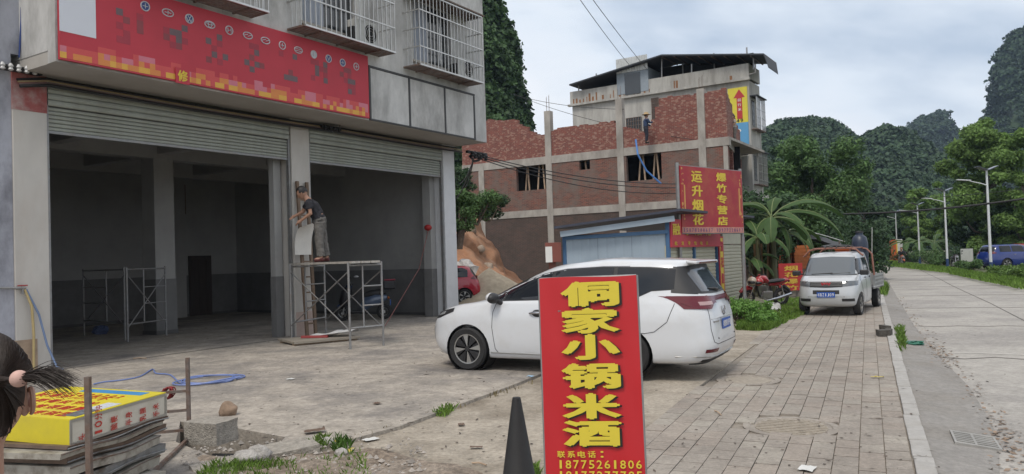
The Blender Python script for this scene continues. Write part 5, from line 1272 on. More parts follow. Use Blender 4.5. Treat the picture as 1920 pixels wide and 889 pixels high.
# peeled poster curling off the middle pillar
pp = MB(); f0 = SH.l((*G(565, 480, 0).xy, 0))
pz0 = SH.on_y(560, 478, -.34).z; pz1 = SH.on_y(560, 415, -.34).z; xa, xb = SH.on_y(552, 440, -.34).x, SH.on_y(583, 440, -.34).x
pp.grid([[SH.w(xa + (xb - xa) * i / 12, -.34 - (.25 * (k / 12) ** 3) * (1 - .3 * i / 12), pz0 + (pz1 - pz0) * k / 12 - .12 * (i / 12) * (k / 12) ** 2 + .25 * (k / 12) ** 6 * (i / 12 - .6)) for k in range(13)] for i in range(13)])
tag(pp.build('peeling_poster', mat('poster_back', (.62, .60, .56), .8, var=.06), smooth=True), 'white poster peeling and curling off the middle pillar by the worker', 'poster')
m_ldw = mat('ladder_timber', (.17, .12, .085), .85, var=.25, scale=6)
la, lb_ = SH.on_y(557, 343, -.1), SH.on_y(575, 345, -.1); fa, fb = SH.on_y(572, 470, -.32), SH.on_y(588, 470, -.32)
ld = thing('timber_ladder', 'brown timber ladder leaning on the middle pillar behind the worker', 'ladder', SH.w(0, 0, .04), SH.rz)
ra = [Vector((la.x, -.1, la.z)), Vector((fa.x, -.32, .0))]; rb_ = [Vector((lb_.x, -.1, lb_.z)), Vector((fb.x, -.32, .0))]
for q_ in (ra, rb_): MB().bar(q_[0], q_[1], .05, .08).build('rail', m_ldw, ld)
for k in range(9): f_ = .12 + k * .1; MB().bar(ra[0].lerp(ra[1], f_), rb_[0].lerp(rb_[1], f_), .035).build('rung', m_ldw, ld)
# white spotlight cap and red float with string on the right inner wall
p = SH.on_x(804, 427, 11.4); q_ = SH.on_x(727, 608, 9.4)
tag(MB().ball(SH.w(11.36, p.y, p.z), .12, 12, 8, (1, 1, .8)).build('red_lantern', mat('lantern_red', (.35, .02, .02), .6), smooth=True), 'small round red lantern hanging on the right inner wall', 'lantern')
g1 = G(722, 612, .05)
cable('slack_string', [SH.w(11.3, p.y - .05, p.z - .1), SH.w(11.0, p.y + .1, p.z * .55), Vector((g1.x, g1.y, .06))], .01, mat('string_red', (.25, .1, .09), .8), 'thin string running from the red lantern down to the floor', 'string')
p = SH.on_y(668, 520, 3.0); tag(MB().lathe([(.001, 0), (.07, .0), (.08, .03), (.03, .06)], 12, SH.w(p.x, 3.0, p.z), 'z').build('white_cup', mat('white_plastic', (.65, .65, .68), .4)), 'small white cap on a hook above the parked scooter', 'cap')

# ================================================================ yard clutter, foreground left
# steel stand: four posts with cross bars that hold the stack
PZ = .035
def stand_post(x, y, ytop):
    g = G(x, y, .0); top = D(x - 6, ytop, g.y).z
    return Vector((g.x, g.y, 0)), top
sp1 = G(170, 1015); sp2 = G(355, 832)
fr_ = thing('steel_rack', 'rusty steel posts and bars standing around the stacked panels', 'rack', (sp1.x, sp1.y, 0))
o1 = Vector((0, 0, 0)); o2 = Vector((sp2.x - sp1.x, sp2.y - sp1.y, 0))
h1 = D(155, 707, sp1.y).z; h2 = D(347, 671, sp2.y).z
for o, h in ((o1, h1), (o2, h2)):
    MB().bar(o, o + Vector((0, 0, h)), .034).build('post', m_rust, fr_)
for y in (733, 769, 806):
    z = D(350, y, sp2.y).z; MB().bar(o2 + Vector((0, 0, z)), o2 + Vector((-.42, -.12, z)), .026).build('cross_bar', m_rust, fr_)
MB().bar(o1 + Vector((0, 0, .06)), o2 + Vector((0, 0, .06)), .03).build('low_bar', m_rust, fr_)
# yellow light-box sign lying flat: corners surveyed at its own height
ZB0, ZB1 = .56, .75
A = G(135, 823, ZB0); Bv = G(323, 775, ZB0); At = G(131, 780, ZB1); Bt = G(310, 735, ZB1)
ex1 = (Bt - At); ex1.z = 0; LX = ex1.length; ex1.normalize(); ey1 = Vector((-ex1.y, ex1.x, 0)); LY = 1.05
lb = thing('light_box_sign', 'yellow light box sign with red characters lying flat on the stacked panels', 'sign', (At.x, At.y, ZB0 - .03), math.atan2(ex1.y, ex1.x)); lb.rotation_euler = (R(2.0), R(-1.2), math.atan2(ex1.y, ex1.x))
HT = ZB1 - ZB0
m_ly = mat('lightbox_yellow', (.62, .52, .025), .5, var=.08, scale=1.5, stain=(.4, .33, .06), samt=.4, sscale=2); m_lw = mat('lightbox_white', (.56, .53, .46), .55, var=.06, scale=3, stain=(.4, .36, .28), samt=.5, sscale=4)
box(0, LX, 0, LY, .004, HT).build('case', m_lw, lb)
box(-.004, LX + .004, .0, LY + .004, HT, HT + .006).build('top_face', m_ly, lb); box(-.006, 0, .0, LY, .004, HT).build('end_face', m_ly, lb)
for z in (0, HT - .02): box(-.007, LX + .006, -.006, 0, z, z + .02).build('edge_strip', m_alloy, lb)
for x in (-.008, LX - .012): box(x, x + .02, -.007, 0, .02, HT - .02).build('edge_strip', m_alloy, lb)
m_lr = mat('lightbox_red', (.45, .03, .02), .5, var=.05)
for i, (txt, z) in enumerate((('头10脑半乳手', 0),)):
    pass
for k, txt in enumerate(('头', '10分钟', '脑梗', '半身', '乳腺', '手术')):
    n = len(txt); letters(txt, m_lr, lb, (.1 + k * (LX - .16) / 5.4, -.008, .045), (0, 0, 1), (-1, 0, 0), .05, .07, (0, 0, .058), bold=.01, depth=.001)
rowt = ('医院疼痛专科', '腰腿颈椎风湿', '关节炎骨质增生', '不开刀好得快')
for r_, txt in enumerate(rowt):
    letters(txt, m_lr, lb, (.12 + r_ * .17, .16 + .05 * r_, HT + .008), (0, -1, 0), (1, 0, 0), .10, .12, (0, .125, 0), bold=.008, depth=.001)
letters('15977200202', m_lr, lb, (LX * .74, .98, HT + .008), (0, -1, 0), (1, 0, 0), .045, .09, (0, -.075, 0), bold=.008, depth=.001)
box(LX * .84, LX * .95, .12, .75, HT + .006, HT + .009).build('blue_band', mat('band_blue', (.05, .22, .45), .5), lb)
box(.08, .3, .03, .16, HT + .006, HT + .009).build('photo_patch', mat('patch_grey', (.12, .13, .14), .5, var=.4, scale=20), lb); box(.3, .52, .03, .16, HT + .006, HT + .0095).build('photo_patch', mat('patch_pale', (.5, .52, .55), .5, var=.2, scale=20), lb)
# panels stacked beneath it, every one of its own size and tilt
rp_ = random.Random(3); z = .10
m_pn = [mat('panel_%d' % i, c, .6, .1, var=.2, scale=4, stain=(.09, .065, .045), samt=.9, sscale=5) for i, c in enumerate([(.34, .32, .28), (.22, .225, .23), (.40, .38, .34), (.16, .11, .085), (.28, .26, .22)])]
plabel = ['lowest dented grey panel in the stack under the yellow light box', 'second panel from the ground in the stack under the yellow light box', 'third panel from the ground in the stack under the yellow light box', 'fourth panel from the ground in the stack under the yellow light box', 'brown weathered panel third from the top of the stack', 'pale panel second from the top of the stack', 'topmost thin brown sheet right under the yellow light box']
zz_ = .02
for k in range(7):
    th = (.11, .10, .09, .085, .06, .05, .03)[k]; lx = LX * rp_.uniform(.96, 1.12); ly = LY * rp_.uniform(.85, 1.0); ox = rp_.uniform(-.14, .05)
    t = thing('stacked_panel', plabel[k], 'panel', (At.x + ex1.x * ox - ey1.x * -.0 + ey1.x * rp_.uniform(-.05, .02), At.y + ex1.y * ox + ey1.y * rp_.uniform(-.05, .02), zz_), math.atan2(ex1.y, ex1.x) + rp_.uniform(-.05, .05), 'old sign panels stacked under the light box')
    n = 14; fr0 = []
    m = m_pn[(2, 0, 1, 2, 3, 0, 3)[k]]
    mb = MB(); ph = rp_.uniform(0, 6)
    warp = lambda x, y: .012 * math.sin(x * 4 + ph) * (1 - y / ly) + .008 * math.sin(x * 9 + ph * 2)
    top = [[(lx * i / n, y, th * .86 + warp(lx * i / n, y)) for y in (0, ly * .3, ly)] for i in range(n + 1)]
    bot = [[(lx * i / n, y + .012, warp(lx * i / n, y)) for y in (0, ly * .3, ly)] for i in range(n + 1)]
    mb.grid(top); mb.grid(bot); mb.grid([[top[i][0], bot[i][0]] for i in range(n + 1)]); mb.grid([[top[0][j], bot[0][j]] for j in range(3)]); mb.grid([[top[n][j], bot[n][j]] for j in range(3)]); mb.grid([[top[i][2], bot[i][2]] for i in range(n + 1)])
    mb.build('panel_shell', m, t)
    MB().tube([(p[0], p[1] - .002, p[2] - th * (.1 if k % 2 else .6)) for p in [r0[0] for r0 in top]], .006, 5).build('edge_trim', m_rust if k % 2 else m_pn[1], t)
    zz_ += th
# red bundle of twine on the rack, blue and white box, scraps
rb = D(315, 737, sp2.y + .02)
tw = MB()
for k in range(26):
    a = k * 2.4; tw.tube([(rb.x + .05 * math.cos(a + s) * (1 + .3 * math.sin(k)), rb.y + .035 * math.sin(a * 1.3 + s), rb.z + .06 * math.sin(a + s * 1.2)) for s in np.linspace(0, 3.2, 7)], .006, 4)
o = tag(tw.build('twine_bundle', mat('twine_red', (.22, .03, .03), .9, var=.4, scale=30)), 'dark red bundle of twine hung on the rack post', 'twine')
bw = G(25, 855, .25)
wb_ = thing('plastic_tub', 'blue and white plastic tub beside the stacked panels', 'tub', (bw.x, bw.y - .1, .02), .3)
box(-.16, .16, -.14, .14, 0, .36).build('tub', mat('tub_white', (.5, .5, .52), .5), wb_, bevel=.02); box(-.17, .17, -.15, .15, .36, .44).build('lid', mat('tub_blue', (.03, .12, .35), .5), wb_, bevel=.01)
# concrete block, broken slabs, stones, pipe in the drain pit
m_cb = mat('cinder_block', (.30, .275, .24), .95, var=.3, scale=18, bump=.8, bscale=60)
def rough_block(name, label, cat, c, size, rz, tilt=(0, 0), m=m_cb, amt=.02, seed=1.0, cuts=5):
    bm = bmesh.new(); bmesh.ops.create_cube(bm, size=1); bmesh.ops.subdivide_edges(bm, edges=bm.edges, cuts=cuts, use_grid_fill=True)
    for v in bm.verts:
        v.co = Vector((v.co.x * size[0], v.co.y * size[1], v.co.z * size[2])); v.co += noise.noise_vector(v.co * 7 + Vector((seed, seed, 0))) * amt
    me = bpy.data.meshes.new(name); bm.to_mesh(me); bm.free(); me.materials.append(m)
    o = link(name, me); o.location = c; o.rotation_euler = (tilt[0], tilt[1], rz); return tag(o, label, cat)
b_ = G(392, 838, .0)
rough_block('concrete_block', 'rough grey concrete block on the edge of the drain pit', 'block', (b_.x - .02, b_.y + .12, .135), (.42, .30, .22), R(-24), amt=.012)
b_ = G(408, 868, .06); rough_block('broken_slab', 'long broken concrete slab lying beside the concrete block', 'slab', (b_.x, b_.y, .035), (.44, .2, .06), R(40), (.08, -.05), seed=3)
b_ = G(537, 842, .06); rough_block('broken_slab', 'flat broken slab covering the right end of the drain pit', 'slab', (b_.x + .03, b_.y + .02, .05), (.46, .36, .08), R(28), (.03, -.06), seed=5)
m_rockw = mat('pale_rock', (.36, .34, .32), .95, var=.3, scale=14, bump=.8, bscale=40)
rocks = [(485, 868, .11, .08, 'pale rough stone between the slab and the grass'), (460, 872, .12, .07, 'low pinkish stone touching the pale rough stone'), (612, 838, .07, .04, 'small pale stone near the yellow litter'), (640, 862, .06, .05, 'small brown stone in the dirt patch')]
def stone(px, py, r, h, label, m=m_rockw, seed=2, name='stone', g0=None):
    g = g0 or G(px, py); mb = MB().ball((0, 0, 0), 1, 14, 9); v = hull_noise(mb.v, .35, 1.3, seed); mb.v = [(p[0] * r, p[1] * r * .8, p[2] * h) for p in v]
    return tag(mb.build(name, m, smooth=60, loc=(g.x, g.y, h * .7 + .02)), label, 'stone')
for i, (x, y, r_, h_, l) in enumerate(rocks): stone(x, y, r_, h_, l, seed=i * 3 + 1)
stone(428, 779, .105, .10, 'round brown stone lying alone on the yard', mat('brown_rock', (.24, .17, .12), .9, var=.3, scale=10, bump=.5, bscale=30), seed=8, g0=G(428, 778, .035))
pa, pb_ = G(425, 850, -.05), G(520, 856, -.05)
dpp = thing('drain_pipe', 'black plastic drain pipe lying in the pit', 'pipe', (pa.x, pa.y, -.12))
MB().cyl((-.15, .05, 0), (pb_.x - pa.x + .2, pb_.y - pa.y, .02), .06, n=16).build('pipe', m_black, dpp, smooth=True)
for f in (.42, .8): c = Vector((-.15, .05, 0)).lerp(Vector((pb_.x - pa.x + .2, pb_.y - pa.y, .02)), f); MB().cyl(c - Vector((.02, 0, 0)), c + Vector((.02, 0, 0)), .068, n=16).build('collar', m_stain if f < .5 else m_black, dpp)
# blue hose in loops
m_hose = mat('hose_blue', (.17, .23, .47), .5, var=.1)
hz = []
c0 = G(395, 712, .05); rh = random.Random(2)
for k in range(96):
    a = k * .42; rr_ = .42 + .13 * math.sin(k * .31) + .05 * math.sin(k * 1.1)
    if k < 46: hz.append(Vector((c0.x + rr_ * .95 * math.cos(a) + .1 * math.sin(k * .13), c0.y + rr_ * .95 * math.sin(a), .05 + .012 * (k // 15) * (1 + .3 * math.sin(a)))))
e_ = hz[-1]; tail = [G(x, y, .05) for x, y in ((352, 722), (320, 703), (292, 700), (286, 692), (262, 706), (225, 713), (196, 716), (176, 720))]
hz += tail
def smooth_path(P, n=4):
    out = []
    for i in range(len(P) - 1):
        p0, p1, p2, p3 = P[max(i - 1, 0)], P[i], P[i + 1], P[min(i + 2, len(P) - 1)]
        for k in range(n):
            t = k / n; out.append(.5 * ((2 * p1) + (p2 - p0) * t + (2 * p0 - 5 * p1 + 4 * p2 - p3) * t * t + (3 * p1 - p0 - 3 * p2 + p3) * t ** 3))
    return out + [P[-1]]
tag(MB().tube(smooth_path(hz, 3), .0115, 6).build('garden_hose', m_hose, smooth=True), 'pale blue hose lying in loops on the yard', 'hose')
bgp = G(180, 628, .036)
bag = MB().ball((0, 0, 0), 1, 20, 14); bag.v = [(p[0] * .2, p[1] * .15, p[2] * .13) for p in hull_noise(bag.v, .55, 2.2, 3)]
tag(bag.build('plastic_bag', mat('bag_blue', (.10, .13, .24), .5, var=.4, scale=14), smooth=50, loc=(bgp.x, bgp.y + .2, .14)), 'crumpled blue plastic bag on the floor of the left bay', 'bag')

# ================================================================ litter: small flat scraps, leaves, sticks
def scrap(px, py, w, h, m, label, z=.0, name='paper_scrap', seed=1, up=.02, cat='litter'):
    g = G(px, py, z); n = 5
    P = [[(w * (i / n - .5), h * (k / n - .5), .006 + up * (.5 + .5 * noise.noise((i * .9 + seed, k * .9, seed)))) for k in range(n + 1)] for i in range(n + 1)]
    return tag(MB().grid(P).build(name, m, smooth=True, loc=(g.x, g.y, z), rz=seed * 1.3), label, cat)
m_sw = mat('scrap_white', (.6, .6, .58), .7, var=.1); m_sy = mat('scrap_yellow', (.5, .4, .08), .6, var=.15); m_sb = mat('scrap_brown', (.13, .085, .06), .8, var=.2)
scrap(545, 712, .12, .1, m_sw, 'small white scrap in the middle of the yard', .035, seed=1)
scrap(995, 707, .1, .08, mat('scrap_blue', (.3, .45, .6), .6), 'small blue and white packet near the minivan', .035, seed=2)
scrap(695, 826, .16, .1, m_sw, 'white scrap on the apron near the weeds', 0, seed=3); scrap(606, 832, .12, .08, m_sw, 'white scrap beside the small weeds', .02, seed=4)
scrap(628, 830, .13, .1, m_sy, 'yellow wrapper among the rubble', .02, seed=5); scrap(655, 848, .18, .05, m_sy, 'flat yellow strip of litter on the dirt', .02, seed=6)
scrap(1645, 709, .16, .06, m_sy, 'curled yellow leaf on the pavement', .0, 'dry_leaf', 7, .03); scrap(1513, 881, .16, .12, m_sw, 'white paper scrap on the near pavement', .0, seed=8)
scrap(707, 758, .12, .08, m_sb, 'brown leaf on the yard', .035, 'dry_leaf', 9); scrap(590, 812, .22, .12, m_sb, 'crumpled brown wrapper at the edge of the yard', .035, seed=10, up=.05)
scrap(865, 798, .1, .07, m_sb, 'small brown leaf on the apron', 0, 'dry_leaf', 11); scrap(893, 841, .12, .06, m_sb, 'brown leaf near the cone on the apron', 0, 'dry_leaf', 12)
gb = G(1716, 648, -.11); gbm = MB().ball((0, 0, 0), 1, 14, 10); gbm.v = [(p[0] * .16, p[1] * .11, p[2] * .05) for p in hull_noise(gbm.v, .6, 2.0, 5)]
tag(gbm.build('plastic_bag', mat('bag_green', (.02, .13, .085), .4, var=.3, scale=12), smooth=50, loc=(gb.x, gb.y, -.07)), 'crumpled green plastic bag in the gutter', 'bag')
wbg = MB().ball((0, 0, 0), 1, 14, 10); wbg.v = [(p[0] * .22, p[1] * .16, p[2] * .16) for p in hull_noise(wbg.v, .5, 1.8, 4)]; g_ = G(1448, 586)
tag(wbg.build('white_sack', mat('sack_white', (.5, .5, .5), .6, var=.1), smooth=50, loc=(g_.x, g_.y, .1)), 'white plastic sack on the grass by the motorcycle', 'sack')
a_, b_ = G(1455, 586, .04), G(1500, 585, .04); tag(MB().cyl(a_, b_, .03).build('white_pipe', m_stain), 'pale pipe lying on the grass beside the truck', 'pipe')
# brick rubble on the kerb
for i, (x, y, l, rz_) in enumerate(((1652, 630, 'left dark broken brick in the small pile on the kerb', .2), (1665, 629, 'right dark broken brick in the small pile on the kerb', -.2), (1660, 621, 'rear dark broken brick in the small pile on the kerb', .5))):
    g_ = G(x, y); rough_block('broken_brick', l, 'brick', (g_.x, g_.y, .062), (.26, .13, .12), SW.rz + rz_, m=mat('dark_brick', (.075, .068, .06), .95, var=.3, scale=16), amt=.015, seed=i * 2.0, cuts=3)['group'] = 'broken bricks on the kerb'
# leaf litter in the gutter, too many to count
lt = MB(); rl_ = random.Random(12)
for k in range(650):
    t = rl_.choice((rl_.uniform(.2, 12), rl_.gauss(1.9, .6), rl_.gauss(8.5, 1.0), rl_.uniform(2, 25), rl_.uniform(2, 25)))
    e_ = float(np.interp(t, [p[0] for p in rl[:8]], [p[1] for p in rl[:8]])); m_ = e_ - .05 + rl_.gauss(0, .10) - abs(rl_.gauss(0, .08))
    c = SW.w(t, m_, max(ROADZ + .012, -.055 - .065 * min(1, m_ / e_) + .006)); s_ = rl_.uniform(.012, .04); a = rl_.uniform(0, 6.3); d1 = Vector((math.cos(a), math.sin(a), rl_.uniform(-.3, .3))) * s_; d2 = Vector((-math.sin(a), math.cos(a), rl_.uniform(-.3, .5))) * s_ * .5
    lt.add([c - d1, c + d2, c + d1, c - d2], [(0, 1, 2, 3)])
tag(lt.build('leaf_litter', mat('leaf_litter', (.21, .155, .115), .9, var=.2, island=.5)), 'brown dead leaves and grit gathered along the gutter', 'leaf litter', kind='stuff')
lt = MB()
for k in range(900):
    x, y = rl_.uniform(380, 1900), rl_.uniform(560, 889); g_ = G(x, y, .005)
    l_ = SW.l(g_)
    if l_.y < -.1 and rl_.random() < .8: continue
    g_.z = .006 if l_.y < 4.9 else .041
    if l_.y < -.05: g_.z = ROADZ + .006
    s_ = rl_.uniform(.006, .022); a = rl_.uniform(0, 6.3); d1 = Vector((math.cos(a), math.sin(a), 0)) * s_ * rl_.choice((1, 1, 2.5)); d2 = Vector((-math.sin(a), math.cos(a), .4)) * s_ * .5
    lt.add([g_ - d1, g_ + d2, g_ + d1, g_ - d2], [(0, 1, 2, 3)])
tag(lt.build('ground_specks', mat('speck_dark', (.1, .08, .065), .9, island=.6)), 'scattered leaf bits and twigs over the paving', 'leaf litter', kind='stuff')
for x0, y0, x1, y1, l in ((1340, 770, 1352, 778, 'thin brown twig lying on the pavement'), (885, 868, 912, 872, 'long brown stick on the apron near the cone'), (250, 672, 275, 672, 'short pale stick on the yard before the left bay')):
    a_, b_ = G(x0, y0, .045 if y0 == 672 else .012), G(x1, y1, .045 if y0 == 672 else .012); tag(MB().tube([a_, a_.lerp(b_, .5) + Vector((0, .01, .01)), b_], .008, 5).build('stick', m_wood), l, 'stick')
# storm drain grating
gt = thing('drain_grate', 'iron storm drain grating set in the gutter', 'grate', SW.w(1.75, -.43, -.094), SW.rz, rx=.117)
box(-.24, .24, -.19, .19, -.06, .0).build('pit', m_dark, gt)  # solid dark box; its colour paints the shaded drain hole between the bars
for k in range(7): box(-.235 + k * .075, -.205 + k * .075, -.18, .18, -.018, .012).build('grate_bar', mat('cast_iron', (.34, .33, .31), .6, .4, var=.2), gt)
for y in (-.19, .0, .17): box(-.25, .25, y, y + .02, -.03, .013).build('grate_frame', MATS['cast_iron'], gt)
for x in (-.26, .245): box(x, x + .02, -.192, .192, -.03, .0135).build('grate_frame', MATS['cast_iron'], gt)

# ================================================================ street lamps, far side signs, overhead wires
LMP = [((1859, 517), (1848, 319)), ((1777, 504), (1770, 358)), ((1725, 495), (1720, 384)), ((1683, 488), (1679, 397))]
m_lp = mat('lamp_paint', (.6, .62, .64), .4, .1, var=.05); m_lpb = mat('lamp_blue', (.02, .05, .14), .5); m_solar = mat('solar_panel', (.03, .035, .06), .2, .1)
lab = ['nearest white street lamp on the far side of the road', 'second white street lamp from the camera', 'third white street lamp from the camera', 'farthest white street lamp behind the motorcycle rider']
first = None
for i, (b0, t0) in enumerate(LMP):
    g_ = G(*b0, -.03); h = D(*t0, g_.y).z
    if first is None:
        t = thing('street_lamp', lab[i], 'street lamp', g_, R(0), 'street lamps along the far verge'); H0 = h
        MB().tube([(0, 0, .72), (0, 0, H0)], [.075, .05], 12).build('pole', m_lp, t, smooth=True); MB().tube([(0, 0, 0), (0, 0, .72)], [.1, .09], 12).build('base_sleeve', m_lpb, t, smooth=True)
        MB().tube([(0, 0, H0 * .86), (-.35, -.02, H0 * .88), (-.95, -.04, H0 * .905)], [.03, .028, .02], 8).build('arm', m_lp, t, smooth=True)
        MB().obox((-1.25, -.05, H0 * .915), (.7, .2, .05), Matrix.Rotation(R(5), 3, 'Y')).build('lamp_head', m_lp, t, bevel=.02)
        for sg in (-1, 1): MB().obox((sg * .28, 0, H0 + .12), (.55, .45, .04), Matrix.Rotation(R(-22 * sg), 3, 'Y')).build('solar_panel', m_solar, t)
        MB().cyl((0, 0, H0), (0, 0, H0 + .06), .08).build('cap', m_lp, t)
        first = t
    else:
        t = copy_tree(first); t.location = g_; t['label'] = lab[i]; t.scale = (1, 1, h / H0)
# blue notice, white board, orange stand on the verge
g_ = G(1680, 489, -.03); ob = thing('orange_stand', 'orange and white stand at the roadside beyond the rider', 'stand', g_)
box(-.55, .1, -.2, .2, .0, 2.3).build('orange_panel', mat('stand_orange', (.45, .10, .02), .6, var=.15), ob); box(.12, .7, -.2, .2, .6, 2.35).build('white_panel', mat('stand_white', (.5, .5, .48), .6, var=.2, scale=3), ob)
box(.02, .12, -.22, .2, .7, 2.1).build('yellow_strip', m_py, ob)
g_ = G(1814, 503, -.03); wbd = thing('white_board', 'white rectangular board standing in the verge bushes', 'board', g_)
box(-.42, .42, -.03, .03, .45, 1.35).build('panel', mat('board_white', (.42, .43, .40), .7, var=.1), wbd)
for x in (-.3, .3): box(x - .03, x + .03, -.02, .02, 0, .45).build('leg', m_rust, wbd)
# wires
def wire(px0, Y0, px1, Y1, sag, r, label, group='overhead wires'):
    return cable('overhead_wire', [D(*px0, Y0), D(*px1, Y1)], r, m_black, label, 'wire', group, sag, 5, 20)
wire((1380, 393), 46, (1990, 362), 34, .55, .05, 'thick black cable crossing over the road in front of the trees')
wire((1560, 372), 60, (1990, 345), 44, .35, .018, 'thin wire above the thick cable across the road')
wire((1060, -40), 30, (1180, 122), 52, .1, .016, 'left thin wire slanting down to the metal roof'); wire((1083, -40), 30, (1215, 132), 52, .1, .016, 'right thin wire slanting down to the metal roof')
c0 = SH.w(12.9, -.35, 5.1)
for k, (px_e, Ye, sg_, l) in enumerate((((1270, 345), 30, .5, 'upper slack wire from the shop corner to the brick building'), ((1275, 352), 30, .6, 'middle slack wire from the shop corner to the brick building'), ((1280, 362), 30, .75, 'lower slack wire from the shop corner to the brick building'))):
    cable('overhead_wire', [SH.w(12.9, -.35, 5.12 - .05 * k), D(*px_e, Ye)], .016, m_black, l, 'wire', 'overhead wires', sg_ * .5, 5, 18)
wire((965, 178), 60, (1170, 205), 44, .25, .016, 'thin wire in front of the sky left of the metal roof'); wire((962, 176), 60, (1300, 262), 41, .4, .016, 'long thin wire falling past the bare concrete column')
for k, (x, y) in enumerate(((862, 345), (872, 352), (856, 372))): cable('overhead_wire', [SH.w(12.9, -.35, 4.95), D(x, y, 30)], .018, m_black, ['left', 'middle', 'lower'][k] + ' short cable dropping behind the right pillar', 'wire', 'overhead wires', .15, 5, 10)
cable('blue_hose', [D(1192, 262, 42.0), D(1196, 290, 41.2), D(1212, 320, 41.2), D(1240, 345, 41.2)], .05, mat('hose_bright', (.05, .16, .42), .5), 'blue hose hanging down the brick wall under the roof worker', 'hose')

# pebbles and crumbs of concrete over the dirt patch, too many to count
pb_m = MB(); rp2 = random.Random(44)
for k in range(420):
    x = rp2.uniform(340, 800); y = rp2.gauss(862, 16) if rp2.random() < .7 else rp2.uniform(820, 900); g_ = G(x, y, .02); s_ = rp2.uniform(.006, .022) * rp2.choice((1, 1, 1, 1.8))
    g_.z = .045 + .03 * noise.noise(g_ * 2.3)
    v = [g_ + Vector((rp2.uniform(-1, 1), rp2.uniform(-1, 1), rp2.uniform(.2, 1))) * s_ for _ in range(2)]
    q = [Vector((s_, 0, 0)), Vector((0, s_ * .8, 0)), Vector((-s_ * .9, .1 * s_, 0)), Vector((0, -s_, 0)), Vector((.1 * s_, 0, s_ * .8)), Vector((0, .1 * s_, -s_ * .6))]
    q = [g_ + p * rp2.uniform(.7, 1.2) for p in q]; pb_m.add(q, [(0, 1, 4), (1, 2, 4), (2, 3, 4), (3, 0, 4), (1, 0, 5), (2, 1, 5), (3, 2, 5), (0, 3, 5)])
tag(pb_m.build('pebbles', mat('pebble', (.33, .3, .27), .95, var=.1, island=.35)), 'loose pebbles and concrete crumbs on the dirt at the bottom left', 'pebbles', kind='stuff')
# ================================================================ two-wheelers
def torus(mb, c, r, rr, axis='y', n=24, k=8):
    pts = [{'y': (c[0] + r * math.cos(a), c[1], c[2] + r * math.sin(a)), 'x': (c[0], c[1] + r * math.cos(a), c[2] + r * math.sin(a))}[axis] for a in np.arange(0, 2 * math.pi, 2 * math.pi / n)]
    return mb.tube(pts, rr, k, closed=True)
def bike_wheel(t, x, r, w=.05):
    o = torus(MB(), (0, 0, 0), r - w, w).build('wheel', m_tyre, t, smooth=True, loc=(x, 0, r))
    torus(MB(), (0, 0, 0), r - w * 1.9, .014, n=20, k=6).build('rim', m_alloy, o, smooth=True)
    for k in range(5):
        a = k * 1.2566; MB().bar((.03 * math.cos(a), 0, .03 * math.sin(a)), ((r - w * 1.9) * math.cos(a), 0, (r - w * 1.9) * math.sin(a)), .03, .015).build('spoke', m_trim, o)
    MB().cyl((0, -.07, 0), (0, .07, 0), .045).build('hub', m_alloy, o); return o
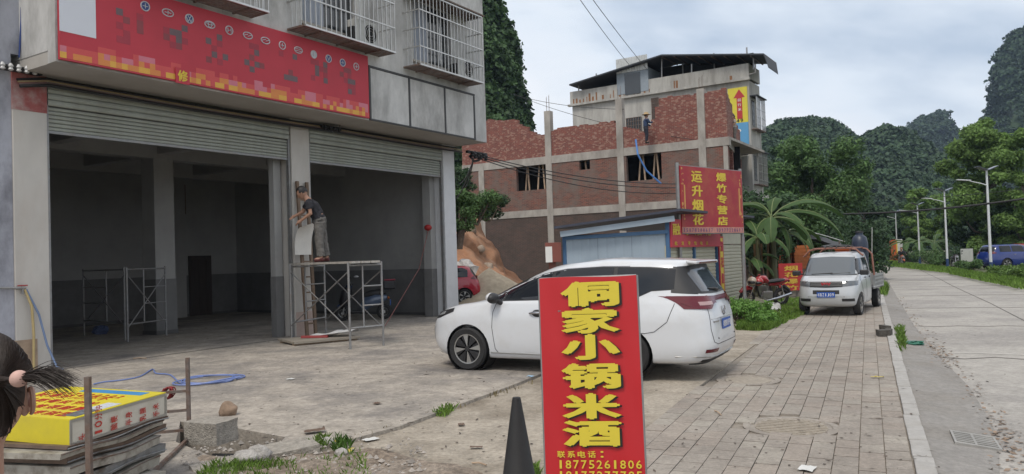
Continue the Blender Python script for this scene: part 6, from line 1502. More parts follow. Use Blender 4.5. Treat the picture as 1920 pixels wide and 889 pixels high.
def motorbike(name, label, loc, rz, paint, lean=0.0, group=None):
    t = thing(name, label, 'motorcycle', loc, rz, group, rx=lean)
    bike_wheel(t, 0, .29); bike_wheel(t, 1.26, .29, .06)
    for y in (-.09, .09): MB().tube([(0, y, .29), (.16, y, .62), (.28, y * .9, .92)], .022, 8).build('fork', m_chrome, t, smooth=True)
    MB().tube([(.30, -.36, 1.04), (.27, -.22, 1.02), (.29, 0, .95), (.27, .22, 1.02), (.30, .36, 1.04)], .014, 7).build('handlebar', m_trim, t, smooth=True)
    for y in (-.36, .36):
        MB().cyl((.29, y * .8, 1.04), (.34, y * 1.06, 1.05), .02).build('grip', m_black, t)
        MB().tube([(.28, y * .75, 1.04), (.24, y * .9, 1.2)], .008, 5).build('mirror_stem', m_trim, t); MB().ball((.24, y * .93, 1.23), .06, 10, 6, (.4, 1.1, .7)).build('mirror', m_trim, t, smooth=True)
    hl = MB().ball((.15, 0, .86), .1, 14, 10, (.8, 1, 1.05)).build('headlamp', paint, t, smooth=True); MB().lathe([(.001, -.085), (.075, -.08), (.08, -.06)], 14, (.15, 0, .86), 'x').build('headlamp_lens', m_lclear, hl)
    MB().tube([(-.26, 0, .5), (-.12, 0, .60), (.05, 0, .62), (.22, 0, .58)], [.04, .075, .08, .05], 10).build('front_mudguard', paint, t, smooth=True)
    MB().tube([(.34, 0, .84), (.45, 0, .88), (.6, 0, .86), (.74, 0, .78)], [.08, .14, .13, .07], 12).build('fuel_tank', paint, t, smooth=True)
    st = MB().ball((0, 0, 0), 1, 16, 8); st.v = [(1.03 + v[0] * .40, v[1] * .135, .80 + v[2] * .055 + .03 * v[0]) for v in st.v]; st.build('seat', m_black, t, smooth=True)
    MB().tube([(.8, 0, .7), (1.1, 0, .72), (1.4, 0, .80), (1.52, 0, .8)], [.06, .09, .08, .03], 10).build('tail_cowl', paint, t, smooth=True)
    MB().ball((1.53, 0, .78), .05, 10, 6, (.5, 1.2, .8)).build('tail_lamp', m_lred, t, smooth=True)
    MB().tube([(1.35, 0, .62), (1.52, 0, .5), (1.6, 0, .34)], [.06, .07, .06], 8).build('rear_mudguard', m_trim, t, smooth=True)
    for a, b in (((.3, 0, .85), (.45, 0, .35)), ((.45, 0, .35), (.95, 0, .32)), ((.95, 0, .32), (.8, 0, .75)), ((.95, 0, .32), (1.26, 0, .29))): MB().tube([a, b], .026, 8).build('frame_tube', m_trim, t)
    en = box(.5, .86, -.13, .13, .26, .5).build('engine', m_alloy, t, bevel=.03)
    for k in range(5): box(.5, .72, -.1, .1, .5 + k * .035, .518 + k * .035).build('cooling_fin', m_alloy, en)
    MB().tube([(.52, -.1, .5), (.44, -.14, .36), (.6, -.16, .22), (1.0, -.17, .28), (1.5, -.18, .40)], [.02, .02, .025, .045, .05], 8).build('exhaust', m_chrome, t, smooth=True)
    for y in (-.13, .13): MB().tube([(1.26, y, .30), (1.16, y, .68)], .024, 8).build('rear_shock', m_chrome, t)
    MB().cyl((.85, .1, .3), (.8, .26, .0), .012).build('side_stand', m_trim, t)
    return t
gm = G(1411, 578); m_mred = mat('bike_red', (.33, .015, .02), .25, coat=.6, var=.03)
mbk = motorbike('motorcycle', 'red motorcycle with helmets on its handlebar parked by the banana plants', (gm.x - .15, gm.y + .1, 0), R(20), m_mred, R(6))
for i, (x, y, c, l) in enumerate(((1409, 527, (.45, .38, .3), 'cream helmet hung on the red motorcycle'), (1421, 528, (.36, .02, .02), 'red helmet on the handlebar of the red motorcycle'))):
    p = D(x, y, gm.y - .02); h = thing('helmet', l, 'helmet', (p.x, p.y - .08, p.z))
    MB().ball((0, 0, 0), .14, 16, 10, (1, 1.1, .92)).build('shell', mat('helmet_%d' % i, c, .3, coat=.5, var=.03), h, smooth=True); MB().ball((-.03, -.05, -.03), .125, 14, 8, (1, 1, .5)).build('visor', m_trim, h, smooth=True)
g_ = G(1797, 506, -.03); motorbike('motorcycle', 'dark motorcycle parked in the verge bushes by the white board', g_, R(75), mat('bike_dark', (.03, .02, .025), .4), 0)
# electric scooter in the right bay
g1, g2 = G(640, 602, .036), G(700, 600, .036)
sc_t = thing('scooter', 'dark blue electric scooter with top box parked in the right bay', 'scooter', (g1.x + .05, g1.y, .036), math.atan2(g2.y - g1.y, g2.x - g1.x) * .3 + R(8)); sc_t.scale = (1.0, 1.0, 1.0)
m_scb = mat('scooter_blue', (.012, .03, .075), .3, coat=.5, var=.03); m_scd = mat('scooter_black', (.015, .015, .018), .45)
bike_wheel(sc_t, .0, .23, .055); bike_wheel(sc_t, 1.22, .23, .055)
MB().tube([(.0, 0, .38), (.06, 0, .55), (.13, 0, .85), (.2, 0, 1.0)], [.08, .17, .17, .1], 14).build('front_shield', m_scd, sc_t, smooth=True)
MB().tube([(-.15, 0, .42), (.0, 0, .50), (.15, 0, .44)], [.05, .08, .05], 10).build('mudguard', m_scb, sc_t, smooth=True)
for y in (-.07, .07): MB().cyl((0, y, .23), (.1, y, .6), .02).build('fork', m_alloy, sc_t)
MB().ball((.2, 0, 1.02), .12, 14, 8, (.9, 1.3, .7)).build('headset', m_scb, sc_t, smooth=True)
MB().tube([(.3, -.34, 1.07), (.24, -.1, 1.04), (.24, .1, 1.04), (.3, .34, 1.07)], .017, 8).build('handlebar', m_black, sc_t)
for y in (-.3, .3): MB().tube([(.26, y, 1.06), (.22, y * 1.15, 1.25)], .008, 5).build('mirror_stem', m_trim, sc_t); MB().ball((.22, y * 1.2, 1.28), .06, 10, 6, (.4, 1, .8)).build('mirror', m_trim, sc_t, smooth=True)
box(.16, .62, -.15, .15, .22, .30).build('floorboard', m_scd, sc_t, bevel=.03)
MB().tube([(.58, 0, .34), (.74, 0, .52), (1.0, 0, .60), (1.32, 0, .66)], [.12, .19, .19, .08], 14).build('rear_body', mat('scooter_slate', (.07, .10, .16), .3, coat=.5, var=.03), sc_t, smooth=True)
MB().tube([(.62, 0, .72), (.85, 0, .77), (1.15, 0, .81), (1.3, 0, .82)], [.07, .12, .11, .05], 12).build('seat', m_black, sc_t, smooth=True)
tb = box(1.22, 1.58, -.2, .2, .9, 1.16).build('top_box', m_scd, sc_t, bevel=.04); box(1.24, 1.585, -.19, .19, 1.165, 1.2).build('top_box_lid', mat('lid_red', (.25, .03, .05), .4), tb, bevel=.02)
box(1.2, 1.45, -.08, .08, .82, .9).build('rack', m_trim, sc_t); box(1.4, 1.43, -.12, .12, .42, .58).build('number_plate', mat('plate_blue2', (.02, .08, .3), .5), sc_t)
MB().ball((1.36, 0, .64), .06, 10, 6, (.6, 1.4, .8)).build('tail_lamp', mat('lamp_orange', (.4, .12, .02), .3), sc_t, smooth=True)

# ================================================================ people
m_skin = mat('skin', (.36, .20, .135), .55, var=.06, scale=8); m_hair = mat('hair_black', (.012, .010, .010), .5, var=.2, scale=30)
FOLD = bpy.data.textures.new('cloth_folds', 'CLOUDS'); FOLD.noise_scale = .085; FOLD.noise_depth = 2
def fleshed(name, tubes, m, parent, vox, smooth_it=4, balls=()):
    mb = MB()
    for pts, r in tubes: mb.tube([Vector(p) for p in pts], r, 10)
    for c, r, sc in balls: mb.ball(c, r, 16, 10, sc)
    o = mb.build(name, m, parent)
    rm = o.modifiers.new('remesh', 'REMESH'); rm.mode = 'VOXEL'; rm.voxel_size = vox; rm.use_smooth_shade = True
    sm = o.modifiers.new('smooth', 'SMOOTH'); sm.factor = .5; sm.iterations = smooth_it
    if name in ('shirt', 'trousers'):
        dm = o.modifiers.new('folds', 'DISPLACE'); dm.texture = FOLD; dm.strength = .035; dm.mid_level = .5; dm.texture_coords = 'LOCAL'
    return o
def hand(w, d, n, s=1.0):
    """palm and five unequal bent fingers from wrist w, pointing along d, palm normal n -> list of tubes"""
    w, d, n = Vector(w), Vector(d).normalized(), Vector(n).normalized(); a = d.cross(n).normalized(); T = []
    T.append(([w, w + d * .045 * s, w + d * .085 * s], [.026 * s, .036 * s, .034 * s]))
    for k, L in enumerate((.068, .078, .072, .055)):
        b = w + d * .08 * s + a * (k - 1.5) * .021 * s; p1 = b + d * L * .5 * s + n * .012 * s; p2 = p1 + (d * .6 + n * .8).normalized() * L * .5 * s
        T.append(([b, p1, p2], [.0105 * s, .0095 * s, .008 * s]))
    b = w + d * .025 * s - a * .03 * s; T.append(([b, b + (d * .7 - a * .7 + n * .3).normalized() * .035 * s, b + (d * .95 - a * .3 + n * .6).normalized() * .065 * s], [.013 * s, .0115 * s, .009 * s]))
    return T
def person(label, loc, rz, J, look, colours, vox=.012, hat=None, s=1.0, fingers=True):
    """J: joints in metres; look: direction of the face"""
    t = thing('person', label, 'person', loc, rz)
    H = Vector(J['head']); f = Vector(look).normalized(); side = Vector((0, 0, 1)).cross(f); side = side.normalized() if side.length > .1 else Vector((0, 1, 0)); upv = f.cross(side)
    T = [([J['neck'], H - upv * .06 * s], [.062 * s, .058 * s]), ([J['pelvis'], J['waist'], J['chest'], J['neck']], [.12 * s, .115 * s, .13 * s, .065 * s])]
    for k in 'LR':
        T += [([J['chest'], J['sh' + k]], [.1 * s, .062 * s]), ([J['sh' + k], J['el' + k], J['wr' + k]], [.056 * s, .042 * s, .029 * s]), ([J['hip' + k], J['kn' + k], J['an' + k]], [.085 * s, .06 * s, .042 * s]), ([J['an' + k], J['to' + k]], [.045 * s, .035 * s])]
        d = Vector(J['wr' + k]) - Vector(J['el' + k]); 
        if fingers: T += hand(J['wr' + k], d, Vector((0, 0, -1)) + f * .3, s)
        else: T.append(([J['wr' + k], Vector(J['wr' + k]) + d.normalized() * .12 * s], [.03 * s, .035 * s]))
    Bl = [(H, .105 * s, (1, .88, 1.15)), (H + f * .035 * s - upv * .06 * s, .07 * s, (1, .9, .9)), (H + f * .108 * s - upv * .02 * s, .018 * s, (1, .8, 1.4))]
    Bl += [(H + side * sg * .092 * s - upv * .01 * s, .028 * s, (.8, .5, 1.2)) for sg in (-1, 1)]
    body = fleshed('body', T, colours.get('skin', m_skin), t, vox, 3, Bl)
    for sg in (-1, 1): MB().ball(H + f * .092 * s + side * sg * .033 * s + upv * .012 * s, .011 * s, 8, 6).build('eye', m_hair, t)
    MB().ball(H + f * .098 * s - upv * .062 * s, .022 * s, 8, 6, (.4, 1, .35)).build('mouth', mat('lip', (.22, .08, .06), .5), t)
    hm = MB().ball(H + upv * .022 * s - f * .012 * s, .116 * s, 18, 12, (1, .92, 1.06))
    cut = [v for v in hm.v]
    keep = MB(); idx = [i for i, v in enumerate(hm.v) if not ((Vector(v) - H).dot(f) > .045 * s and (Vector(v) - H).dot(upv) < .075 * s) and (Vector(v) - H).dot(upv) > -.055 * s]
    mp_ = {i: k for k, i in enumerate(idx)}; keep.v = [hm.v[i] for i in idx]; keep.f = [tuple(mp_[i] for i in fc) for fc in hm.f if all(i in mp_ for i in fc)]; keep.mi = [0] * len(keep.f)
    keep.build('hair', m_hair, t, smooth=True)
    g = 1.0
    Ts = [([J['waist'], J['chest']], [.135 * s, .15 * s]), ([Vector(J['pelvis']).lerp(Vector(J['waist']), .35), J['waist']], [.142 * s, .135 * s]), ([J['chest'], Vector(J['chest']).lerp(Vector(J['neck']), .7)], [.15 * s, .085 * s])]
    for k in 'LR':
        L_ = .62 if colours.get('short', True) else .97
        Ts += [([J['chest'], J['sh' + k]], [.13 * s, .078 * s]), ([J['sh' + k], Vector(J['sh' + k]).lerp(Vector(J['el' + k]), L_)], [.078 * s, .07 * s])]
        if not colours.get('short', True): Ts.append(([J['el' + k], Vector(J['el' + k]).lerp(Vector(J['wr' + k]), .9)], [.06 * s, .045 * s]))
    fleshed('shirt', Ts, colours['shirt'], t, vox, 3)
    Tp = [([J['pelvis'], Vector(J['pelvis']).lerp(Vector(J['waist']), .5)], [.15 * s, .138 * s])]
    for k in 'LR': Tp += [([J['pelvis'], J['hip' + k]], [.14 * s, .115 * s]), ([J['hip' + k], J['kn' + k], Vector(J['kn' + k]).lerp(Vector(J['an' + k]), .9)], [.115 * s, .085 * s, .078 * s])]
    fleshed('trousers', Tp, colours['trousers'], t, vox, 3)
    for k in 'LR':
        a, b = Vector(J['an' + k]), Vector(J['to' + k])
        fleshed('shoe', [([a - (b - a) * .35 - Vector((0, 0, .035 * s)), b + Vector((0, 0, .0))], [.047 * s, .04 * s]), ([a + Vector((0, 0, .0)), a - Vector((0, 0, .03 * s))], [.055 * s, .05 * s])], colours.get('shoe', m_trim), t, vox, 2)
    if hat:
        MB().lathe([(.24 * s, -.0), (.13 * s, .05 * s), (.115 * s, .12 * s), (.02, .15 * s), (.001, .152 * s)], 20, H + Vector((0, 0, .045 * s))).build('straw_hat', mat('straw', (.42, .3, .16), .85, var=.2, scale=12), t, smooth=True)
    return t
m_tee = mat('dark_tee', (.022, .022, .028), .9, var=.2, scale=10); m_trou = mat('grey_trousers', (.125, .118, .11), .9, var=.25, scale=7)
wf = D(602, 487, 17.2)
J = dict(head=(-.375, .0, 1.545), neck=(-.27, 0, 1.41), chest=(-.17, 0, 1.25), waist=(-.045, 0, 1.03), pelvis=(-.01, 0, .92),
         shL=(-.24, -.19, 1.33), elL=(-.20, -.235, 1.07), wrL=(-.40, -.16, .93), shR=(-.24, .19, 1.34), elR=(-.38, .24, 1.13), wrR=(-.53, .14, 1.05),
         hipL=(-.02, -.1, .88), knL=(-.03, -.12, .48), anL=(-.0, -.12, .085), toL=(-.15, -.13, .045), hipR=(.01, .1, .88), knR=(.06, .1, .48), anR=(.13, .09, .085), toR=(-.01, .1, .045))
person('man in dark T-shirt and grey trousers bending over on the scaffold', (wf.x, wf.y, .036 + SCH + .055), R(14), J, (-.72, .1, -.55), dict(shirt=m_tee, trousers=m_trou, shoe=mat('shoe_maroon', (.09, .02, .02), .6)), .0115, s=1.1)
J2 = dict(head=(.0, 0, 1.55), neck=(-.02, 0, 1.40), chest=(-.03, 0, 1.24), waist=(-.05, 0, 1.02), pelvis=(-.05, 0, .9), shL=(-.02, -.18, 1.34), elL=(.1, -.2, 1.12), wrL=(.33, -.12, 1.16), shR=(-.02, .18, 1.34), elR=(.08, .2, 1.1), wrR=(.3, .12, 1.0),
          hipL=(-.06, -.1, .86), knL=(-.03, -.11, .47), anL=(-.1, -.11, .085), toL=(.06, -.12, .045), hipR=(-.04, .1, .86), knR=(.02, .1, .47), anR=(-.02, .1, .085), toR=(.14, .1, .045))
rw_ = D(1213, 254, 42.6)
person('roof worker in blue with a straw hat laying bricks on the unfinished building', (rw_.x, rw_.y, H2), R(10), J2, (1, 0, -.15), dict(shirt=mat('work_blue', (.025, .045, .10), .9, var=.15), trousers=mat('work_navy', (.02, .022, .035), .9, var=.15), short=False), .022, hat=True, fingers=False)
rw2 = D(1378, 214, 43.6)
person('second worker in a pale shirt behind the brick parapet near the yellow hoarding', (rw2.x, rw2.y + .4, H2), R(200), J2, (1, 0, 0), dict(shirt=mat('pale_shirt', (.4, .36, .33), .9), trousers=m_trou), .025, fingers=False)
# rider on the far road
rd = G(1687, 501, ROADZ)
rb2 = motorbike('motorcycle', 'small motorcycle with rider on the far road', (rd.x + .1, rd.y - .5, ROADZ), R(62 + 15), mat('bike_orange', (.35, .09, .03), .4))
J3 = dict(head=(.55, 0, 1.52), neck=(.6, 0, 1.37), chest=(.66, 0, 1.22), waist=(.78, 0, 1.0), pelvis=(.82, 0, .88), shL=(.6, -.19, 1.3), elL=(.42, -.27, 1.1), wrL=(.32, -.28, 1.06), shR=(.6, .19, 1.3), elR=(.42, .27, 1.1), wrR=(.32, .28, 1.06),
          hipL=(.8, -.12, .86), knL=(.45, -.18, .72), anL=(.62, -.18, .36), toL=(.48, -.19, .3), hipR=(.8, .12, .86), knR=(.45, .18, .72), anR=(.62, .18, .36), toR=(.48, .19, .3))
person('rider in dark jacket on the motorcycle far down the road', tuple(rb2.location), R(77), J3, (-1, 0, 0), dict(shirt=mat('jacket_dark', (.02, .02, .026), .9), trousers=m_trou, short=False), .03, fingers=False)

# the girl at the left edge: only the back of her head, ear, ponytail and shoulder are in the picture
hc = D(-50, 738, 1.43)
gl = thing('person', 'girl with a dark ponytail and pale shirt at the left edge, seen from behind', 'person', (hc.x, hc.y, 0))
z = hc.z; m_gs = mat('girl_skin', (.34, .195, .14), .5, var=.04, scale=6)
f = Vector((-.5, .87, 0)).normalized(); sd_ = Vector((0, 0, 1)).cross(f)          # she looks away to the left
T = [([(0, 0, z - .24), (0, 0, z - .08)], [.05, .047]), ([(0, 0, z - .75), (0, 0, z - .5), (0, 0, z - .33), (0, 0, z - .22)], [.115, .11, .12, .06])]
for sg in (-1, 1):
    sh = sd_ * sg * .15 + Vector((0, 0, z - .27)); el = sd_ * sg * .2 + Vector((0, 0, z - .52)); wr = sd_ * sg * .18 + f * .1 + Vector((0, 0, z - .73))
    T += [([(0, 0, z - .3), sh], [.09, .055]), ([sh, el, wr], [.05, .038, .027])] + hand(wr, f * .2 - Vector((0, 0, 1)), f, .85)
    hp = sd_ * sg * .085 + Vector((0, 0, z - .82)); kn = sd_ * sg * .09 + f * .02 + Vector((0, 0, (z - .82) * .55)); an = sd_ * sg * .09 + Vector((0, 0, .07))
    T += [([(0, 0, z - .78), hp], [.12, .09]), ([hp, kn, an], [.088, .06, .04]), ([an, an + f * .13 - Vector((0, 0, .03))], [.042, .034])]
Bl = [(Vector((0, 0, z)), .092, (.95, .95, 1.12)), (f * .035 + Vector((0, 0, z - .055)), .065, (1, 1, .9)), (f * .1 + Vector((0, 0, z - .02)), .014, (1, 1, 1.3))]
fleshed('body', T, m_gs, gl, .012, 4, Bl)
for sg in (-1, 1):
    e = Vector((0, 0, z - .026)) + sd_ * sg * .080 - f * .006
    ear = MB().ball(e, .019, 14, 10, (.45, .8, 1.3)).build('ear', m_gs, gl, smooth=True)
    rim = [e + sd_ * sg * (.010 + .004 * math.cos(a)) + (f * -.014 * math.cos(a) + Vector((0, 0, .026 * math.sin(a)))) * (1 if math.sin(a) > -.4 else .8) for a in np.arange(-1.5, 4.2, .35)]
    MB().tube(rim, [.0035 + .0015 * math.sin(math.pi * i / (len(rim) - 1)) for i in range(len(rim))], 7).build('ear_rim', m_gs, ear, smooth=True)
    MB().ball(e + sd_ * sg * .006, .010, 10, 8, (.5, .8, 1.1)).build('ear_hollow_shade', mat('ear_hollow_shade', (.26, .12, .085), .6, var=.05), ear, smooth=True)  # darker skin ball: the shade of the ear's recess put into colour
    MB().ball(f * .082 + sd_ * sg * .032 + Vector((0, 0, z + .01)), .011, 8, 6).build('eye', m_hair, gl)
MB().ball(f * .09 + Vector((0, 0, z - .06)), .02, 8, 6, (1, 1, .35)).build('mouth', mat('lip', (0, 0, 0)), gl)
hm = MB().ball((0, 0, 0), .097, 44, 30, (1, 1, 1.12)); keep = MB(); up_ = Vector((0, 0, 1))
def hairy(v):
    a, b, c = Vector(v).dot(f), abs(Vector(v).dot(sd_)), v[2]
    if a > .05 and c < .06: return False
    if c < -.092: return False
    if b > .062 and a > -.045 and c < .004: return False
    return not (a > -.02 and c < -.02)
idx = [i for i, v in enumerate(hm.v) if hairy(v)]
mp_ = {i: k for k, i in enumerate(idx)}; hc0 = Vector((0, 0, z + .010)) - f * .010
keep.v = [tuple(Vector(hm.v[i]) + hc0) for i in idx]
keep.f = [tuple(mp_[i] for i in fc) for fc in hm.f if all(i in mp_ for i in fc)]; keep.mi = [0] * len(keep.f)
m_gh = mat('girl_hair', (.022, .014, .011), .55, var=.35, scale=60, stretch=(1, 1, .2), spec=.35)
hr = keep.build('hair', m_gh, gl, smooth='all')
tie = D(40, 710, 1.34) - Vector((hc.x, hc.y, 0))
rg = random.Random(21); pt = MB()
for k in range(380):
    o_ = Vector((rg.gauss(0, .0035), rg.gauss(0, .005), rg.gauss(0, .0036))); L = rg.uniform(.55, 1.08); dr_ = rg.gauss(0, .0055)
    P = [tie + o_ * .6, tie + o_ * 1.2 + Vector((.028, .0, .005 + dr_ * .3)) * L, tie + o_ * 1.6 + Vector((.058, -.005, .006 + dr_)) * L, tie + o_ * 1.8 + Vector((.092, -.01, -.010 + dr_ * 1.8)) * L]
    pt.tube(smooth_path([Vector(p) for p in P], 3), [.0007 * (1 - .07 * q) for q in range(10)], 4, caps=False)
pt.build('ponytail', m_gh, hr)
MB().ball(tie - Vector((.004, 0, 0)), .0155, 16, 10, (.95, 1, .95)).build('hair_tie', mat('tie_pink', (.55, .35, .3), .9, var=.15, scale=40), hr, smooth=True)
ab = MB(); cand = [Vector(hm.v[i]) for i in idx if Vector(hm.v[i]).dot(f) < .06]
for k in range(900):                        # strands combed back to the tie, lying on the head
    p0 = rg.choice(cand) + Vector((rg.gauss(0, .004), rg.gauss(0, .004), rg.gauss(0, .004))); te = tie - Vector((.01, 0, 0)) - hc0; pts = []
    for q in np.linspace(0, 1, 8):
        v = p0.lerp(te, q); v = Vector((v.x, v.y, v.z / 1.12)).normalized() * (.0975 + rg.uniform(0, .0008)); v.z *= 1.12
        pts.append((v if q < .93 else te) + hc0)
    ab.tube(pts, .0008, 3, caps=False)
ab.build('hair_strands', m_gh, hr)
Ts = [([(0, 0, z - .62), (0, 0, z - .45), (0, 0, z - .3)], [.135, .13, .135])]
for sg in (-1, 1): Ts += [([(0, 0, z - .31), sd_ * sg * .15 + Vector((0, 0, z - .27))], [.105, .072]), ([sd_ * sg * .15 + Vector((0, 0, z - .27)), sd_ * sg * .18 + Vector((0, 0, z - .40))], [.072, .068])]
fleshed('shirt', Ts, mat('girl_shirt', (.5, .5, .58), .9, var=.06), gl, .014, 3)
Tq = [([(0, 0, z - .84), (0, 0, z - .6)], [.15, .135])]
for sg in (-1, 1): Tq += [([(0, 0, z - .8), sd_ * sg * .09 + Vector((0, 0, z - .84))], [.13, .11]), ([sd_ * sg * .09 + Vector((0, 0, z - .84)), sd_ * sg * .095 + Vector((0, 0, .12))], [.108, .075])]
fleshed('trousers', Tq, mat('girl_trousers', (.06, .07, .11), .9), gl, .016, 3)
# ================================================================ vegetation
def leaf_mesh(name, centers, normals, size, m, aspect=.5, jitter=.9, seed=0):
    """diamond leaves: one quad each, at centres, tilted at random about the given normals"""
    r = np.random.default_rng(seed); n = len(centers); c = np.asarray(centers, np.float32)
    nn = np.asarray(normals, np.float32) + r.normal(0, jitter, (n, 3)).astype(np.float32); nn /= np.linalg.norm(nn, axis=1, keepdims=True) + 1e-9
    t = r.normal(0, 1, (n, 3)).astype(np.float32); t -= nn * (t * nn).sum(1, keepdims=True); t /= np.linalg.norm(t, axis=1, keepdims=True) + 1e-9
    b = np.cross(nn, t); s = (np.asarray(size, np.float32) * r.uniform(.6, 1.35, n)).reshape(-1, 1)
    bend = nn * s * .22
    v = np.stack([c - t * s, c + b * s * aspect - bend * .4, c + t * s - bend, c - b * s * aspect - bend * .4], 1).reshape(-1, 3).astype(np.float32)
    me = bpy.data.meshes.new(name); me.vertices.add(4 * n); me.vertices.foreach_set('co', v.ravel())
    me.loops.add(4 * n); me.loops.foreach_set('vertex_index', np.arange(4 * n, dtype=np.int32))
    me.polygons.add(n); me.polygons.foreach_set('loop_start', np.arange(0, 4 * n, 4, dtype=np.int32)); me.polygons.foreach_set('loop_total', np.full(n, 4, np.int32))
    me.materials.append(m); me.update(calc_edges=True)
    return me
def green(name, c, isl=.4, var=.3, scale=.5, tr=.25): return mat(name, c, .65, var=var, scale=scale, island=isl, transl=tr, spec=.3)
m_g_dark = green('foliage_dark', (.045, .085, .038)); m_g_mid = green('foliage_mid', (.085, .155, .052)); m_g_light = green('foliage_light', (.12, .2, .05)); m_g_feather = green('foliage_feathery', (.155, .25, .07), .4, .3, .5, .4); m_g_grass = green('grass_blade', (.23, .37, .08), .35, .25, 1.2, .45); m_g_weed = green('weed_leaf', (.14, .27, .06), .35, .3, .5, .35)
m_bark = mat('bark', (.12, .095, .075), .95, var=.3, scale=6, bump=.6, bscale=12)
def clump_points(clumps, n, r):
    w = np.array([c[1] ** 2 for c in clumps]); w /= w.sum(); idx = r.choice(len(clumps), n, p=w)
    C = np.array([c[0] for c in clumps])[idx]; Rd = np.array([c[1] for c in clumps])[idx]
    d = r.normal(0, 1, (n, 3)); d /= np.linalg.norm(d, axis=1, keepdims=True); rr = Rd * r.uniform(.12, 1, n) ** .45
    flat = np.array((1, 1, .72)); p = C + d * rr[:, None] * flat
    nrm = d * .9 + np.array((0, 0, .5)); return p, nrm
def tree(name, label, base, H, crown, n_clump, n_leaf, leaf, m, trunk_r=.16, seed=1, group=None, trunk_top=.55, shape='round', stems=1):
    """crown = (radius x/y, bottom z, top z)"""
    t = thing(name, label, 'tree', base, 0, group); r = np.random.default_rng(seed); rad, zb, zt = crown; cl = []
    for k in range(n_clump):
        for _ in range(50):
            u = r.uniform(-1, 1, 3)
            if (u ** 2).sum() > 1: continue
            if shape == 'cone' and math.hypot(u[0], u[1]) > (1 - (u[2] + 1) / 2) ** .7 + .12: continue
            if (u ** 2).sum() < .12 and r.random() < .7: continue
            break
        c = np.array((u[0] * rad, u[1] * rad, (zb + zt) / 2 + u[2] * (zt - zb) / 2)); cl.append((c, rad * r.uniform(.2, .4)))
    p, nr = clump_points(cl, n_leaf, r); p += r.normal(0, .03 * rad, p.shape)
    link('crown', leaf_mesh('crown', p, nr, leaf, m, .42, .7, seed), t)
    tk = MB()
    top = np.array((r.uniform(-.1, .1) * rad, r.uniform(-.1, .1) * rad, zb + (zt - zb) * trunk_top))
    tk.tube([(0, 0, -.1), (top[0] * .3 + .05, top[1] * .3, zb * .5), (top[0] * .7, top[1] * .7, zb), tuple(top)], [trunk_r, trunk_r * .8, trunk_r * .65, trunk_r * .25], 9)
    tr_ = tk.build('trunk', m_bark, t, smooth=True)
    for k in range(min(8, n_clump)):
        c = cl[k * max(1, n_clump // 8)][0]; z0 = max(zb * .55, min(c[2] - .15 * (zt - zb), top[2] * .9)); f = z0 / top[2]
        s0 = np.array((top[0] * f, top[1] * f, z0)); mid = s0 * .5 + c * .5 + np.array((0, 0, -.05 * (zt - zb)))
        MB().tube([tuple(s0), tuple(mid), tuple(c)], [trunk_r * .42, trunk_r * .28, trunk_r * .1], 6).build('limb', m_bark, tr_, smooth=True)
    return t
def bush(label, base, rad, h, n, leaf, m, seed, name='bush', group=None, cat='bush'):
    t = thing(name, label, cat, base, 0, group); r = np.random.default_rng(seed)
    cl = [(np.array((r.uniform(-1, 1) * rad * .75, r.uniform(-1, 1) * rad * .6, h * r.uniform(.25, .85))), (.45 * rad + .10 * h) * r.uniform(.45, .85)) for _ in range(18)]
    p, nr = clump_points(cl, n, r); p[:, 2] = np.maximum(p[:, 2], .03)
    link('foliage', leaf_mesh('foliage', p, nr, leaf, m, .45, .7, seed), t)
    st = MB()
    for c, _ in cl: st.tube([(c[0] * .2, c[1] * .2, -.02), tuple(c * np.array((.7, .7, .6))), tuple(c)], [.03 * h, .02 * h, .008 * h], 5)
    st.build('stems', m_bark, t); return t
def px_h(px, y_top, Y): return D(px, y_top, Y).z
def place(px, Y, z=-.03): p = D(px, 450, Y); return Vector((p.x, p.y, z))
TR = [  # name, label, px centre, depth, px half-width, y top, y bottom of crown, leaves, leaf size, material, shape
 ('broadleaf_tree', 'big spreading mid green tree behind the banana plants', 1535, 58, 88, 246, 470, 26000, .16, m_g_mid, 'round'),
 ('broadleaf_tree', 'dark tree between the spreading tree and the road bend', 1622, 84, 42, 352, 485, 9000, .22, m_g_dark, 'round'),
 ('broadleaf_tree', 'low dark tree at the end of the road', 1662, 98, 34, 388, 488, 8000, .24, m_g_dark, 'round'),
 ('broadleaf_tree', 'dark tree right behind the farthest street lamp', 1700, 96, 34, 372, 482, 8000, .24, m_g_dark, 'round'),
 ('broadleaf_tree', 'tall dark tree behind the bananas and the metal building', 1470, 72, 50, 272, 470, 10000, .2, m_g_dark, 'round'),
 ('broadleaf_tree', 'dark low tree behind the stall tarpaulin', 1565, 68, 50, 385, 490, 9000, .18, m_g_dark, 'round'),
 ('feathery_tree', 'feathery light green tree left of the second street lamp', 1722, 86, 30, 338, 480, 11000, .2, m_g_feather, 'cone'),
 ('feathery_tree', 'feathery green tree behind the second street lamp', 1768, 84, 32, 322, 480, 11000, .2, m_g_feather, 'cone'),
 ('feathery_tree', 'tall feathery light green tree behind the nearest street lamp', 1852, 64, 66, 226, 470, 42000, .17, m_g_feather, 'egg'),
 ('feathery_tree', 'feathery tree cut by the right edge behind the blue car', 1925, 60, 52, 240, 470, 28000, .17, m_g_feather, 'egg'),
 ('broadleaf_tree', 'dark leafy tree under the tall feathery tree', 1815, 66, 40, 395, 492, 9000, .18, m_g_dark, 'round'),
 ('broadleaf_tree', 'dark leafy tree behind the red and blue cars', 1895, 62, 48, 385, 490, 10000, .18, m_g_dark, 'round'),
]
for i, (nm, lb_, x, Y, hw, yt, yb, n, lf, m, shp) in enumerate(TR):
    b = place(x, Y); zt, zb = px_h(x, yt, Y), max(.6, px_h(x, yb, Y)); rad = hw / FPX * Y * 1.02
    tree(nm, lb_, b, zt, (rad, zb, zt), 26 if n < 12000 else 44, n, lf, m, .12 + .012 * zt, i + 3, 'trees along the road', shape=shp)
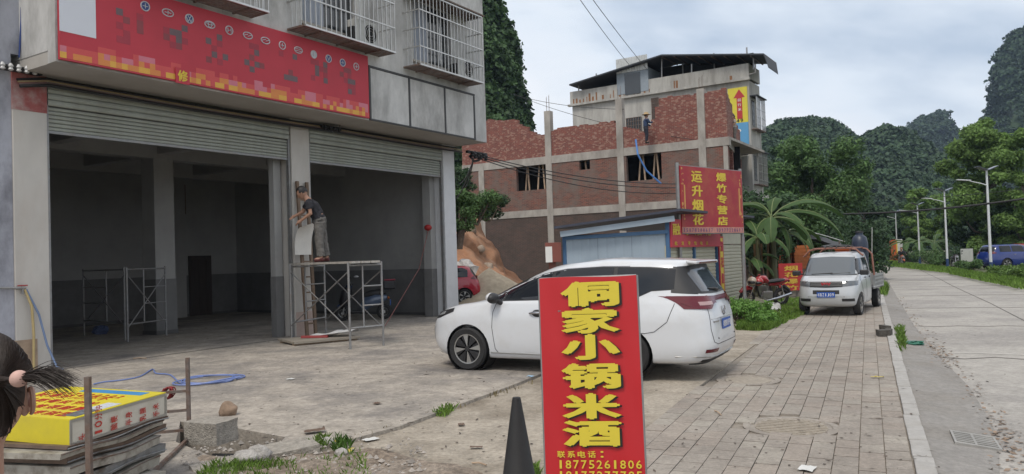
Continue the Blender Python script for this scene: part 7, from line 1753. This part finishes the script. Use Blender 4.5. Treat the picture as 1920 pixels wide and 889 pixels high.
# verge bushes on the far side
for i, (x, y, w, h, m, l) in enumerate([(1750, 497, 1.7, 1.4, m_g_mid, 'round green bush between the second and third street lamps'), (1700, 492, 1.5, 1.0, m_g_dark, 'low dark bush left of the third street lamp'), (1822, 507, .8, .6, m_g_mid, 'green bush in front of the white board'), (1800, 500, 1.4, 1.3, m_g_dark, 'dark bush around the parked motorcycle on the verge'), (1893, 517, 1.1, .45, m_g_light, 'light green bush right of the nearest street lamp'), (1918, 522, .9, .4, m_g_light, 'low light green weeds at the right picture edge'), (1770, 499, 1.0, .8, m_g_mid, 'small bush beside the second street lamp'), (1665, 487, 2.6, 1.2, m_g_dark, 'long dark hedge at the far road bend')]):
    g = G(x, y, -.03); bush(l, g, w, h, 3200, .075, m, 40 + i, group='verge bushes')
# bushes above the dirt bank, behind the shop
for i, (x, y, Y, w, h, m, l) in enumerate([(888, 400, 38, 1.2, 1.6, m_g_mid, 'green bush at the top of the dirt bank'), (915, 398, 41, 1.0, 1.3, m_g_dark, 'dark bush against the brick wall above the bank'), (858, 420, 33, .7, 3.0, m_g_mid, 'tall green shrub beside the right pillar of the shop'), (866, 350, 46, .9, 1.8, m_g_dark, 'dark shrub at the left end of the brick wall')]):
    p = D(x, y, Y); bush(l, (p.x, p.y, p.z - .35 * h), w, h, 4500, .08, m, 60 + i, group='bushes on the bank')
# banana plants
m_ban_l = green('banana_leaf', (.055, .105, .032), .12, .2, 1.5, .3); m_ban_s = mat('banana_stem', (.10, .105, .05), .7, var=.3, scale=3, stain=(.1, .06, .035), sscale=2, stretch=(1, 1, .3)); m_ban_d = mat('banana_leaf_dry', (.17, .10, .05), .85, var=.3, scale=3)
def banana(label, base, H, leaves, seed, dry=2, group='banana plants by the road'):
    t = thing('banana_plant', label, 'banana plant', base, 0, group); r = random.Random(seed)
    MB().tube([(0, 0, -.05), (.03, 0, H * .3), (.0, .03, H * .62)], [.13, .11, .07], 10).build('stem', m_ban_s, t, smooth=True)
    for k, (az, L, el) in enumerate(leaves):
        a = R(az); d = Vector((math.cos(a), math.sin(a), 0)); s = Vector((-d.y, d.x, 0)); n = 16; P = []; pos = Vector((0, 0, H * .6)); pitch = R(el); drp = r.uniform(1.5, 2.1)
        hw = .21 * L / 2.2 + .07
        for i in range(n + 1):
            f = i / n; w = hw * (math.sin(math.pi * min(1, (f - .12) / .88)) ** .55 if f > .14 else .04)
            sag = .35 * w; row = []
            for q in (-1, -.66, -.33, 0, .33, .66, 1):
                tear = (1 - .35 * (abs(q) > .5) * abs(noise.noise((f * 14 + seed, q * 2 + k, 1.0)))) if abs(q) > .3 else 1
                row.append(pos + s * (q * w * tear) + Vector((0, 0, -sag * abs(q) ** 1.4 + .05 * w * noise.noise((f * 9, q * 3, seed + k)))))
            P.append(row); step = L / n; pos = pos + (d * math.cos(pitch) + Vector((0, 0, math.sin(pitch)))) * step; pitch -= drp / n
        lf = MB().grid(P).build('leaf', m_ban_l, t, smooth=True)
        MB().tube([row[3] + Vector((0, 0, .004)) for row in P], [.03 * (1 - .85 * i / n) for i in range(n + 1)], 5).build('midrib', mat('midrib', (.13, .17, .06), .6), lf)
    for k in range(dry):
        a = r.uniform(0, 6.3); d = Vector((math.cos(a), math.sin(a), 0)) * .2; P = [[Vector((0, 0, H * .55)) + d * (f ** .5) * (1 + .5 * q) + Vector((-d.y, d.x, 0)) * q * .8 + Vector((0, 0, -H * .45 * f)) for q in (-1, 0, 1)] for f in np.linspace(0, 1, 7)]
        MB().grid(P).build('dry_leaf', m_ban_d, t, smooth=True)
    return t
banana('tall banana plant with wide arching leaves beside the pole sign', (*G(1452, 553).xy, 0), 4.9, [(3, 3.4, 48), (-14, 3.3, 30), (-30, 2.4, 8), (168, 2.3, 32), (190, 2.2, 60), (60, 2.2, 75), (-70, 1.9, 30), (-110, 2.0, 15), (120, 2.1, 68), (-50, 1.9, -20), (215, 1.8, 5), (25, 2.2, 15)], 5)
banana('banana plant right behind the red motorcycle', (*G(1425, 556).xy, 0), 3.6, [(-95, 1.6, 35), (175, 1.7, 40), (20, 1.7, 55), (-40, 1.6, 20), (95, 1.6, 72), (-140, 1.5, 12)], 8)
banana('banana plant behind the small firework board', (*G(1478, 545).xy, 0), 4.0, [(-60, 1.8, 15), (10, 1.9, 35), (150, 1.8, 55), (-120, 1.7, 40), (70, 1.7, 75), (-20, 1.5, -5)], 11)
banana('low banana plant at the end of the shed', (*G(1410, 556).xy, 0), 2.2, [(-90, 1.3, 30), (180, 1.3, 45), (0, 1.3, 50), (-45, 1.2, 10)], 12, 1)
for x, Y, sd in ((1725, 74, 3), (1752, 70, 4), (1700, 80, 6)):
    banana(['banana plant by the third street lamp', 'banana plant behind the round verge bush', 'banana plant near the orange stand'][(3, 4, 6).index(sd)], place(x, Y), 3.0, [(a_, 2.4, e_) for a_, e_ in ((0, 35), (50, 60), (120, 45), (180, 30), (240, 20), (300, 25))], sd, 1, 'banana plants on the verge')
for i, (x, y, w, h, m, l) in enumerate([(1425, 548, 1.7, 4.6, m_g_dark, 'dark shrub thicket behind the red motorcycle'), (1475, 540, 1.9, 4.4, m_g_mid, 'leafy thicket behind the firework board'), (1530, 530, 2.3, 4.0, m_g_dark, 'dark thicket behind the silver truck cab'), (1590, 522, 2.2, 3.0, m_g_dark, 'dark thicket behind the stall')]):
    g = G(x, y, -.02); bush(l, g, w, h, 8000, .1, m, 90 + i, 'thicket', 'thickets behind the banana plants', 'thicket')
# weeds and grass
def grass(name, label, quad, n, h, m, seed, z=0.0, wide=.006):
    """blades scattered over the patch given by four pixel corners; kind stuff"""
    r = np.random.default_rng(seed); c = [G(*q, z) for q in quad]; u, v = r.random(n), r.random(n); P = np.array([np.array(c[0]) * (1 - a) * (1 - b) + np.array(c[1]) * a * (1 - b) + np.array(c[2]) * a * b + np.array(c[3]) * (1 - a) * b for a, b in zip(u, v)])
    dens = np.array([noise.noise((p[0] * 3, p[1] * 3, seed)) for p in P]); P = P[dens > -.12]; n = len(P)
    az = r.uniform(0, 6.283, n); hh = h * r.uniform(.35, 1.1, n); ln = hh * r.uniform(.2, .8, n); d = np.stack([np.cos(az), np.sin(az), 0 * az], 1); s = np.stack([-np.sin(az), np.cos(az), 0 * az], 1) * wide * r.uniform(.6, 1.4, (n, 1))
    mid = P + d * (ln * .35)[:, None] + np.array((0, 0, 1)) * (hh * .65)[:, None]; tip = P + d * ln[:, None] + np.array((0, 0, 1)) * hh[:, None]
    V = np.stack([P - s, P + s, mid + s * .7, tip, mid - s * .7], 1).reshape(-1, 3).astype(np.float32)
    me = bpy.data.meshes.new(name); me.vertices.add(5 * n); me.vertices.foreach_set('co', V.ravel()); me.loops.add(5 * n); me.loops.foreach_set('vertex_index', np.arange(5 * n, dtype=np.int32))
    me.polygons.add(n); me.polygons.foreach_set('loop_start', np.arange(0, 5 * n, 5, dtype=np.int32)); me.polygons.foreach_set('loop_total', np.full(n, 5, np.int32)); me.materials.append(m); me.update(calc_edges=True)
    return tag(link(name, me), label, 'grass', kind='stuff')
grass('grass', 'bright grass beside the pole of the firework sign', [(1380, 620), (1440, 622), (1510, 590), (1400, 583)], 9000, .16, m_g_grass, 1, -.012, .008)
grass('grass', 'thin grass around the firework board', [(1440, 590), (1500, 585), (1500, 560), (1440, 563)], 3000, .12, m_g_grass, 2, -.012, .008)
grass('grass', 'grass tufts at the bottom edge beside the stacked panels', [(365, 900), (600, 905), (545, 870), (400, 872)], 1000, .08, m_g_grass, 3, .03, .003)
grass('grass', 'sparse grass in the dirt patch', [(520, 900), (700, 905), (680, 850), (570, 850)], 380, .07, m_g_grass, 4, .03, .004)
grass('grass', 'tuft of grass in the crack at the edge of the yard', [(815, 780), (835, 783), (852, 770), (830, 766)], 200, .10, m_g_grass, 5, .0, .005)
grass('grass', 'small tuft by the rubble at the drain pit', [(585, 842), (612, 846), (615, 826), (590, 826)], 130, .10, m_g_grass, 6, .02, .003)
grass('grass', 'small weeds beside the yellow wrapper', [(625, 850), (655, 858), (660, 830), (630, 828)], 170, .11, m_g_weed, 7, .02, .0035)
grass('grass', 'grass growing in the gutter by the green bag', [(1683, 660), (1702, 660), (1695, 615), (1680, 615)], 500, .13, m_g_grass, 8, -.06, .006)
grass('grass', 'grass tuft at the kerb behind the silver truck', [(1652, 556), (1664, 556), (1662, 535), (1652, 535)], 700, .28, m_g_grass, 9, -.05, .01)
grass('grass', 'grass strip along the far road edge', [(1640, 496), (1790, 514), (1792, 508), (1650, 490)], 9000, .3, m_g_grass, 10, -.03, .02)
grass('grass', 'grass along the far verge by the nearest street lamp', [(1780, 514), (1925, 545), (1925, 530), (1780, 506)], 7000, .25, m_g_grass, 11, -.03, .014)
grass('grass', 'grass blades beside the traffic cone', [(985, 905), (1012, 905), (1010, 880), (990, 880)], 160, .09, m_g_grass, 12, .0, .004)
grass('grass', 'dry grass along the crack of the apron edge', [(640, 838), (1000, 722), (1000, 716), (640, 828)], 240, .06, mat('grass_dry', (.2, .16, .07), .9, island=.3), 13, .0, .004)
for i, (x, y, w, h, l) in enumerate([(1390, 606, .55, .55, 'leafy weed at the foot of the sign pole'), (1412, 600, .5, .5, 'leafy weed between the sign pole and the grass'), (1380, 596, .5, .6, 'leafy weed behind the minivan tail'), (1430, 610, .4, .3, 'low leafy weed at the pavement edge')]):
    g = G(x, y); bush(l, (g.x, g.y, -.01), w, h, 1500, .04, m_g_weed, 80 + i, 'leafy_weed', 'weeds by the sign pole', 'weed')

# ================================================================ dirt bank and sand heap behind the shop
def mound(name, label, cat, c, rx, ry, h, m, seed, pw=1.0, amt=.12, kind=None, n=44):
    P = []
    for i in range(n + 1):
        row = []
        for k in range(n + 1):
            u, v = i / n * 2 - 1, k / n * 2 - 1; d = math.sqrt(u * u + v * v); e = max(0, 1 - d) ** pw
            p = Vector((u * rx, v * ry, 0)); nz = noise.fractal(p * .9 + Vector((seed, 0, 0)), 1.0, 2.0, 5); p.z = h * e * (1 + amt * 2 * nz) - .02 + amt * .3 * h * nz * (e > 0)
            row.append(p)
        P.append(row)
    o = MB().grid(P).build(name, m, None, smooth='all', loc=c); tag(o, label, cat, kind=kind); return o
sp = D(930, 560, 31); mound('sand_heap', 'pale heap of sand behind the white minivan', 'sand heap', (sp.x - .25, 31.2, 0), 2.2, 2.2, 1.40, mat('sand', (.36, .30, .22), .95, var=.2, scale=5, bump=.6, bscale=20), 2.0, .95, .05)
m_soil = mat('red_soil', (.33, .165, .09), .95, var=.35, scale=1.3, stain=(.38, .30, .23), samt=.4, sscale=.5, bump=1.0, bscale=3)
bk = MB(); P = []
for i in range(61):
    row = []
    for k in range(41):
        x = 820 + (990 - 820) * i / 60; f = k / 40
        yt = np.interp(x, [820, 870, 885, 905, 930, 950, 990], [380, 392, 402, 440, 475, 505, 545]); Y = 33.5 + 11 * f; yb = 545
        top = D(x, yt, 44.5).z; zz = -.05 + max(0, top) * (f ** .85); p = D(x, 470, Y); p.z = zz
        q = noise.noise_vector(Vector((p.x * .6, p.y * .6, zz * .6))) * .45 + noise.noise_vector(Vector((p.x * 2, p.y * 2, zz * 2))) * .2; p += q * min(1, f * 3); row.append(p)
    P.append(row)
tag(bk.grid(P).build('dirt_bank', m_soil, smooth='all'), kind='structure')
for k, (x, f, r_, l) in enumerate(((872, .9, .42, 'pale rock at the very top of the red dirt bank'), (884, .72, .3, 'pale rock high on the dirt bank below the bush'), (900, .6, .26, 'pale rock halfway down the dirt bank'), (915, .42, .3, 'pale rock low on the dirt bank beside the brick wall'))):
    yt = np.interp(x, [820, 870, 885, 905, 930, 950], [380, 392, 402, 440, 475, 505]); p = D(x, 470, 33.5 + 11 * f); p.z = max(0, D(x, yt, 44.5).z) * f ** .85
    mb = MB().ball((0, 0, 0), 1, 10, 7); mb.v = [(v[0] * r_, v[1] * r_, v[2] * r_ * .8) for v in hull_noise(mb.v, .4, 1.2, k)]
    tag(mb.build('bank_rock', mat('bank_rock', (.34, .27, .21), .95, var=.3, scale=3), smooth=60, loc=p), l, 'rock', 'rocks on the dirt bank')
wt = MB().ball((0, 0, 0), 1, 18, 12); wt.v = [(v[0] * .55, v[1] * .5, v[2] * .5) for v in hull_noise(wt.v, .5, 1.8, 9)]
tag(wt.build('white_rubble', mat('rubble_white', (.5, .48, .46), .9, var=.25, scale=6, bump=.8, bscale=8), smooth=50, loc=D(868, 510, 33.3)), 'heap of white rubble between the red car and the dirt bank', 'rubble')
# stall tarpaulin behind the truck
gs = G(1520, 545)
stl = thing('stall_tarpaulin', 'dark arched stall tarpaulin on poles behind the silver truck', 'stall', (gs.x, gs.y + 2.5, 0), R(-12))
P = [[(-2.0 + 4.2 * i / 16, -1 + 2 * k / 6, 1.95 + .62 * math.sin(math.pi * (i / 16) ** .8) - .08 * abs(k - 3) + .03 * math.sin(i * 2.2 + k)) for k in range(7)] for i in range(17)]
MB().grid(P).build('tarpaulin', mat('tarp_black', (.02, .022, .026), .6, var=.2), stl, smooth=True)
for x in (-1.9, 0, 2.0):
    for y in (-.9, .9): MB().cyl((x, y, 0), (x, y, 2.0 if abs(x) > 1 else 2.5), .03).build('pole', m_rust, stl)
MB().tube([(-2.0 + 4.2 * f, -1.02, 1.97 + .62 * math.sin(math.pi * f ** .8)) for f in np.linspace(0, 1, 14)], .018, 6).build('hoop', m_stain, stl)
for i, (x, c, l) in enumerate(((-.3, (.42, .09, .02), 'orange crate stacked under the dark tarpaulin'), (.45, (.4, .12, .03), 'second orange crate under the dark tarpaulin'), (-1.0, (.06, .14, .33), 'blue crate under the dark tarpaulin'))):
    w = Matrix.Rotation(R(-12), 3, 'Z') @ Vector((x, -.7, 0)); ct = thing('stall_crate', l, 'crate', (gs.x + w.x, gs.y + 2.5 + w.y, 0), R(-12 + 7 * i), 'crates under the tarpaulin')
    for k in range(7): box(-.33, .33, -.22, .22, .9 + k * .14, .9 + k * .14 + .1).build('slat', mat('crate_%d' % i, c, .6, var=.2, scale=6), ct)
    box(-.3, .3, -.2, .2, .86, 1.88).build('core', MATS['crate_%d' % i], ct); box(-.36, .36, -.26, .26, 0, .86).build('trestle', m_rust, ct)

# ================================================================ hills, far and near, with their tree cover
m_hill = mat('hill_ground', (.028, .05, .022), .95, var=.4, scale=.05, stain=(.05, .06, .035), sscale=.02, samt=.5)
m_h1 = green('hill_trees', (.042, .078, .036), .18, .45, .06, .15); m_h2 = green('hill_trees_far', (.036, .066, .036), .16, .45, .04, .15); m_rockf = mat('cliff_rock', (.26, .24, .22), .95, var=.35, scale=.15, stain=(.1, .1, .09), sscale=.1)
def hill(name, sil, Y, depth, m_tree, n_cr, cr, seed, back=.6, steep=1.0, rock=None):
    """sil: skyline pixels left to right; the hill falls towards us over `depth` metres and behind over back*depth"""
    xs = np.linspace(sil[0][0], sil[-1][0], 90); ys = np.interp(xs, [s[0] for s in sil], [s[1] for s in sil]); nf, nb = 34, 12; P = []
    for i, (x, y) in enumerate(zip(xs, ys)):
        top = D(x, y, Y); row = []
        for k in range(nf + nb + 1):
            f = (k - nf) / nf if k <= nf else (k - nf) / nb
            if k <= nf: yy = Y + f * depth; hgt = (1 + f) ** steep if False else 1 - (abs(f)) ** (1.0 + steep)
            else: yy = Y + f * depth * back; hgt = 1 - f ** 1.6
            p = D(x, y, yy); z = -1 + (top.z + 1) * max(0, hgt) if top.z > 0 else -1
            q = Vector((p.x, yy, z)); s_ = Y * .02; nz = noise.noise_vector(q / (s_ * 3) + Vector((seed, 0, 0))) * s_ * .9 + noise.noise_vector(q / s_) * s_ * .3
            if k == nf: nz *= .25
            q += nz * (min(1, abs(hgt) * 3)); row.append(q)
        P.append(row)
    o = MB().grid(P).build(name, m_hill, None, smooth='all'); tag(o, kind='structure')
    r = np.random.default_rng(seed); A = np.array([[tuple(p) for p in row] for row in P]); C, N_ = [], []
    while len(C) < n_cr:
        i = r.uniform(0, 88.99); k = r.uniform(0, nf + 2.5); a, b = int(i), int(k); fi, fk = i - a, k - b
        p = A[a, b] * (1 - fi) * (1 - fk) + A[a + 1, b] * fi * (1 - fk) + A[a, b + 1] * (1 - fi) * fk + A[a + 1, b + 1] * fi * fk
        if p[2] < -.5: continue
        du = A[a + 1, b] - A[a, b]; dv = A[a, b + 1] - A[a, b]; nn = np.cross(du, dv); nn /= np.linalg.norm(nn) + 1e-9
        if nn[2] < 0: nn = -nn
        if rock is not None:
            X_, Y_ = proj(p)
            if any((X_ - q[0]) ** 2 / q[2] ** 2 + (Y_ - q[1]) ** 2 / q[3] ** 2 < 1 and r.random() < .86 for q in rock): continue
        C.append(p + nn * cr * r.uniform(-.1, .9)); N_.append(nn)
    C = np.array(C); N_ = np.array(N_); sc = cr * r.uniform(.55, 1.3, n_cr); per = 24
    d = r.normal(0, 1, (n_cr, per, 3)); d /= np.linalg.norm(d, axis=2, keepdims=True); d[:, :, 2] = np.abs(d[:, :, 2]) * .9
    pts = (C[:, None, :] + d * (sc * .8)[:, None, None]).reshape(-1, 3); nr = (d + N_[:, None, :] * .3 + np.array((0, 0, .35))).reshape(-1, 3)
    t = link('forest', leaf_mesh('forest', pts, nr, np.repeat(sc * .25, per), m_tree, .75, .8, seed)); return tag(t, None, None, kind='stuff')
f1 = hill('hill', [(1330, 330), (1447, 280), (1480, 262), (1505, 255), (1530, 253), (1555, 262), (1580, 278), (1605, 292), (1630, 286), (1655, 279), (1690, 284), (1730, 300), (1800, 345), (1900, 400)], 330, 150, m_h1, 13000, 2.3, 1); tag(f1, 'tree covered ridge behind the concrete building', 'forest')
f2 = hill('dome_hill', [(1560, 350), (1640, 310), (1683, 280), (1700, 250), (1718, 234), (1740, 227), (1756, 235), (1770, 254), (1790, 276), (1812, 293), (1850, 330), (1920, 390), (1980, 430)], 620, 170, m_h2, 8000, 4.0, 2, steep=.6, rock=[(1742, 280, 9, 22)]); tag(f2, 'dense trees on the dome shaped far hill', 'forest')
f3 = hill('cliff_hill', [(1822, 330), (1856, 250), (1866, 215), (1880, 168), (1894, 132), (1910, 104), (1934, 72), (1990, 20), (2080, 0), (2200, 40)], 420, 90, m_h2, 8000, 3.0, 3, steep=1.6, rock=[(1900, 210, 9, 24), (1915, 190, 6, 30)]); tag(f3, 'bushes covering the steep cliff at the right edge', 'forest')
m_h0 = green('cliff_trees', (.055, .105, .038), .22, .5, .3, .2)
f4 = hill('near_cliff', [(640, -120), (760, -110), (860, -60), (905, -10), (922, 30), (934, 75), (948, 110), (955, 150), (966, 190), (975, 215), (980, 240), (1000, 300), (1015, 360), (1030, 440)], 105, 22, m_h0, 14000, 1.05, 4, steep=2.2); tag(f4, 'bushes covering the steep near cliff left of the brick building', 'forest')
# ================================================================ the air: thin haze over the whole place
hz_ = bpy.data.materials.new('haze'); hz_.use_nodes = True; t_ = hz_.node_tree
for n in list(t_.nodes): t_.nodes.remove(n)
vo = t_.nodes.new('ShaderNodeVolumePrincipled'); vo.inputs['Color'].default_value = (.58, .74, 1.0, 1); vo.inputs['Density'].default_value = .00022; vo.inputs['Anisotropy'].default_value = .0
mo = t_.nodes.new('ShaderNodeOutputMaterial'); t_.links.new(vo.outputs[0], mo.inputs['Volume'])
tag(box(-1300, 1300, -60, 1300, -2.5, 165).build('haze', hz_), 'thin pale haze in the air', 'haze', kind='stuff')
